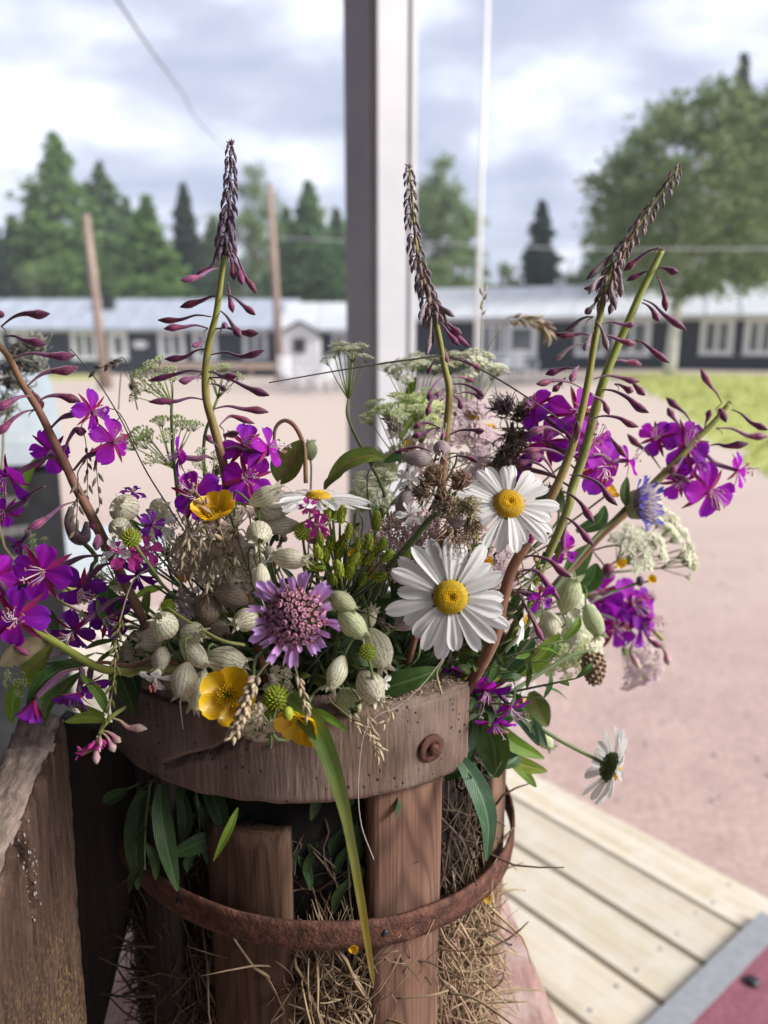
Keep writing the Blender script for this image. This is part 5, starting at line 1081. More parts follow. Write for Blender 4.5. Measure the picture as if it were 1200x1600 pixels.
F_ = spike('fireweed stem pointing right with a cut tip above the gravel', [(1140, 630), (1115, 660), (1085, 690), (1050, 728), (1020, 758), (985, 795), (940, 835), (900, 880)], .49, [5, 6, 8, 8, 8], 'stem_fire', [
    ((1128, 630), (1110, 603), (1095, 577)), ((1080, 660), (1062, 639), (1041, 621)), ((1101, 668), (1105, 655), (1110, 640)), ((1065, 672), (1053, 654), (1043, 637)), ((1032, 732), (1002, 699), (980, 678)), ((1143, 640), (1173, 660), (1200, 672)), ((1119, 669), (1167, 680), (1200, 682)), ((1110, 696), (1134, 697), (1170, 693)), ((1120, 655), (1125, 640), (1135, 660)), ((1075, 705), (1060, 725), (1045, 740))],
    None, [(1028, 684, 0, 32, (-.5, .1, .8), {'at': (1062, 700)}), (1070, 695, 0, 42, (.1, .1, 1), {'at': (1062, 712)}), (1088, 722, .495, 30, (.4, -.5, .6), {'at': (1055, 725)}), (1152, 735, .50, 32, (.9, .1, .2), {'at': (1085, 700)}), (1107, 768, .49, 46, (.2, -.2, 1), {'at': (1050, 740)}), (1062, 752, .50, 32, (-.1, -.3, .9), {'at': (1040, 740)})], cut=True)
I_ = spike('blurred fireweed with a cluster of magenta flowers low on the right', [(1035, 1000), (1010, 975), (960, 945), (920, 930), (880, 930)], .60, [4, 5, 6], 'stem_fire', [((1030, 1005), (1040, 1020), (1045, 1040), 'bud_pink'), ((1005, 985), (1015, 1000), (1035, 1012)), ((990, 1000), (985, 1020), (1000, 1045), 'bud_pink')],
    None, [(935, 928, 0, 40, (-.2, .2, .9), {'kind': 'fire'}), (985, 945, 0, 42, (.3, .2, .8)), (960, 975, 0, 48, (0, -.4, .9)), (1000, 975, 0, 40, (.5, -.1, .8)), (1018, 967, 0, 26, (.8, .1, .3)), (925, 990, 0, 24, (-.3, -.6, .5)), (1010, 935, 0, 24, (.4, .5, .5))])
J_ = spike('fireweed with drooping magenta flowers at the right end of the curved rim', [(735, 1050), (720, 1065), (700, 1070), (690, 1040)], .43, [3, 4, 4], 'stem_fire', [], None, [(757, 1078, .415, 44, (.05, -.8, .55), {'at': (735, 1052)}), (798, 1105, .42, 36, (.5, -.75, .3), {'at': (755, 1058)}), (775, 1125, .42, 34, (.1, -.9, .3), {'at': (750, 1060), 'open_': .7}), (706, 1045, .42, 20, (.1, -.6, .7), {'open_': .4, 'kind': 'fire', 'at': (700, 1020)})])
r = thing('fireweed', 'pale pink fireweed tip with small buds hanging at the left rim end', 'flower', P(165, 1120, .36), 'fireweed spikes')
tube('stem', [P(195, 1105, .375), P(172, 1122, .36), P(158, 1140, .355), P(150, 1165, .352), P(128, 1180, .352)], [.0008, .0011, .001, .0008, .0004], M['stem_lime'], r)
for i in range(26):
    u = i / 26; p = P(155 - 32 * u + rnd(-3, 3), 1152 + 28 * u + rnd(-3, 3), .351 - rnd(0, .003)); s = (1 - u); dr = (RT * rnd(-.4, 1) - UP * rnd(.2, 1) - FW * rnd(-.4, .5)).normalized() if u < .5 else (-RT * rnd(0, 1) - UP * rnd(-.4, .8)).normalized(); ln = px2m(8 + 12 * s, .35); w_ = px2m(1.8 + 1.8 * s, .35)
    v, f, uv = tubev([p, p + dr * ln * .3, p + dr * ln * .7, p + dr * ln], [w_ * .4, w_ * .8, w_, w_ * .2], 6); obj('bud', mesh('bud', v, f, uv), M['pinkpetal'] if i % 4 else M['bud_pink'], r)
for pts in [((160, 1145), (172, 1158), (179, 1175)), ((158, 1142), (176, 1148), (189, 1160)), ((152, 1150), (150, 1170), (151, 1194)), ((175, 1122), (200, 1136), (230, 1139))]: bud(r, pts, .352, 6, 'bud_pink')

# ---- daisies
def phyllo(mb, Rr, n, h, s, M_, jit=0.0, inner=0.0):
    for i in range(n):
        rr = Rr * math.sqrt((i + .5) / n); q = i * 2.39996; z_ = h * (1 - (rr / Rr) ** 2) - (h * .55 * math.exp(-(rr / (Rr * .22)) ** 2) if inner else 0)
        v, f, uv = icov(1, 3, 5); mb.addm(v, f, M_ @ Matrix.Translation((rr * math.cos(q), rr * math.sin(q), z_)) @ Matrix.Diagonal((s, s, s * 1.5, 1)))
def daisy(label, px, py, d, rpx, face, disc, n=22, lens=None, roll=0, stempts=None, droop=0.0, flipz=1, nstem=True, group='white oxeye daisies', behind=True):
    c = P(px, py, d); R_ = px2m(rpx, d); fc = V(*face); MF = frame(c, fc, 1.0, roll); r = thing('daisy', label, 'flower', c, group)
    rd = px2m(disc, d)
    mb = MB(); v, f, uv = lathev([(rd * .98, -rd * .25), (rd, 0), (rd * .9, rd * .28), (rd * .6, rd * .42), (rd * .2, rd * .36), (.0001, rd * .30)], 24); mb.addm(v, f, MF); dk = obj('disc', mb, M['disc_in'], r)
    mb = MB(); phyllo(mb, rd * .98, 230, rd * .50, rd * .062, MF, inner=1); obj('disc_floret', mb, M['disc'], dk, kind='stuff')
    mb = MB(); v, f, uv = lathev([(rd * .12, -rd * .75), (rd * .5, -rd * .65), (rd * .95, -rd * .42), (rd * 1.1, -rd * .12), (rd * .9, -rd * .1)], 20); mb.addm(v, f, MF)
    for k in range(40):
        q = k * 2.4; rr = rd * (.55 + .5 * (k / 40)); zz = -rd * (.66 - .5 * (k / 40) ** 1.5); v, f, uv = icov(1, 3, 5); mb.addm(v, f, MF @ Matrix.Translation((rr * math.cos(q), rr * math.sin(q), zz)) @ Matrix.Rotation(q, 4, 'Z') @ Matrix.Diagonal((rd * .2, rd * .1, rd * .06, 1)))
    obj('bracts', mb, M['involucre'], r)
    for k in range(n):
        q = 2 * math.pi * k / n + rnd(-.08, .08); L = R_ * (lens[k % len(lens)] if lens else rnd(.84, 1.06)); L -= rd * .8
        t = rnd(-.05, .10) + droop + (.06 if k % 2 else -.04)
        o = obj('petal', random.choice(PM['daisy']), None, r, MF @ Matrix.Rotation(q, 4, 'Z') @ Matrix.Translation((rd * .78, 0, -rd * .06 - (rd * .06 if k % 2 else 0))) @ Matrix.Rotation(t, 4, 'Y') @ Matrix.Rotation(rnd(-.3, .3), 4, 'X') @ Matrix.Diagonal((L, L * rnd(.85, 1.08) * (R_ / L) * .78, L, 1)))
    if nstem:
        pts = [P(*q) for q in stempts] if stempts else stem_to_mouth(c, -fc, .03)
        tube('stem', [c - fc * rd * .6] + pts[(0 if stempts else 1):], [.0012, .0011, .0014], M['stem_green'], r, 8)
    return r
daisy('large front daisy, the biggest white daisy with its yellow disc facing the camera', 704, 933, .352, 100, (-.02, .10, 1), 27, 21, roll=.3)
daisy('upper white daisy tilted to the right, above the large front daisy', 795, 787, .372, 80, (.06, .42, 1), 24, 20, roll=.1)
daisy('white daisy seen edge on from below, behind the green buds in the middle', 497, 776, .383, 86, (.05, .96, .16), 20, 20, droop=-.02)
daisy('drooping daisy seen from behind, hanging out right over the gravel', 957, 1200, .475, 66, (.90, -.42, -.03), 22, 24, stempts=[(935, 1188, .475), (880, 1160, .465), (830, 1130, .455), (790, 1110, .45)], droop=.15)
daisy('half hidden white daisy behind the right petals of the large front daisy', 818, 968, .425, 52, (.85, -.15, .12), 11, 15)
daisy('small blurred daisy low on the right behind the leaves of the basket', 812, 1100, .60, 44, (.4, -.2, .8), 12, 16)

# ---- scabious
def scabious(label, px, py, d, rpx, face, dome, pk='scab', bm='scab_bud', nb=105, np_=26, stempts=None, lens=None):
    c = P(px, py, d); R_ = px2m(rpx, d); fc = V(*face); MF = frame(c, fc, 1.0, .4); rd = px2m(dome, d); r = thing('scabious', label, 'flower', c)
    mb = MB(); v, f, uv = lathev([(rd * .15, -rd * .5), (rd * .8, -rd * .4), (rd * .95, 0), (rd * .7, rd * .35), (.0001, rd * .5)], 20); mb.addm(v, f, MF); obj('receptacle', mb, M['involucre'], r)
    bm_ = mesh('floret_bud', *(lambda q: ([a for a in q[0]], q[1], q[2]))(lathev([(.10, -.5), (.20, 0), (.30, .4), (.42, .72), (.36, .92), (.22, .78), (.05, .6)], 6))); bm_.materials.append(M[bm])
    for i in range(nb):
        rr = rd * math.sqrt((i + .5) / nb); q = i * 2.39996; z_ = rd * .62 * (1 - (rr / rd) ** 2); nrm = Vector((math.cos(q) * rr / rd * .9, math.sin(q) * rr / rd * .9, 1)); s = rd * rnd(.19, .29)
        obj('floret_bud', bm_, None, r, MF @ frame(Vector((rr * math.cos(q), rr * math.sin(q), z_)), nrm + Vector((rnd(-.2, .2), rnd(-.2, .2), 0)), (s, s, s * 1.3)))
    for k in range(np_):
        for ring in (0, 1):
            if ring and k % 2: continue
            q = 2 * math.pi * k / np_ + rnd(-.12, .12) + ring * .1; L = (R_ - rd * .8) * (rnd(.75, 1.12) if ring == 0 else rnd(.5, .7)); 
            obj('petal', random.choice(PM[pk]), None, r, MF @ Matrix.Rotation(q, 4, 'Z') @ Matrix.Translation((rd * .82, 0, -rd * .02 + ring * rd * .25)) @ Matrix.Rotation(rnd(-.45, .15) - ring * .3, 4, 'Y') @ Matrix.Rotation(rnd(-.6, .6), 4, 'X') @ Matrix.Diagonal((L, L * rnd(.8, 1.15), L, 1)))
    pts = [P(*q) for q in stempts] if stempts else stem_to_mouth(c, -fc, .02)[1:]
    tube('stem', [c - fc * rd * .4] + pts, [.0013, .0012, .0014], M['stem_green'], r, 8)
scabious('lilac scabious flower with a mauve knobbly centre, front middle of the bouquet', 462, 964, .342, 75, (-.06, .12, 1), 42)
r = thing('scabious', 'small faded scabious with blue petals and grey-mauve filaments at the right', 'flower', P(1000, 785, .47))
c = P(998, 788, .47); fc = V(.7, .15, .55); MF = frame(c, fc, 1.0, 0); rd = px2m(30, .47)
v, f, uv = lathev([(rd * .15, -rd * .7), (rd * .7, -rd * .5), (rd * .8, -.1 * rd), (rd * .5, rd * .15), (.0001, rd * .2)], 16); obj('receptacle', mesh('receptacle', [MF @ q for q in v], f, uv), M['thistle_g'], r)
mb = MB()
for i in range(150):
    rr = rd * .95 * math.sqrt((i + .5) / 150); q = i * 2.4; a = Vector((rr * math.cos(q) * .8, rr * math.sin(q) * .8, 0)); e = Vector((rr * math.cos(q) * 1.1, rr * math.sin(q) * 1.1, rd * rnd(.6, .95))); v, f, uv = tubev([a, a.lerp(e, .5), e], [rd * .03, rd * .045, rd * .03], 4); mb.addm(v, f, MF)
obj('filaments', mb, M['fuzz'], r, kind='stuff')
for i in range(16):
    q = 6.28 * i / 16; L = rd * rnd(.55, .95)
    obj('petal', random.choice(PM['blue']), None, r, MF @ Matrix.Rotation(q, 4, 'Z') @ Matrix.Translation((rd * .75, 0, rd * rnd(0, .5))) @ Matrix.Rotation(rnd(-.9, -.1), 4, 'Y') @ Matrix.Diagonal((L, L * 1.3, L, 1)))
tube('stem', [c - fc * rd * .6, P(960, 812, .47), P(930, 840, .46), P(880, 900, .45), P(820, 980, .44), P(760, 1050, .43)], [.0016, .0012, .0013], M['stem_green'], r, 8)

# ---- buttercups
def buttercup(label, px, py, d, rpx, face, open_=1.0, roll=None, stem=True, bud_=False):
    c = P(px, py, d); R_ = px2m(rpx, d); fc = V(*face); MF = frame(c, fc, R_, rnd(0, 6) if roll is None else roll); r = thing('buttercup', label, 'flower', c, 'yellow buttercups')
    for k in range(5):
        obj('petal', PM['butter'][k % 3], None, r, MF @ Matrix.Rotation(k * 1.2566 + rnd(-.08, .08), 4, 'Z') @ Matrix.Translation((.05, 0, -.03 + .02 * (k % 2))) @ Matrix.Rotation(-(1 - open_) * 1.1 - rnd(0, .15), 4, 'Y') @ Matrix.Diagonal((.98, 1, 1, 1)))
    if rpx > 14:
        mb = MB()
        for i in range(46):
            rr = .26 * math.sqrt((i + 3) / 46); q = i * 2.4; a = Vector((rr * .5 * math.cos(q), rr * .5 * math.sin(q), .02)); e = Vector((rr * 1.5 * math.cos(q), rr * 1.5 * math.sin(q), .20 + .12 * rnd(.4, 1)))
            v, f, uv = tubev([a, a.lerp(e, .6), e], [.012, .013, .03], 4); mb.addm(v, f, MF); v, f, uv = icov(.04, 3, 5); mb.addm(v, f, MF @ Matrix.Translation(e))
        obj('stamens', mb, M['butter_st'], r)
        mb = MB(); phyllo(mb, .14, 26, .16, .035, MF); obj('pistil', mb, M['lime'], r)
    if stem: pts = stem_to_mouth(c, -fc, .018); tube('stem', [c] + pts[1:], [.0007, .0006, .0008], M['stem_green'], r, 6)
    if bud_: v, f, uv = icov(1, 6, 10); obj('seed_head', mesh('seed_head', [frame(P(450, 1115, .338), UP, (.0026, .0026, .0032)) @ q for q in v], f, uv), M['lime'], r)
buttercup('open buttercup on the rim facing the camera, left of the long grass blade', 357, 1086, .346, 46, (.05, .12, 1), 1.0, .95)
buttercup('buttercup lying sideways on the rim behind the long grass blade', 472, 1122, .349, 42, (-.35, -.55, .75), .85, .4, bud_=True)
buttercup('buttercup seen from the side below the left fireweed flowers', 340, 808, .368, 42, (-.15, .75, .55), .75, 1.2)
for px, py, d, rp, fc in [(745, 657, .50, 20, (-.2, .9, .3)), (764, 670, .50, 11, (.3, .7, .3)), (903, 732, .46, 26, (.5, .1, .5)), (293, 902, .38, 14, (-.2, .4, .8)), (752, 884, .40, 20, (.1, .1, .9)), (553, 868, .385, 11, (0, .3, .9)), (578, 893, .385, 9, (.3, .2, .8)), (575, 897, .40, 9, (0, 0, 1)),
                          (950, 772, .47, 16, (.4, .4, .5)), (968, 877, .50, 11, (.2, -.4, .7)), (1018, 905, .52, 8, (0, .2, .9)), (553, 1480, .372, 9, (-.1, -.2, .9)), (761, 1404, .45, 8, (.2, .1, .9)), (640, 700, .48, 12, (0, .5, .8)), (298, 885, .40, 11, (.3, .3, .8))]:
    buttercup(where('small yellow buttercup', px, py), px, py, d, rp, fc, .8, stem=(py < 1300))

# ---- bladder campions
def calyx_mesh(n=20, rings=16, mouth=.16, fat=.42):
    prof = []
    for i in range(rings + 1):
        u = i / rings; r_ = .06 + (fat - .06) * math.sin(min(1, u * 1.9) * math.pi / 2) ** .8 if u < .5 else mouth + (fat - mouth) * (1 - ((u - .5) / .5) ** 2.1)
        prof.append((r_, u * 1.0))
    v, f, uv = lathev(prof, n)
    for i in range(len(v)):
        j = i % n; q = 2 * math.pi * j / n; k = i // n; a = .03 * math.sin(q * 10) * math.sin(math.pi * k / rings) + .05 * mnoise.noise((math.cos(q) * 1.3, math.sin(q) * 1.3, k * .25 + rnd(0, .001))); v[i] = Vector((v[i].x * (1 + a), v[i].y * (1 + a), v[i].z + (.06 * (j % 4 < 2) * (k == rings))))
    return v, f[:-1], uv
CV = [calyx_mesh(fat=a, mouth=b) for a, b in ((.42, .15), (.38, .12), (.45, .2), (.36, .18))]
CM = {}
def calyx(k, i):
    if (k, i) not in CM: v, f, uv = CV[i]; me = mesh('calyx', v, f, uv); me.materials.append(M[k]); CM[(k, i)] = me
    return CM[(k, i)]
def campion(px, py, d, L, W_, dirn, m='calyx', petals=None, styles=0, look='pale bladder campion', stem=True, teeth=True):
    c = P(px, py, d); dz = V(*dirn); Lm = px2m(L, d); s = px2m(W_, d) / .84; base = c - dz * Lm * .5; MF = frame(base, dz, (s * rnd(.9, 1.08), s * rnd(.84, 1.08), Lm), rnd(0, 6)); r = thing('bladder_campion', where(look, px, py), 'flower', base, 'bladder campions')
    obj('calyx', calyx(m, random.randrange(4)), None, r, MF)
    e = c + dz * Lm * .5
    if teeth and not petals:
        for k in range(5):
            q = k * 1.2566 + rnd(-.2, .2); a = MF @ Vector((.13 * math.cos(q), .13 * math.sin(q), .97)); s_ = (MF @ Vector((.3 * math.cos(q), .3 * math.sin(q), 1.12 + rnd(0, .08)))); v, f, uv = ribbonv([a, a.lerp(s_, .5), s_], [Lm * .16, Lm * .12, Lm * .02], dz.orthogonal(), .2, 3); obj('calyx_tooth', mesh('calyx_tooth', v, f, uv), M[m], r)
    if petals:
        pr, pk = petals; PF = frame(e - dz * Lm * .05, dz, px2m(pr, d), rnd(0, 6))
        for k in range(5): obj('petal', random.choice(PM[pk]), None, r, PF @ Matrix.Rotation(k * 1.2566 + rnd(-.1, .1), 4, 'Z') @ Matrix.Rotation(rnd(-.5, .1), 4, 'Y'))
        mb = MB()
        for k in range(6):
            a = e + (RT * rnd(-.5, .5) + UP * rnd(-.5, .5)) * px2m(pr * .5, d) - UP * px2m(pr * .2, d) + dz * px2m(pr * .35, d); v, f, uv = icov(1, 3, 5); obj('anther', mesh('anther', [frame(a, V(rnd(-.3, .3), 1, 0), (.0006, .0006, .0012)) @ q for q in v], f, uv), M['anther'], r)
    for k in range(styles):
        a = e; dd = (dz * .6 + Vector((rnd(-.3, .3), rnd(-.3, .3), -.9))).normalized(); tube('style', [a, a + dz * Lm * .2, a + dz * Lm * .2 + dd * Lm * rnd(.3, .8) + RT * rnd(-.004, .004)], [.0004, .0003, .0001], M['style'], r, 4, 3)
    if stem: pts = stem_to_mouth(base, -dz, .012, .03); tube('stem', pts, [.0006, .0006, .0007], M['stem_green'], r, 6, 4)
for a in [(257, 978, .362, 54, 45, (-.15, .55, .75)), (252, 1028, .366, 38, 36, (-.1, -.8, .45)), (288, 1062, .352, 54, 48, (-.08, -.9, .35)), (302, 1020, .366, 60, 36, (.72, -.68, .2)), (352, 1032, .372, 66, 42, (.95, -.2, .1)), (312, 1076, .368, 62, 36, (-.25, -.95, .1)),
          (405, 832, .362, 58, 44, (.1, -.35, .75)), (413, 776, .372, 58, 38, (.75, .35, .3)), (420, 800, .378, 50, 36, (.8, -.3, .2)), (442, 822, .375, 52, 34, (-.95, -.1, .2)), (451, 873, .364, 62, 42, (.9, -.1, .3)), (408, 903, .358, 46, 31, (.05, -.95, .2)),
          (236, 1000, .375, 46, 38, (-.4, .1, .7)), (520, 940, .366, 44, 30, (.8, .3, .3))]: campion(*a[:3], a[3], a[4], a[5], 'calyx', None, 1 if a[0] in (408, 288, 413) else 0)
campion(246, 1052, .352, 16, 16, (-.15, -.75, .6), 'calyx', (27, 'white'), 2, 'open white campion flower with dark anthers', stem=False)
campion(420, 862, .368, 20, 18, (.5, -.8, .3), 'calyx', (22, 'white'), 0, 'scalloped white campion petals', stem=False)
for a in [(535, 940, .362, 48, 30, (.8, -.55, .3)), (550, 975, .36, 58, 40, (.75, -.65, .3)), (888, 930, .46, 60, 46, (.2, .9, .3)), (926, 968, .48, 52, 34, (.3, -.8, .3)), (545, 1095, .372, 50, 42, (.3, -.4, .8)), (850, 1155, .5, 34, 28, (.5, -.6, .3)), (485, 705, .47, 30, 26, (0, .9, .2)), (600, 735, .50, 52, 50, (0, .8, .3)), (565, 780, .48, 46, 44, (.2, .6, .5))]: campion(*a[:3], a[3], a[4], a[5], 'calyx_green', look='greenish cream campion bladder')
for a in [(590, 1012, .366, 66, 48, (.35, -.85, .3)), (572, 968, .378, 44, 34, (.5, .7, .3)), (527, 1050, .356, 54, 36, (-.35, -.88, .3)), (578, 1072, .362, 58, 46, (.5, -.6, .5)), (300, 990, .368, 50, 40, (.7, .1, .6)), (195, 795, .385, 52, 46, (-.1, .3, .9)), (188, 825, .38, 50, 42, (.2, -.2, .9)), (250, 797, .395, 46, 36, (.4, .2, .8)), (385, 968, .374, 42, 36, (-.6, -.2, .6)), (860, 975, .47, 44, 36, (.2, -.8, .3))]: campion(*a[:3], a[3], a[4], a[5], 'calyx', look='veined beige campion bladder')
for a in [(655, 717, .40, 46, 32, (-.9, .1, .2)), (632, 783, .395, 44, 32, (.5, .8, .2)), (690, 700, .385, 31, 31, (-.1, -.5, .8)), (712, 812, .395, 40, 32, (.6, -.2, .6)), (640, 968, .385, 56, 32, (.8, .5, .1))]: campion(*a[:3], a[3], a[4], a[5], 'calyx_mauve', None, 3 if a[0] == 690 else 0, look='mauve veined campion bladder')
for a in [(362, 932, .382, 56, 40, (-.7, .35, .3)), (325, 952, .386, 54, 42, (.1, .95, .1)), (340, 985, .388, 40, 34, (.5, -.3, .4)), (665, 985, .40, 44, 30, (.3, .8, .2))]: campion(*a[:3], a[3], a[4], a[5], 'calyx_brown', look='dry brown campion bladder')
for px, py, d, rp, pk, fc, lk in [(640, 750, .395, 24, 'white', (-.1, .1, 1), 'small white notched campion flower'), (641, 804, .388, 24, 'white', (.1, .2, 1), 'small white notched campion flower'), (498, 820, .355, 24, 'pink', (-.4, .1, .9), 'bright magenta campion flower'), (482, 792, .365, 18, 'pink', (-.2, .5, .7), 'small magenta campion flower'),
                              (203, 868, .372, 34, 'pink', (.1, .5, .8), 'pink campion flower'), (228, 860, .374, 28, 'pink', (.5, .3, .8), 'pink campion flower'), (215, 898, .38, 34, 'violet', (.2, -.5, .8), 'dark violet campion flower'), (237, 820, .378, 26, 'violet', (.7, .1, .6), 'dark violet campion flower'), (208, 770, .39, 22, 'violet', (.2, .8, .3), 'dark violet campion flower'), (250, 820, .40, 30, 'white', (.2, .2, .8), 'pale campion flower'),
                              (183, 862, .372, 26, 'white', (-.2, .2, 1), 'white campion flower'), (395, 850, .37, 20, 'white', (-.3, -.3, .8), 'white campion flower'), (300, 880, .39, 12, 'pink', (0, .2, .9), 'tiny pink campion flower'), (498, 838, .39, 18, 'pink', (.3, -.3, .8), 'magenta campion flower'), (600, 1065, .37, 16, 'white', (.6, -.3, .6), 'small pinkish white campion flower'), (880, 840, .46, 14, 'pink', (.2, .2, .8), 'small pink campion flower'), (830, 905, .43, 20, 'white', (.3, .1, .8), 'small white campion flower')]:
    c = P(px, py, d); fc = V(*fc); r = thing('campion_flower', where(lk, px, py), 'flower', c, 'small campion flowers'); PF = frame(c, fc, px2m(rp, d), rnd(0, 6))
    for k in range(5): obj('petal', random.choice(PM[pk]), None, r, PF @ Matrix.Rotation(k * 1.2566 + rnd(-.12, .12), 4, 'Z') @ Matrix.Rotation(rnd(-.4, .1), 4, 'Y'))
    mb = MB()
    for k in range(6): e = PF @ Vector((rnd(-.15, .15), rnd(-.15, .15), .35)); v, f, uv = tubev([c, e], .00018, 4); mb.add(v, f)
    obj('stamens', mb, M['stamen'], r)
    v, f, uv = lathev([(.05, -.9), (.17, -.6), (.2, -.3), (.12, 0)], 8); obj('calyx', mesh('calyx', [PF @ q for q in v], f, uv), M['bud' if pk != 'white' else 'calyx_green'], r)
    tube('stem', stem_to_mouth(c - fc * px2m(rp * .9, d), -fc, .008, .03), [.0006, .0006], M['stem_green'], r, 5, 4)

# ---- umbels: cow parsley, bedstraw and the like
def floret_mesh(name, kind, m):
    mb = MB()
    if kind == 'star':
        for k in range(5):
            q = k * 1.2566; a = Vector((math.cos(q), math.sin(q), .1)); b = Vector((-math.sin(q), math.cos(q), 0)) * .38
            mb.add([(0, 0, 0), a * .6 + b, a * 1.0 + Vector((0, 0, .1)), a * .6 - b], [(0, 1, 2, 3)])
        v, f, uv = icov(.25, 3, 5); mb.add(v, f)
    else:
        v, f, uv = icov(.7, 4, 6); mb.add([q * 1 for q in v], f)
    return mb
def umbellet(m, kind, n=18, s=.13):
    mb = MB()
    for i in range(n):
        rr = math.sqrt((i + .5) / n); q = i * 2.4; e = Vector((rr * math.cos(q), rr * math.sin(q), .35 * (1 - rr * rr) + rnd(-.08, .08)))
        st = Vector((0, 0, -.9)); v, f, uv = tubev([st, st.lerp(e, .6), e], .022, 3); mb.add(v, f)
    sb = MB()
    for i in range(n):
        rr = math.sqrt((i + .5) / n); q = i * 2.4; e = Vector((rr * math.cos(q), rr * math.sin(q), .35 * (1 - rr * rr) + rnd(-.08, .08)))
        fm = floret_mesh('f', kind, m); sb.addm(fm.v, fm.f, Matrix.Translation(e) @ Matrix.Rotation(rnd(-.5, .5), 4, 'X') @ Matrix.Rotation(rnd(0, 6), 4, 'Z') @ Matrix.Scale(s * rnd(.8, 1.3), 4))
    a = mb.mesh('pedicels'); a.materials.append(M['ray']); b = sb.mesh('florets', False); b.materials.append(M[m]); return a, b
UL = {}
def umbel(label, px, py, d, rpx, axis, m='umbel_white', kind='star', n=10, ray=1.3, stempts=None, ul=.34, flat=.35, s=.15, rad=.0007):
    key = (m, kind, s)
    if key not in UL: UL[key] = [umbellet(m, kind, 18, s) for _ in range(3)]
    c = P(px, py, d); ax = V(*axis); R_ = px2m(rpx, d); foot = c - ax * R_ * ray; r = thing('umbel_flower', label, 'flower', foot, 'small umbel flowers'); MF = frame(c, ax, R_)
    for i in range(n):
        rr = math.sqrt((i + .4) / n); q = i * 2.4 + rnd(-.2, .2); e = MF @ Vector((rr * math.cos(q), rr * math.sin(q), flat * (1 - rr * rr) + rnd(-.22, .22)))
        dr = (e - foot).normalized(); us = R_ * ul * rnd(.75, 1.2); end = e - dr * us * .8
        ry = tube('ray', [foot, foot.lerp(end, .5) + ax * R_ * .06 - (c - e) * .08, end], [rad * .7, rad * .55, rad * .45], M['ray'], r, 4, 3)
        a, b = random.choice(UL[key]); Mx = frame(e, dr + ax * .6, us, rnd(0, 6)); obj('pedicels', a, None, ry, Mx, kind='stuff'); obj('florets', b, None, ry, Mx, kind='stuff')
    pts = [P(*q) for q in stempts] if stempts else stem_to_mouth(foot, -ax, .03)[1:]
    tube('stem', [foot] + pts, [rad, rad * 1.3, rad * 1.4], M['stem_green'], r, 6, 4)
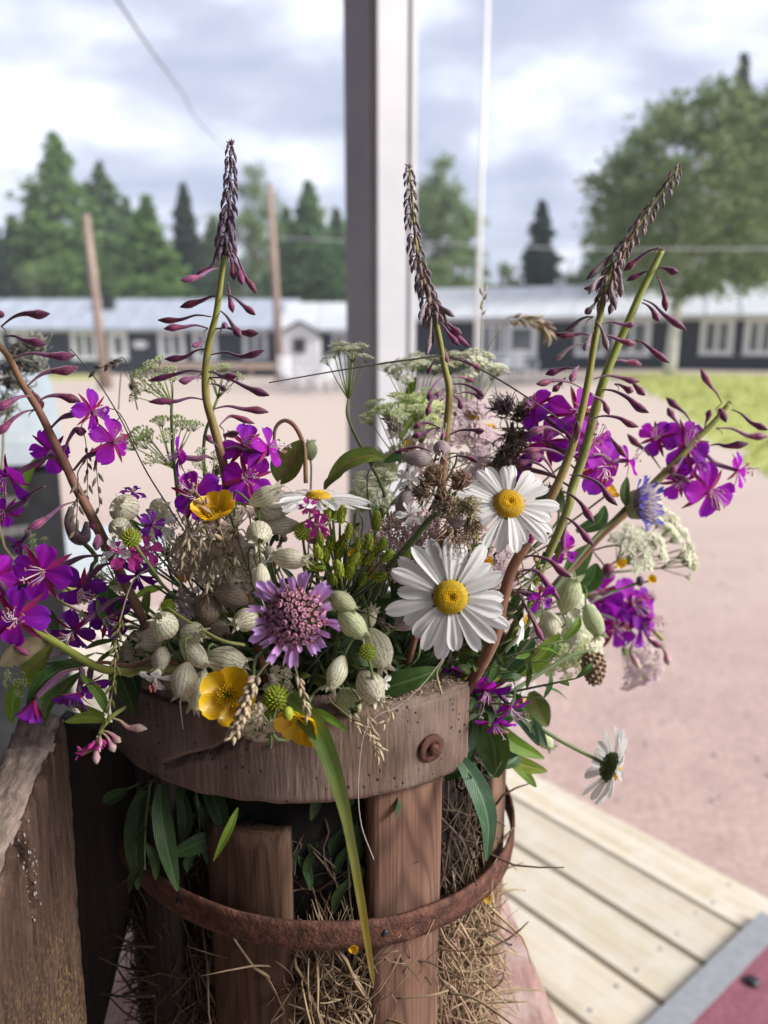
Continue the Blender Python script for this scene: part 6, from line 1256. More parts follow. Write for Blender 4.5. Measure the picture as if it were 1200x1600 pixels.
for a in [('green-white bedstraw head left of the tall left fireweed spike, the upper one', 238, 592, .42, 46, (-.3, .5, .5), 'umbel_green', 'ball', 12, 1.2, [(268, 640, .42), (270, 700, .425), (280, 800, .43)]),
          ('small dense green umbel just behind the tall left fireweed spike', 345, 588, .42, 34, (.2, .6, .5), 'umbel_green', 'ball', 8, 1.2, [(330, 650, .42), (318, 700, .425), (325, 820, .43)]),
          ('green-white bedstraw head left of the tall left fireweed spike, the lower one', 252, 686, .43, 62, (-.2, .8, .4), 'umbel_green', 'ball', 14, .8, [(275, 740, .43), (300, 840, .43)]),
          ('loose green umbel hanging between the two left stems', 325, 735, .42, 36, (.1, .4, .8), 'umbel_green', 'ball', 9, 1, None),
          ('cream cow parsley head in front of the white post', 540, 556, .42, 36, (-.05, .95, .3), 'umbel_white', 'star', 12, 1.9, [(543, 650, .42), (560, 690, .42), (600, 770, .43), (610, 860, .44)]),
          ('greenish cow parsley head low beside the white post', 618, 648, .45, 52, (-.1, .95, .3), 'umbel_green', 'star', 12, 1.5, [(600, 760, .45), (600, 860, .45)]),
          ('pale cow parsley head behind the middle fireweed spike, the left one', 640, 580, .50, 48, (-.1, .9, .3), 'umbel_white', 'star', 14, 1.6, None), ('pale cow parsley head behind the middle fireweed spike, the right one', 740, 575, .50, 50, (.1, .9, .3), 'umbel_white', 'star', 14, 1.7, [(742, 680, .50), (738, 760, .5), (725, 840, .48)]),
          ('loose greenish umbel under the pale cow parsley by the middle spike', 660, 640, .47, 50, (0, .8, .5), 'umbel_green', 'star', 10, 1.2, None),
          ('tiny green umbel over the black barbecue at the far left', 32, 1062, .40, 30, (-.3, -.2, .9), 'umbel_green', 'ball', 8, 1, [(60, 1040, .40), (120, 1030, .4)]), ('tiny green umbel beside the two big magenta flowers at the left', 50, 855, .43, 26, (-.3, .6, .5), 'umbel_green', 'ball', 7, 1, None),
          ('pale green umbel leaning far right over the gravel', 1045, 838, .56, 52, (.7, .5, .3), 'umbel_white', 'star', 13, 1.6, [(940, 895, .55), (880, 930, .52), (820, 980, .48)]), ('pale green umbel just right of the blue scabious', 1000, 855, .54, 44, (.4, .4, .7), 'umbel_white', 'star', 11, 1.2, None), ('small green umbel with few rays right of the magenta cluster', 1075, 880, .56, 26, (.9, .2, .3), 'umbel_green', 'star', 6, 1.6, [(1005, 890, .56), (900, 905, .53), (830, 960, .5)]),
          ('white and pink umbel right of the greenish campion bladder at the right', 905, 985, .50, 54, (.5, .1, .8), 'umbel_white', 'star', 16, .9, None), ('greenish white umbel hanging below the white and pink umbel at the right', 880, 1030, .49, 40, (.2, -.5, .7), 'umbel_green', 'star', 11, 1, None), ('pale pink umbel behind the half hidden daisy', 860, 990, .50, 36, (.1, .1, .9), 'umbel_pink', 'star', 10, 1, None),
          ('blurred pinkish grey umbel hanging lowest on the right over the gravel', 1004, 1042, .62, 40, (.4, -.4, .7), 'umbel_pink', 'star', 14, 1.2, [(990, 990, .61), (940, 960, .58), (860, 960, .5)]),
          ('pale pink blurred umbel behind the middle fireweed spike', 705, 655, .50, 60, (0, .6, .7), 'umbel_pink', 'star', 16, 1, None), ('pale pink blurred umbel left of the upper daisy', 655, 690, .49, 50, (-.2, .6, .7), 'umbel_pink', 'star', 14, 1, None), ('pale pink blurred umbel behind the upper daisy', 760, 705, .50, 50, (.2, .6, .7), 'umbel_pink', 'star', 14, 1, None),
          ('dry beige umbel between the campion bladders and the left buttercup, upper', 318, 862, .385, 52, (-.1, .5, .8), 'umbel_dry', 'star', 18, .7, None), ('dry beige umbel between the campion bladders and the left buttercup, lower', 362, 880, .392, 46, (.1, .4, .8), 'umbel_dry', 'star', 16, .7, None), ('dry beige umbel above the row of campion bladders', 365, 800, .40, 38, (0, .8, .5), 'umbel_dry', 'star', 14, .8, None),
          ('small mauve umbel behind the bladders at the left', 300, 945, .392, 30, (0, .5, .8), 'umbel_pink', 'star', 9, .8, None), ('grey-green umbel hanging over the rim right of the open buttercup', 398, 1132, .352, 34, (.1, -.55, .7), 'umbel_dry', 'star', 14, 1, None), ('pale umbel under the open white campion flower behind', 215, 1020, .385, 32, (-.2, .3, .8), 'umbel_dry', 'star', 9, 1, None),
          ('cream umbel at the left behind the pink campion flowers', 255, 850, .395, 44, (0, .5, .7), 'umbel_white', 'ball', 14, .8, None), ('small green umbel left of the dark violet flowers', 165, 900, .40, 34, (-.2, .4, .7), 'umbel_green', 'ball', 9, .9, None), ('greenish umbel beside the leaning stem at the left', 150, 930, .41, 40, (-.2, .3, .7), 'umbel_green', 'star', 10, .9, None),
          ('pinkish umbel right of the dried thistle head', 760, 740, .46, 36, (.2, .4, .7), 'umbel_pink', 'star', 10, 1, None), ('whitish umbel left of the dried thistle head', 590, 770, .44, 44, (-.1, .6, .7), 'umbel_white', 'star', 12, 1, None), ('dull pink umbel under the upper daisy', 770, 880, .42, 40, (.2, .2, .8), 'umbel_pink', 'star', 12, .9, None), ('small pale umbel below the lilac scabious', 440, 1070, .37, 26, (0, .1, 1), 'umbel_dry', 'star', 8, 1, None)]:
    umbel(a[0], a[1], a[2], a[3], a[4], a[5], a[6], a[7], a[8], a[9], a[10], s=(.19 if a[7] == 'ball' else .30), ul=(.25 if a[7] == 'ball' else .30))

# ---- pink yarrow
def yarrow(label, px, py, d, rpx, axis, n=110, sx=1.0):
    c = P(px, py, d); ax = V(*axis); R_ = px2m(rpx, d); r = thing('yarrow', label, 'flower', c, 'yarrow heads'); MF = frame(c, ax, R_)
    pm = PT['camp'][0]
    head = MB()
    for k in range(5):
        q = k * 1.2566; 
        for j, (a0, a1, r0, r1) in enumerate([(-.5, .5, .35, 1)]):
            pts = [Vector((math.cos(q + t) * rr, math.sin(q + t) * rr, zz)) for t, rr, zz in ((0, .2, .1), (-.42, .65, .22), (-.3, 1.0, .1), (0, .92, .1), (.3, 1.0, .1), (.42, .65, .22))]
            head.add(pts, [(0, 1, 2, 3), (0, 3, 4, 5)], [(0, .5), (.6, 0), (1, .2), (.9, .5), (1, .8), (.6, 1)])
    hm = head.mesh('floret'); hm.materials.append(M['yarrow'])
    cb = MB(); v, f, uv = icov(.32, 3, 6); cb.add([q + Vector((0, 0, .15)) for q in v], f); v, f, uv = lathev([(.1, -.9), (.35, -.5), (.3, 0)], 6); cb.add(v, f); cm = cb.mesh('floret_centre'); cm.materials.append(M['yarrow_c'])
    foot = c - ax * R_ * 1.0; mb = MB()
    for i in range(n):
        rr = math.sqrt((i + .5) / n); q = i * 2.39996; lump = .10 * mnoise.noise((rr * math.cos(q) * 3, rr * math.sin(q) * 3, px)); e = Vector((rr * math.cos(q) * 1.0, rr * math.sin(q) * .95, .12 * (1 - rr * rr) + lump)); s = .105 * rnd(.85, 1.15)
        Mx = MF @ frame(e, Vector((e.x * .4 + rnd(-.3, .3), e.y * .4 + rnd(-.3, .3), 1)), s, rnd(0, 6)); fo = obj('floret', hm, None, r, Mx); obj('floret_centre', cm, None, fo, Mx)
        if i % 3 == 0: v, f, uv = tubev([foot, foot.lerp(MF @ e, .5) + ax * R_ * .05, MF @ e], .0004, 3); mb.add(v, f)
    obj('branchlets', mb, M['ray'], r, kind='stuff')
    tube('stem', stem_to_mouth(foot, -ax, .02), [.001, .001, .001], M['stem_green'], r, 6)
yarrow('dense dull pink yarrow head in the middle, left of the large front daisy', 645, 850, .385, 74, (.05, .62, .75), 120)
yarrow('smaller dull pink yarrow head between the dried thistle and the upper daisy', 745, 845, .40, 40, (.3, .4, .8), 40)

# ---- green bud cluster (tansy-like), spiny green balls
def gbud(parent, px, py, d, h, w_, dirn, foot, m='lime'):
    c = P(px, py, d); z = V(*dirn); s = px2m(w_ * .72, d); H = px2m(h, d); MF = frame(c - z * H * .5, z, (s, s, H), rnd(0, 6))
    v, f, uv = lathev([(.08, 0), (.34, .12), (.42, .4), (.36, .75), (.22, .92), (.02, .96)], 10); b = obj('bud', mesh('bud', [MF @ q for q in v], f, uv), M['green_ball'], parent)
    mb = MB()
    for k in range(34):
        q = k * 2.4; u = k / 34; rr = .42 * math.sin((.2 + .62 * u) * math.pi) + .03; a = Vector((rr * math.cos(q), rr * math.sin(q), u * .8)); t = Vector((rr * 1.12 * math.cos(q), rr * 1.12 * math.sin(q), u * .8 + .24)); sd = Vector((-math.sin(q), math.cos(q), 0)) * .085
        mb.addm([a - sd, a + sd, t + Vector((math.cos(q), math.sin(q), 0)) * .06, a.lerp(t, .6) + sd * .8, a.lerp(t, .6) - sd * .8], [(0, 1, 3, 4), (4, 3, 2)], MF)
    obj('bud_bracts', mb, M[m], b)
    tube('stalk', [c - z * H * .45, (c - z * H * .45).lerp(foot, .4) - z * H * .3, foot], [.0006, .0007, .0009], M['stem_green'], parent, 6, 4)
r = thing('tansy_buds', 'cluster of yellow-green closed flower buds in the middle behind the lilac scabious', 'flower', P(535, 940, .39)); ft = P(535, 945, .395)
for px, py, h, w_, dr in [(520, 797, 34, 20, (0, .95, .2)), (534, 803, 30, 18, (.2, .95, .2)), (511, 800, 26, 16, (-.2, .9, .2)), (588, 813, 32, 20, (0, .95, .2)), (577, 846, 28, 20, (-.1, .9, .3)), (598, 850, 22, 18, (.3, .8, .3)), (580, 868, 34, 22, (.5, .75, .2)), (560, 873, 30, 20, (.4, .8, .3)), (530, 858, 30, 20, (.1, .9, .3)), (508, 866, 30, 20, (0, .9, .3)), (497, 862, 26, 18, (-.3, .9, .2)),
                          (516, 848, 26, 18, (-.1, .9, .2)), (529, 888, 30, 20, (-.2, .85, .4)), (546, 892, 28, 22, (.3, .7, .5)), (552, 875, 32, 20, (.55, .75, .2)), (632, 866, 34, 22, (.5, .8, .2)), (594, 901, 24, 20, (.7, .4, .4)), (490, 885, 40, 20, (.95, -.15, .2)), (545, 830, 26, 16, (.2, .9, .2)), (560, 850, 24, 16, (.1, .9, .2)), (606, 868, 24, 18, (.6, .6, .3)), (538, 845, 24, 16, (0, .9, .3)), (500, 840, 22, 15, (-.2, .9, .3)), (568, 905, 22, 16, (.3, .6, .5)), (520, 905, 22, 16, (-.3, .6, .5))]: gbud(r, px, py, rnd(.362, .376), h * 1.1, w_ * 1.3, dr, ft)
tube('stem', [ft, MOUTH], [.0014, .0016], M['stem_green'], r, 8, 4)
def spiny(label, px, py, d, rpx, spts=None):
    c = P(px, py, d); R_ = px2m(rpx, d); r = thing('seed_ball', label, 'flower', c, 'round green seed heads'); v, f, uv = icov(1, 8, 12); obj('core', mesh('core', [c + q * R_ * .8 for q in v], f, uv), M['green_ball'], r); mb = MB()
    for i in range(110):
        z_ = 1 - 2 * (i + .5) / 110; q = i * 2.4; n_ = Vector((math.sqrt(1 - z_ * z_) * math.cos(q), math.sqrt(1 - z_ * z_) * math.sin(q), z_)); a = n_.orthogonal().normalized() * .1; b = n_.cross(a).normalized() * .1; p = n_ * .75; mb.add([c + (p + a) * R_, c + (p + b) * R_, c + (p - a) * R_, c + (p - b) * R_, c + (n_ * 1.12 + Vector((0, 0, .12))) * R_], [(0, 1, 4), (1, 2, 4), (2, 3, 4), (3, 0, 4)])
    obj('spines', mb.mesh('spines', False), M['lime'], r, kind='stuff'); tube('stem', [P(*q) for q in spts] if spts else stem_to_mouth(c, V(0, -1, -.2), .02), [.0007, .0008], M['stem_green'], r, 6)
spiny('round green spiny seed head left of the green bud cluster', 473, 832, .372, 15, [(473, 840, .373), (478, 880, .378), (480, 930, .39)])
spiny('round green spiny seed head on the dark stalk at the left', 205, 842, .358, 16, [(210, 850, .358), (235, 885, .364), (265, 925, .375), (315, 950, .385)])
spiny('green spiny seed head half hidden behind a bladder at the left', 262, 950, .375, 13); spiny('dark green bristly head low in front beside the long grass blade', 432, 1092, .358, 20); spiny('small green seed head under the bladder at the front right of the scabious', 575, 1020, .356, 14); spiny('small dark seed head at the lower right of the open buttercup', 420, 1105, .36, 14)
spiny('blurred round green head behind the upper daisy', 862, 778, .46, 22)
r = thing('seed_ball', 'small black round bud on a thin stalk at the right', 'flower', P(1000, 908, .53)); c = P(1000, 908, .53); v, f, uv = icov(1, 8, 10); obj('core', mesh('core', [c + Vector((q.x * .0028, q.y * .0028, q.z * .0038)) for q in v], f, uv), M['bud_dark'], r); tube('stem', [c, P(960, 925, .53), P(880, 960, .5)], [.0005, .0006], M['stem_green'], r, 5)
r = thing('seed_ball', 'dark red bud on a bent stalk below the leaf at the right', 'flower', P(950, 892, .51)); c = P(950, 892, .51); v, f, uv = icov(1, 8, 10); obj('core', mesh('core', [c + Vector((q.x * .0042, q.y * .0042, q.z * .0052)) for q in v], f, uv), M['bud'], r); tube('stem', [c, P(935, 872, .51), P(918, 862, .5), P(880, 900, .5)], [.0006, .0006], M['stem_red'], r, 5)
# selfheal cone
r = thing('selfheal_cone', 'brown scaly selfheal cone on a green stalk low on the right', 'flower', P(928, 1045, .475)); c = P(928, 1045, .475); mb = MB(); z = V(.05, -.98, .1); H = px2m(50, .475); MF = frame(c - z * H * .5, z, (px2m(17, .475), px2m(17, .475), H))
v, f, uv = lathev([(.5, 0), (.9, .2), (.95, .6), (.6, .9), (.1, 1)], 12); obj('core', mesh('core', [MF @ q for q in v], f, uv), M['leaf_dry'], r)
for i in range(70):
    u = i / 70; q = i * 2.4; rr = .95 * math.sin((.22 + .68 * u) * math.pi) + .1; a = Vector((rr * math.cos(q), rr * math.sin(q), u)); v, f, uv = icov(1, 3, 6); obj('scale', mesh('scale', [frame(MF @ a, MF.to_3x3() @ Vector((math.cos(q), math.sin(q), .0)) + z * .004, (.0011, .0015, .0011)) @ k for k in v], f, uv), M['thistle'], r)
tube('stem', [c - z * H * .4 + RT * -.001, P(925, 1018, .475), P(890, 1025, .47), P(840, 1055, .46), P(770, 1100, .44), P(720, 1130, .43)], [.0012, .0013], M['stem_green'], r, 8)

# ---- dried thistle head
r = thing('thistle', 'dried thistle head with frayed brown down on a hairy green stalk', 'flower', P(695, 785, .372)); c = P(697, 788, .372); R_ = px2m(34, .372)
v, f, uv = lathev([(.2, -.9), (.75, -.6), (.85, -.1), (.6, .35), (.1, .5)], 16); MF = frame(c, V(.3, .3, .6), R_ * .72); obj('receptacle', mesh('receptacle', [MF @ q for q in v], f, uv), M['thistle_g'], r)
def tuft(name, cen, dirs, n, L, rad, m, spread=.6, curl=.5):
    mb = MB()
    for i in range(n):
        dr = (dirs + Vector((rnd(-1, 1), rnd(-1, 1), rnd(-1, 1))) * spread).normalized(); p = cen + Vector((rnd(-1, 1), rnd(-1, 1), rnd(-1, 1))) * L * .35; ln = L * rnd(.5, 1.2); e = p + dr * ln; m_ = p.lerp(e, .6) + Vector((rnd(-1, 1), rnd(-1, 1), rnd(-1, 1))) * ln * curl * .4
        v, f, uv = tubev(smoothpts([p, m_, e + Vector((rnd(-1, 1), rnd(-1, 1), rnd(-1, 1))) * ln * curl * .3], 3), [rad, rad, rad, rad * .9, rad * .8, rad * .7, rad * .4], 3); mb.add(v, f)
    return obj(name, mb, m, r, kind='stuff')
for px, py, dr, n, L, m in [(680, 752, (-.2, .7, .4), 240, 20, 'thistle'), (715, 758, (.3, .6, .4), 200, 18, 'thistle'), (665, 770, (-.6, .1, .5), 160, 16, 'thistle'), (725, 790, (.6, -.1, .5), 160, 18, 'spikelet'), (705, 835, (.1, -.8, .3), 130, 26, 'thistle'), (700, 862, (.05, -.9, .3), 70, 26, 'spikelet'), (692, 782, (0, .1, 1), 220, 16, 'thistle'), (705, 792, (.1, -.1, 1), 160, 16, 'spikelet'), (690, 790, (0, 0, 1), 120, 14, 'hair'), (735, 815, (.3, -.8, .3), 90, 18, 'thistle')]:
    tuft('down', P(px, py, .362), V(*dr), int(n * 1.7), px2m(L * 1.15, .37), .0003, M[m], .8)
for k in range(16):
    q = k * .39; a = MF @ Vector((.7 * math.cos(q), .7 * math.sin(q), -.4)); e = MF @ Vector((1.15 * math.cos(q), 1.15 * math.sin(q), .5 + rnd(-.2, .2))); v, f, uv = ribbonv([a, a.lerp(e, .6), e], [R_ * .26, R_ * .2, R_ * .02], MF.to_3x3() @ Vector((0, 0, 1)), .2, 3); obj('bract', mesh('bract', v, f, uv), M['leaf_olive'], r)
st = [P(684, 800, .372), P(668, 815, .37), P(640, 850, .37), P(607, 888, .375), P(585, 930, .39)]; tube('stem', st + [MOUTH], [.0013, .0016, .0018, .0018, .0016], M['stem_green'], r, 8)
mb = MB(); sp_ = smoothpts(st, 8)
for i in range(300):
    p = sp_[random.randrange(len(sp_))] + Vector((rnd(-1, 1), rnd(-1, 1), rnd(-1, 1))) * .0012; e = p + Vector((rnd(-1, 1), rnd(-1, 1), rnd(-1, 1))).normalized() * .0022; v, f, uv = tubev([p, e], .00006, 3); mb.add(v, f)
obj('hairs', mb, M['hair'], r, kind='stuff')
# second, darker withered head behind
r = thing('thistle', 'dark withered thistle head with a violet top behind the upper daisy', 'flower', P(795, 655, .455)); c = P(800, 660, .455)
for px, py, dr, n, L, m in [(790, 640, (-.4, .6, .4), 130, 16, 'bud_dark'), (815, 650, (.2, .5, .6), 120, 18, 'spikelet_d'), (805, 680, (0, -.6, .6), 140, 22, 'spikelet_d'), (790, 710, (-.2, -.8, .4), 110, 22, 'spikelet_d'), (775, 735, (-.3, -.7, .4), 60, 18, 'thistle')]: tuft('down', P(px, py, .455), V(*dr), n, px2m(L * 1.6, .455), .0004, M[m], 1.1)
tube('stem', [c, P(800, 740, .455), P(790, 850, .45), MOUTH], [.0012, .0014], M['stem_green'], r, 8)

# ---- leaves
def leaf(label, pts, w_, m='leaf', fold=.12, group=None, name='leaf', face=None, n=5, prof=None, parent=None, wave=.02):
    pp = smoothpts([P(*q) for q in pts], n); k = len(pp); wid = [px2m(w_, pts[0][2]) * ((max(.05, math.sin(math.pi * min(1, (i / (k - 1)) * .93 + .05)) ** .75)) if prof is None else float(np.interp(i / (k - 1), *prof))) for i in range(k)]
    v, f, uv = ribbonv(pp, wid, V(*(face or (rnd(-.4, .4), rnd(.1, .6), 1))), fold, 7, wave); me = mesh(name, v, f, uv)
    if parent is not None: return obj(name, me, M[m], parent)
    return tag(obj(name, me, M[m]), label, 'leaf', group)
leaf('long grass blade arching over the rim, green turning yellow at its tip', [(455, 1085, .352), (478, 1115, .346), (508, 1165, .342), (535, 1250, .340), (553, 1340, .342), (568, 1430, .345), (580, 1510, .35), (584, 1540, .352)], 36, 'blade', .10, name='grass_leaf', face=(-.1, .1, 1), prof=([0, .08, .2, .35, .5, .7, .9, 1], [.55, .9, 1, .72, .42, .36, .22, .03]), n=7)
leaf('short bright grass blade on the rim right of the buttercup', [(495, 1108, .352), (515, 1122, .349), (545, 1143, .348)], 12, 'leaf_bright')
leaf('blue-green leaf hanging in front of the gap right of the reddish stave', [(712, 1180, .41), (732, 1205, .405), (752, 1245, .40), (763, 1290, .40), (760, 1345, .405)], 34, 'leaf_blue', face=(.3, .2, 1))
LW = 'leaf hanging in the dark gap under the rim, '  # dark leaf colour stands in for the shade under the rim
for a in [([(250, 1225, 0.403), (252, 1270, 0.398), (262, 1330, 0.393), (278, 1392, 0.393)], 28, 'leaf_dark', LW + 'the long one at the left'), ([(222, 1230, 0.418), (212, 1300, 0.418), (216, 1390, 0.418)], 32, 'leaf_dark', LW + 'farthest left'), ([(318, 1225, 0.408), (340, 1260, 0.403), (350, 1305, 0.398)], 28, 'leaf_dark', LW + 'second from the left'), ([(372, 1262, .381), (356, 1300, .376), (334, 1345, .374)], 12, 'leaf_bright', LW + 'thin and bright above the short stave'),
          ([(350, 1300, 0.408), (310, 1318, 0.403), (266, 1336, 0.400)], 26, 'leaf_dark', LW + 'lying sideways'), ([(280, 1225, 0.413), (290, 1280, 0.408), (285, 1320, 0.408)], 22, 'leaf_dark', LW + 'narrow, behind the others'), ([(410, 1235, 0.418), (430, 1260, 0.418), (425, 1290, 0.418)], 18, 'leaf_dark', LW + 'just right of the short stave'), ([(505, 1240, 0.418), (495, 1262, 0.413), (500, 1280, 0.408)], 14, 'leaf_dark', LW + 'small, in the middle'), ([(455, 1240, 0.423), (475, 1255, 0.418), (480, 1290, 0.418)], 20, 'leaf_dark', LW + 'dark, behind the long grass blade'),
          ([(130, 1038, .378), (95, 1045, .375), (62, 1070, .37), (42, 1105, .368)], 24, 'leaf', 'long narrow leaf at the left arching over the plank'), ([(125, 1052, .38), (100, 1075, .378), (75, 1100, .376), (68, 1135, .376)], 20, 'leaf', 'narrow leaf at the left just below the long arching one'), ([(36, 1062, .41), (22, 1090, .41), (17, 1130, .41)], 24, 'leaf_bright', 'bright leaf hanging at the far left edge'), ([(166, 1126, .366), (140, 1120, .364), (102, 1128, .362)], 17, 'leaf_bright', 'small bright leaf pointing left above the pink buds'),
          ([(164, 1118, .366), (140, 1112, .366), (116, 1098, .366)], 14, 'leaf_bright', 'small leaf pointing up left above the pink buds'), ([(168, 1115, .368), (155, 1085, .368), (126, 1053, .368)], 15, 'leaf_bright', 'small upright leaf above the pink buds'), ([(58, 1130, .40), (38, 1165, .40), (18, 1215, .40)], 38, 'leaf_bright', 'broad bright leaf hanging behind the weathered plank'), ([(70, 1010, .40), (60, 1050, .40), (70, 1095, .40)], 40, 'leaf_bright', 'broad bright leaf blurred behind the left stems'), ([(90, 985, .41), (70, 965, .41), (50, 985, .41)], 24, 'leaf', 'leaf under the big magenta flowers at the left'),
          ([(80, 1012, .372), (40, 1015, .370), (0, 1040, .370)], 34, 'leaf_dry', 'dry curled brown leaf at the far left under the magenta flower'), ([(82, 1008, .37), (60, 1035, .368), (30, 1045, .368)], 20, 'leaf_olive', 'olive leaf beside the dry curled one at the far left'),
          ([(190, 985, .395), (170, 950, .39), (165, 915, .39)], 34, 'leaf', 'green leaf between the dark violet flowers and the bladders'), ([(215, 985, .39), (205, 1040, .39), (215, 1090, .38)], 40, 'leaf_dark', 'dark leaf left of the open white campion flower'), ([(185, 1050, .385), (200, 1085, .38), (212, 1118, .375)], 26, 'leaf_dark', 'dark leaf hanging on the left end of the rim'),
          ([(560, 955, .395), (600, 948, .385), (640, 955, .38), (660, 962, .38)], 26, 'leaf_dark', 'dark flat leaf left of the large front daisy'), ([(545, 1085, .395), (600, 1075, .39), (650, 1060, .388), (690, 1045, .39)], 34, 'leaf', 'dark green leaf lying behind the right part of the rim'), ([(750, 1115, .45), (770, 1160, .445), (776, 1215, .445)], 48, 'leaf', 'broad leaf hanging right of the rim end'), ([(745, 1100, .44), (725, 1140, .44), (735, 1180, .44)], 40, 'leaf_blue', 'blue-green leaf just behind the rim end'),
          ([(775, 1130, .46), (800, 1160, .46), (850, 1185, .46)], 24, 'leaf_bright', 'bright pointed leaf right of the rim end, upper'), ([(780, 1180, .47), (815, 1195, .47), (855, 1205, .47)], 22, 'leaf_bright', 'bright pointed leaf right of the rim end, lower'), ([(790, 1185, .48), (820, 1210, .48), (838, 1230, .48)], 14, 'leaf_bright', 'small bright leaf tip above the deck boards'), ([(790, 1105, .45), (820, 1125, .45), (842, 1165, .45)], 22, 'leaf_blue', 'narrow blue-green leaf at the foot of the drooping daisy stalk, left'),
          ([(805, 1110, .45), (835, 1135, .45), (855, 1168, .45)], 16, 'leaf_blue', 'narrow blue-green leaf at the foot of the drooping daisy stalk, right'), ([(755, 1115, .45), (768, 1135, .45), (765, 1165, .455)], 34, 'leaf_bright', 'bright leaf below the drooping magenta flowers'), ([(830, 1080, .49), (840, 1110, .49), (856, 1135, .49)], 36, 'leaf_olive', 'olive leaf blurred behind the drooping daisy stalk'), ([(800, 1055, .46), (840, 1030, .46), (875, 990, .46)], 30, 'leaf_bright', 'bright leaf behind the half hidden daisy'),
          ([(760, 1050, .44), (800, 1030, .44), (835, 1000, .44)], 44, 'leaf_dark', 'dark leaf behind the large front daisy at the right'), ([(880, 915, .49), (900, 880, .49), (925, 850, .49)], 34, 'leaf', 'green leaf between the blue scabious and the dark red bud'), ([(905, 925, .50), (925, 905, .50), (932, 880, .50)], 30, 'leaf', 'second green leaf below the blue scabious'), ([(900, 830, .49), (935, 815, .49), (945, 790, .49)], 22, 'leaf', 'small green leaf left of the blue scabious'), ([(978, 790, .465), (975, 770, .465), (980, 745, .465)], 16, 'leaf', 'small pointed bract leaf touching the blue scabious'),
          ([(512, 757, .40), (540, 725, .40), (575, 712, .40), (600, 717, .40)], 30, 'leaf_olive', 'olive leaf bending right in front of the white post'), ([(507, 765, .40), (515, 752, .40), (535, 742, .40)], 12, 'leaf_olive', 'narrow olive leaf under the one in front of the white post'), ([(438, 755, .40), (452, 725, .40), (472, 688, .40)], 42, 'leaf_olive', 'upright olive leaf left of the edge-on daisy'), ([(435, 700, .405), (430, 730, .405), (440, 760, .405)], 14, 'leaf', 'narrow leaf left of the upright olive leaf'),
          ([(600, 722, .44), (630, 712, .44), (660, 722, .44)], 16, 'leaf', 'leaf lying sideways behind the mauve bladders'), ([(840, 800, .45), (860, 780, .45), (880, 800, .45)], 40, 'leaf_dark', 'dark blurred leaf right of the upper daisy'), ([(650, 590, .5), (640, 620, .5), (645, 660, .5)], 16, 'leaf_bright', 'narrow bright leaf in the cow parsley behind the middle spike'), ([(668, 615, .47), (640, 660, .46), (625, 690, .455)], 8, 'leaf_bright', 'thin bright grass leaf left of the middle spike stem'),
          ([(560, 990, .39), (540, 1020, .385), (530, 1060, .38)], 26, 'leaf_dark', 'dark leaf under the lilac scabious at the right'), ([(600, 1040, .38), (565, 1030, .375), (535, 1035, .37)], 20, 'leaf', 'small green leaf below the scabious between bladders')]:
    leaf(a[3], a[0], a[1] * 1.1, a[2])
r = thing('leaf_stalk', 'arching red-brown leaf stalk left of the white post', 'stalk', P(478, 750, .405)); tube('stem', [P(478, 755, .405), P(475, 700, .405), P(462, 668, .405), P(445, 657, .405), P(431, 668, .405), P(428, 690, .405)], [.0012, .0012, .0008], M['stem_red'], r, 7)

# ---- grasses
def spikelets(parent, path, n, L, w_, m, side=.5, hang=0.2, cnt=1):
    pp = smoothpts(path, 6); k = len(pp)
    for i in range(n):
        u = (i + .5) / n; p = pp[min(k - 1, int(u * (k - 1)))]; t = (pp[max(0, int(u * (k - 1)) - 1)] - pp[min(k - 1, int(u * (k - 1)) + 1)]).normalized(); q = i * 2.4; s = Matrix.Rotation(q, 3, t) @ t.orthogonal().normalized(); dr = (t + s * side - Vector((0, 0, 1)) * hang).normalized(); ln = L * rnd(.8, 1.2)
        v, f, uv = lathev([(.05, 0), (.42, .25), (.5, .5), (.3, .8), (.03, 1.0)], 6); me = mesh('spikelet', [frame(p + s * w_ * .3, dr, (w_, w_, ln)) @ a for a in v], f, uv); obj('spikelet', me, M[m], parent)
def grass(label, path, rad, m, sp=None, group='grass stalks'):
    pts = [P(*q) for q in path]; r = thing('grass_stalk', label, 'grass', pts[-1], group); tube('stem', pts, rad, M[m], r, 5, 6)
    if sp: a, b, n, L, w_, mm, side, hang = sp; spikelets(r, pts[a:b], n, L, w_, mm, side, hang)
    return r
grass('dry plump tan grass ear hanging over the open buttercup', [(365, 1148, .336), (378, 1118, .336), (388, 1085, .337), (405, 1052, .342), (425, 1030, .35), (470, 985, .37)], [.0004, .0006, .0005], 'stem_tan', (0, 4, 46, .0042, .0022, 'spikelet', .7, -.2))
grass('thin tan grass ear hanging below the lilac scabious', [(480, 1112, .338), (472, 1080, .338), (463, 1050, .339), (450, 1000, .35)], [.0003, .0004], 'stem_tan', (0, 3, 14, .0046, .0015, 'spikelet', .3, -.2))
grass('long thin dark stalk crossing behind the middle fireweed spike', [(420, 598, .385), (540, 577, .39), (640, 562, .395), (700, 558, .40), (760, 582, .41), (830, 625, .42), (880, 660, .43), (893, 675, .435)], [.0003, .0005, .0005, .0005, .0004], 'stem_dark')
grass('thin dark stalk running down from the upper left to the left flowers', [(110, 545, .43), (148, 590, .42), (186, 650, .41), (225, 730, .40), (262, 790, .39), (300, 850, .385), (330, 920, .385)], [.0003, .0004, .0005], 'stem_dark')
grass('grey-green hanging oat grass left of the bud stalks, the left one', [(135, 790, .39), (137, 740, .39), (134, 690, .39), (130, 660, .395), (180, 640, .40), (215, 700, .41)], [.0002, .0003], 'stem_dark', (0, 3, 11, .0050, .0017, 'spikelet_d', .4, -.2))
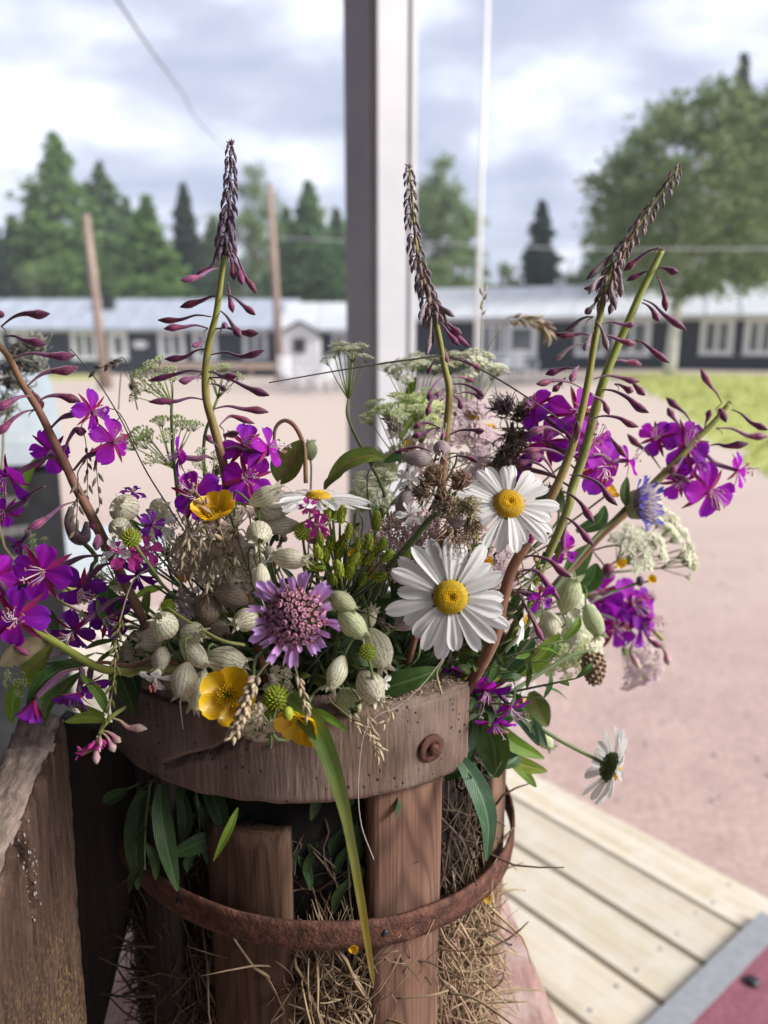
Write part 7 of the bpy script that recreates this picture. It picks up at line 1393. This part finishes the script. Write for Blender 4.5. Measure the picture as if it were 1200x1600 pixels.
grass('grey-green hanging oat grass left of the bud stalks, the right one', [(156, 792, .388), (152, 745, .388), (150, 710, .39), (160, 690, .395), (188, 650, .40)], [.0002, .0003], 'stem_dark', (0, 3, 7, .0052, .0018, 'spikelet_d', .4, -.2))
grass('dark grass ear hanging at the leaning red-brown stem', [(118, 830, .375), (121, 790, .375), (122, 750, .375), (123, 735, .378), (145, 700, .39)], [.0002, .0004], 'stem_dark', (0, 3, 9, .0048, .0018, 'spikelet_d', .5, -.2))
grass('green and tan grass ear hanging down at the left end of the rim', [(168, 1125, .35), (178, 1060, .35), (182, 1000, .355), (190, 960, .36), (210, 905, .37), (250, 880, .38)], [.0003, .0004], 'stem_tan', (0, 4, 26, .0055, .0015, 'leaf_olive', .35, -.3))
grass('brown grass ear over the umbels below the side buttercup', [(300, 760, .37), (322, 790, .366), (345, 830, .364), (352, 870, .366), (360, 930, .38)], [.0003, .0004], 'stem_tan', (0, 4, 16, .0060, .0022, 'thistle', .5, .6))
for i, (x0, y0) in enumerate([(290, 800), (300, 830), (312, 815), (330, 850), (348, 842), (283, 850), (322, 885), (365, 845)]):
    grass(where('drooping pinkish tan grass ear', x0, y0 + 40), [(x0 + rnd(-4, 4), y0 + 60, .366 + .002 * i), (x0 + 3, y0 + 30, .368), (x0 - 2, y0, .37), (x0 + 16, y0 - 16, .375), (x0 + 40, y0 + 50, .385)], [.0002, .0004], 'stem_tan', (0, 3, 9, .0052, .0016, 'spikelet', .4, -.1))
grass('brown panicle grass lying on the rim, the upper branch', [(592, 1180, .352), (580, 1140, .352), (572, 1110, .354), (545, 1070, .365), (520, 1030, .38)], [.0002, .0004], 'stem_tan', (0, 3, 15, .0050, .0012, 'spikelet', .4, -.3))
grass('brown panicle grass lying on the rim, the lower branch', [(594, 1172, .345), (570, 1145, .346), (545, 1120, .348), (515, 1095, .355)], [.0002, .0004], 'stem_tan', (0, 3, 12, .0050, .0012, 'spikelet', .5, -.3))
grass('brown panicle grass on the rim, the right branch ending in loose spikelets', [(600, 1130, .355), (612, 1112, .357), (590, 1092, .36), (560, 1070, .37)], [.0002, .0003], 'stem_tan', (0, 3, 10, .0040, .0011, 'spikelet', .6, 0))
grass('thin dark grass ear right of the lilac scabious', [(602, 978, .37), (585, 965, .372), (560, 958, .376), (530, 990, .39)], [.0002, .0004], 'stem_dark', (0, 2, 9, .0046, .0014, 'spikelet_d', .4, 0))
grass('blurred tan grass head over the right barrack', [(858, 525, .60), (848, 508, .60), (825, 500, .60), (790, 498, .60), (760, 560, .58), (740, 700, .53)], [.0003, .0005], 'stem_tan', (0, 4, 26, .0085, .0030, 'spikelet', .8, .2))
grass('thin grass right of the flagpole with a few spikelets', [(756, 455, .50), (752, 500, .50), (750, 560, .50), (742, 700, .48)], [.0002, .0004], 'stem_tan', (0, 2, 6, .0050, .0018, 'spikelet', .5, 0))
grass('short dark grass tip left of the right bare pole', [(150, 578, .46), (175, 568, .455), (196, 563, .455), (215, 640, .45)], [.0002, .0004], 'stem_dark', (0, 3, 7, .0060, .0022, 'spikelet_d', .4, .2))
grass('blurred dark grass tip over the left terrace', [(212, 608, .50), (200, 590, .50), (190, 580, .50), (185, 640, .48)], [.0002, .0004], 'stem_dark', (0, 2, 5, .0070, .0028, 'spikelet_d', .4, .2))
grass('loose dark spikelets above the dried thistle head', [(606, 655, .42), (622, 678, .42), (632, 700, .42), (640, 760, .43)], [.0002, .0003], 'stem_dark', (0, 2, 12, .0042, .0016, 'spikelet_d', .9, 0))
grass('thin wiry stalk between the middle and right spikes', [(860, 670, .43), (790, 700, .43), (720, 728, .43), (670, 745, .43)], [.0002, .0003], 'stem_dark')
grass('curled twisted pale tendril under the left petals of the large daisy', [(690, 1085, .37), (682, 1050, .37), (692, 1030, .37), (684, 1010, .372), (700, 1000, .38)], [.0006, .0008], 'stem_tan')
v, f, uv = tubev(smoothpts([P(*q) for q in [(692, 1030, .36), (660, 1070, .352), (620, 1105, .348), (590, 1118, .346), (568, 1150, .344), (560, 1230, .344), (565, 1290, .344), (584, 1343, .345)]], 8), .00016, 4); tag(obj('plant_fibre', mesh('plant_fibre', v, f, uv), M['hair']), 'fine pale plant fibre hanging from the large daisy over the rim', 'fibre')
grass('pale stalk running left to right under the round green head at the left', [(262, 950, .37), (300, 975, .366), (345, 1000, .362), (382, 1008, .37)], [.0007, .0008], 'stem_lime')
# grey blurred seed fluff at the far left
r = thing('seed_fluff', 'grey fluffy seed head blurred at the left edge over the barrack', 'flower', P(40, 570, .55)); 
for px, py, n, L in [(20, 600, 90, 26), (40, 570, 110, 30), (58, 545, 90, 24), (28, 560, 70, 26), (10, 640, 60, 26), (62, 575, 60, 20)]: tuft('fluff', P(px, py, .56), V(rnd(-.5, .5), .5, .5), n, px2m(L, .56), .0007, M['fluff'], 1.0, .8)
tube('stem', [P(20, 620, .56), P(5, 700, .56), P(40, 900, .52), MOUTH], [.0009, .001], M['stem_tan'], r, 6)
r = thing('fireweed', 'withered brown hooked fireweed bud behind the leaning stem at the left', 'flower', P(160, 880, .42), 'fireweed spikes'); tube('bud', [P(112, 792, .41), P(108, 815, .41), P(118, 838, .41), P(132, 840, .41), P(136, 815, .41)], [.0016, .0026, .0036, .0034, .0012], M['bud_grey'], r, 8); tube('stem', [P(125, 843, .41), P(150, 870, .41), P(180, 930, .41), MOUTH], [.0012, .0013], M['stem_green'], r, 6)
leaf('faint green grass leaf blurred over the barbecue lid', [(70, 705, .5), (45, 740, .5), (30, 790, .5)], 16, 'leaf_bright')

# ---- leafy stems that fill the inside of the bouquet
def leafy(px, py, d, n=8, m='leaf_dark', L=44, W_=12, lab='dark leafy sprig'):
    tip = P(px, py, d); base = MOUTH + Vector((rnd(-.04, .04), rnd(-.02, .04), -.02)); r = thing('leafy_sprig', where(lab, px, py), 'plant', base, 'leafy stems filling the bouquet'); pp = smoothpts([tip, tip.lerp(base, .5) + Vector((rnd(-.01, .01), rnd(-.01, .01), .01)), base], 6); k = len(pp)
    v, f, uv = tubev(pp, lerpl([.0005, .0009, .0012], k), 5); obj('stem', mesh('stem', v, f, uv), M['stem_green'], r)
    for i in range(n):
        p = pp[min(k - 2, int(i / n * (k - 3)))]; t = (pp[0] - pp[-1]).normalized(); s = Matrix.Rotation(i * 2.4 + rnd(-.4, .4), 3, t) @ t.orthogonal().normalized(); ln = px2m(L * rnd(.7, 1.3), d); e = p + (s * .8 + t * rnd(.2, .9)).normalized() * ln + Vector((0, 0, -ln * rnd(0, .5)))
        q = smoothpts([p, p.lerp(e, .5) + t * ln * .12, e], 3); kk = len(q); wd = [px2m(W_, d) * max(.06, math.sin(math.pi * (j / (kk - 1) * .92 + .05)) ** .8) for j in range(kk)]; v, f, uv = ribbonv(q, wd, Vector((rnd(-.5, .5), rnd(-1, .2), rnd(0, 1))), .14, 5); obj('leaf', mesh('leaf', v, f, uv), M[m], r)
random.seed(21)
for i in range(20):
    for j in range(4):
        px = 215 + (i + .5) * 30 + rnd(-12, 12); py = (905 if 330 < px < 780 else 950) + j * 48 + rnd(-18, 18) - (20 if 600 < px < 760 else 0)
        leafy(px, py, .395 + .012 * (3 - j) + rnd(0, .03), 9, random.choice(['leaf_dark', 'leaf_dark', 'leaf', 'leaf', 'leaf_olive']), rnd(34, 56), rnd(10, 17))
for px, py, m in [(420, 860, 'leaf_dark'), (470, 900, 'leaf_dark'), (610, 900, 'leaf'), (560, 930, 'leaf_dark'), (640, 930, 'leaf_dark'), (780, 950, 'leaf'), (820, 1000, 'leaf'), (860, 1030, 'leaf'), (800, 1060, 'leaf_dark'), (760, 1080, 'leaf_dark'), (780, 1120, 'leaf'), (840, 900, 'leaf'), (870, 880, 'leaf_olive'), (740, 900, 'leaf_dark'), (720, 860, 'leaf'), (350, 900, 'leaf_dark'), (180, 950, 'leaf'), (160, 990, 'leaf'), (150, 1020, 'leaf_bright'), (190, 1010, 'leaf'), (120, 960, 'leaf_bright'), (240, 900, 'leaf_bright'), (270, 920, 'leaf_olive'), (900, 1060, 'leaf'), (880, 1000, 'leaf_bright'), (400, 820, 'leaf_dark'), (590, 830, 'leaf_olive'), (560, 790, 'leaf_olive'), (610, 790, 'leaf_dark'), (690, 890, 'leaf_dark'), (230, 960, 'leaf_olive'), (850, 1090, 'leaf')]:
    leafy(px, py, rnd(.41, .45), 9, m, rnd(36, 60), rnd(9, 15), 'green leafy sprig')
for i in range(16):          # leaves hanging under the rim inside the staves, shade in their dark colour
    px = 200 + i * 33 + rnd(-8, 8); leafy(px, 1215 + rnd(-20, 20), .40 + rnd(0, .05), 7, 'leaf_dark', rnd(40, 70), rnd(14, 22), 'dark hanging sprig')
for i in range(10): leafy(735 + rnd(-10, 60), 1120 + i * 9, .46 + rnd(0, .03), 7, random.choice(['leaf', 'leaf_dark', 'leaf_blue']), rnd(40, 60), rnd(16, 24), 'broad-leaved sprig')
# many thin stalks and tiny buds between the flower heads
random.seed(5)
for i in range(46):
    px = rnd(290, 860); py = rnd(720, 900) + (60 if px > 780 else 0); d = rnd(.395, .46); c = P(px, py, d); r = thing('bud_stalk', where('tiny stalked bud', px, py), 'plant', c, 'thin bud stalks between the flowers')
    tube('stem', stem_to_mouth(c, V(rnd(-.3, .3), -1, -.2), .015, .05), [.0004, .0006], M[random.choice(['stem_green', 'stem_dark', 'stem_tan'])], r, 5, 4)
    for k in range(random.choice((1, 3, 5))):
        v, f, uv = lathev([(.05, 0), (.4, .25), (.42, .6), (.1, 1)], 7); q = c + Vector((rnd(-1, 1), rnd(-1, 1), rnd(-1, 1))) * (.003 if k else 0); obj('bud', mesh('bud', [frame(q, Vector((rnd(-.4, .4), rnd(-.4, .4), 1)), (.0026, .0026, .0050)) @ a for a in v], f, uv), M[random.choice(['lime', 'green_ball', 'calyx_brown', 'spikelet', 'pinkpetal'])], r)

# hanging leaves in the dark gap between the two front staves and left of the short stave
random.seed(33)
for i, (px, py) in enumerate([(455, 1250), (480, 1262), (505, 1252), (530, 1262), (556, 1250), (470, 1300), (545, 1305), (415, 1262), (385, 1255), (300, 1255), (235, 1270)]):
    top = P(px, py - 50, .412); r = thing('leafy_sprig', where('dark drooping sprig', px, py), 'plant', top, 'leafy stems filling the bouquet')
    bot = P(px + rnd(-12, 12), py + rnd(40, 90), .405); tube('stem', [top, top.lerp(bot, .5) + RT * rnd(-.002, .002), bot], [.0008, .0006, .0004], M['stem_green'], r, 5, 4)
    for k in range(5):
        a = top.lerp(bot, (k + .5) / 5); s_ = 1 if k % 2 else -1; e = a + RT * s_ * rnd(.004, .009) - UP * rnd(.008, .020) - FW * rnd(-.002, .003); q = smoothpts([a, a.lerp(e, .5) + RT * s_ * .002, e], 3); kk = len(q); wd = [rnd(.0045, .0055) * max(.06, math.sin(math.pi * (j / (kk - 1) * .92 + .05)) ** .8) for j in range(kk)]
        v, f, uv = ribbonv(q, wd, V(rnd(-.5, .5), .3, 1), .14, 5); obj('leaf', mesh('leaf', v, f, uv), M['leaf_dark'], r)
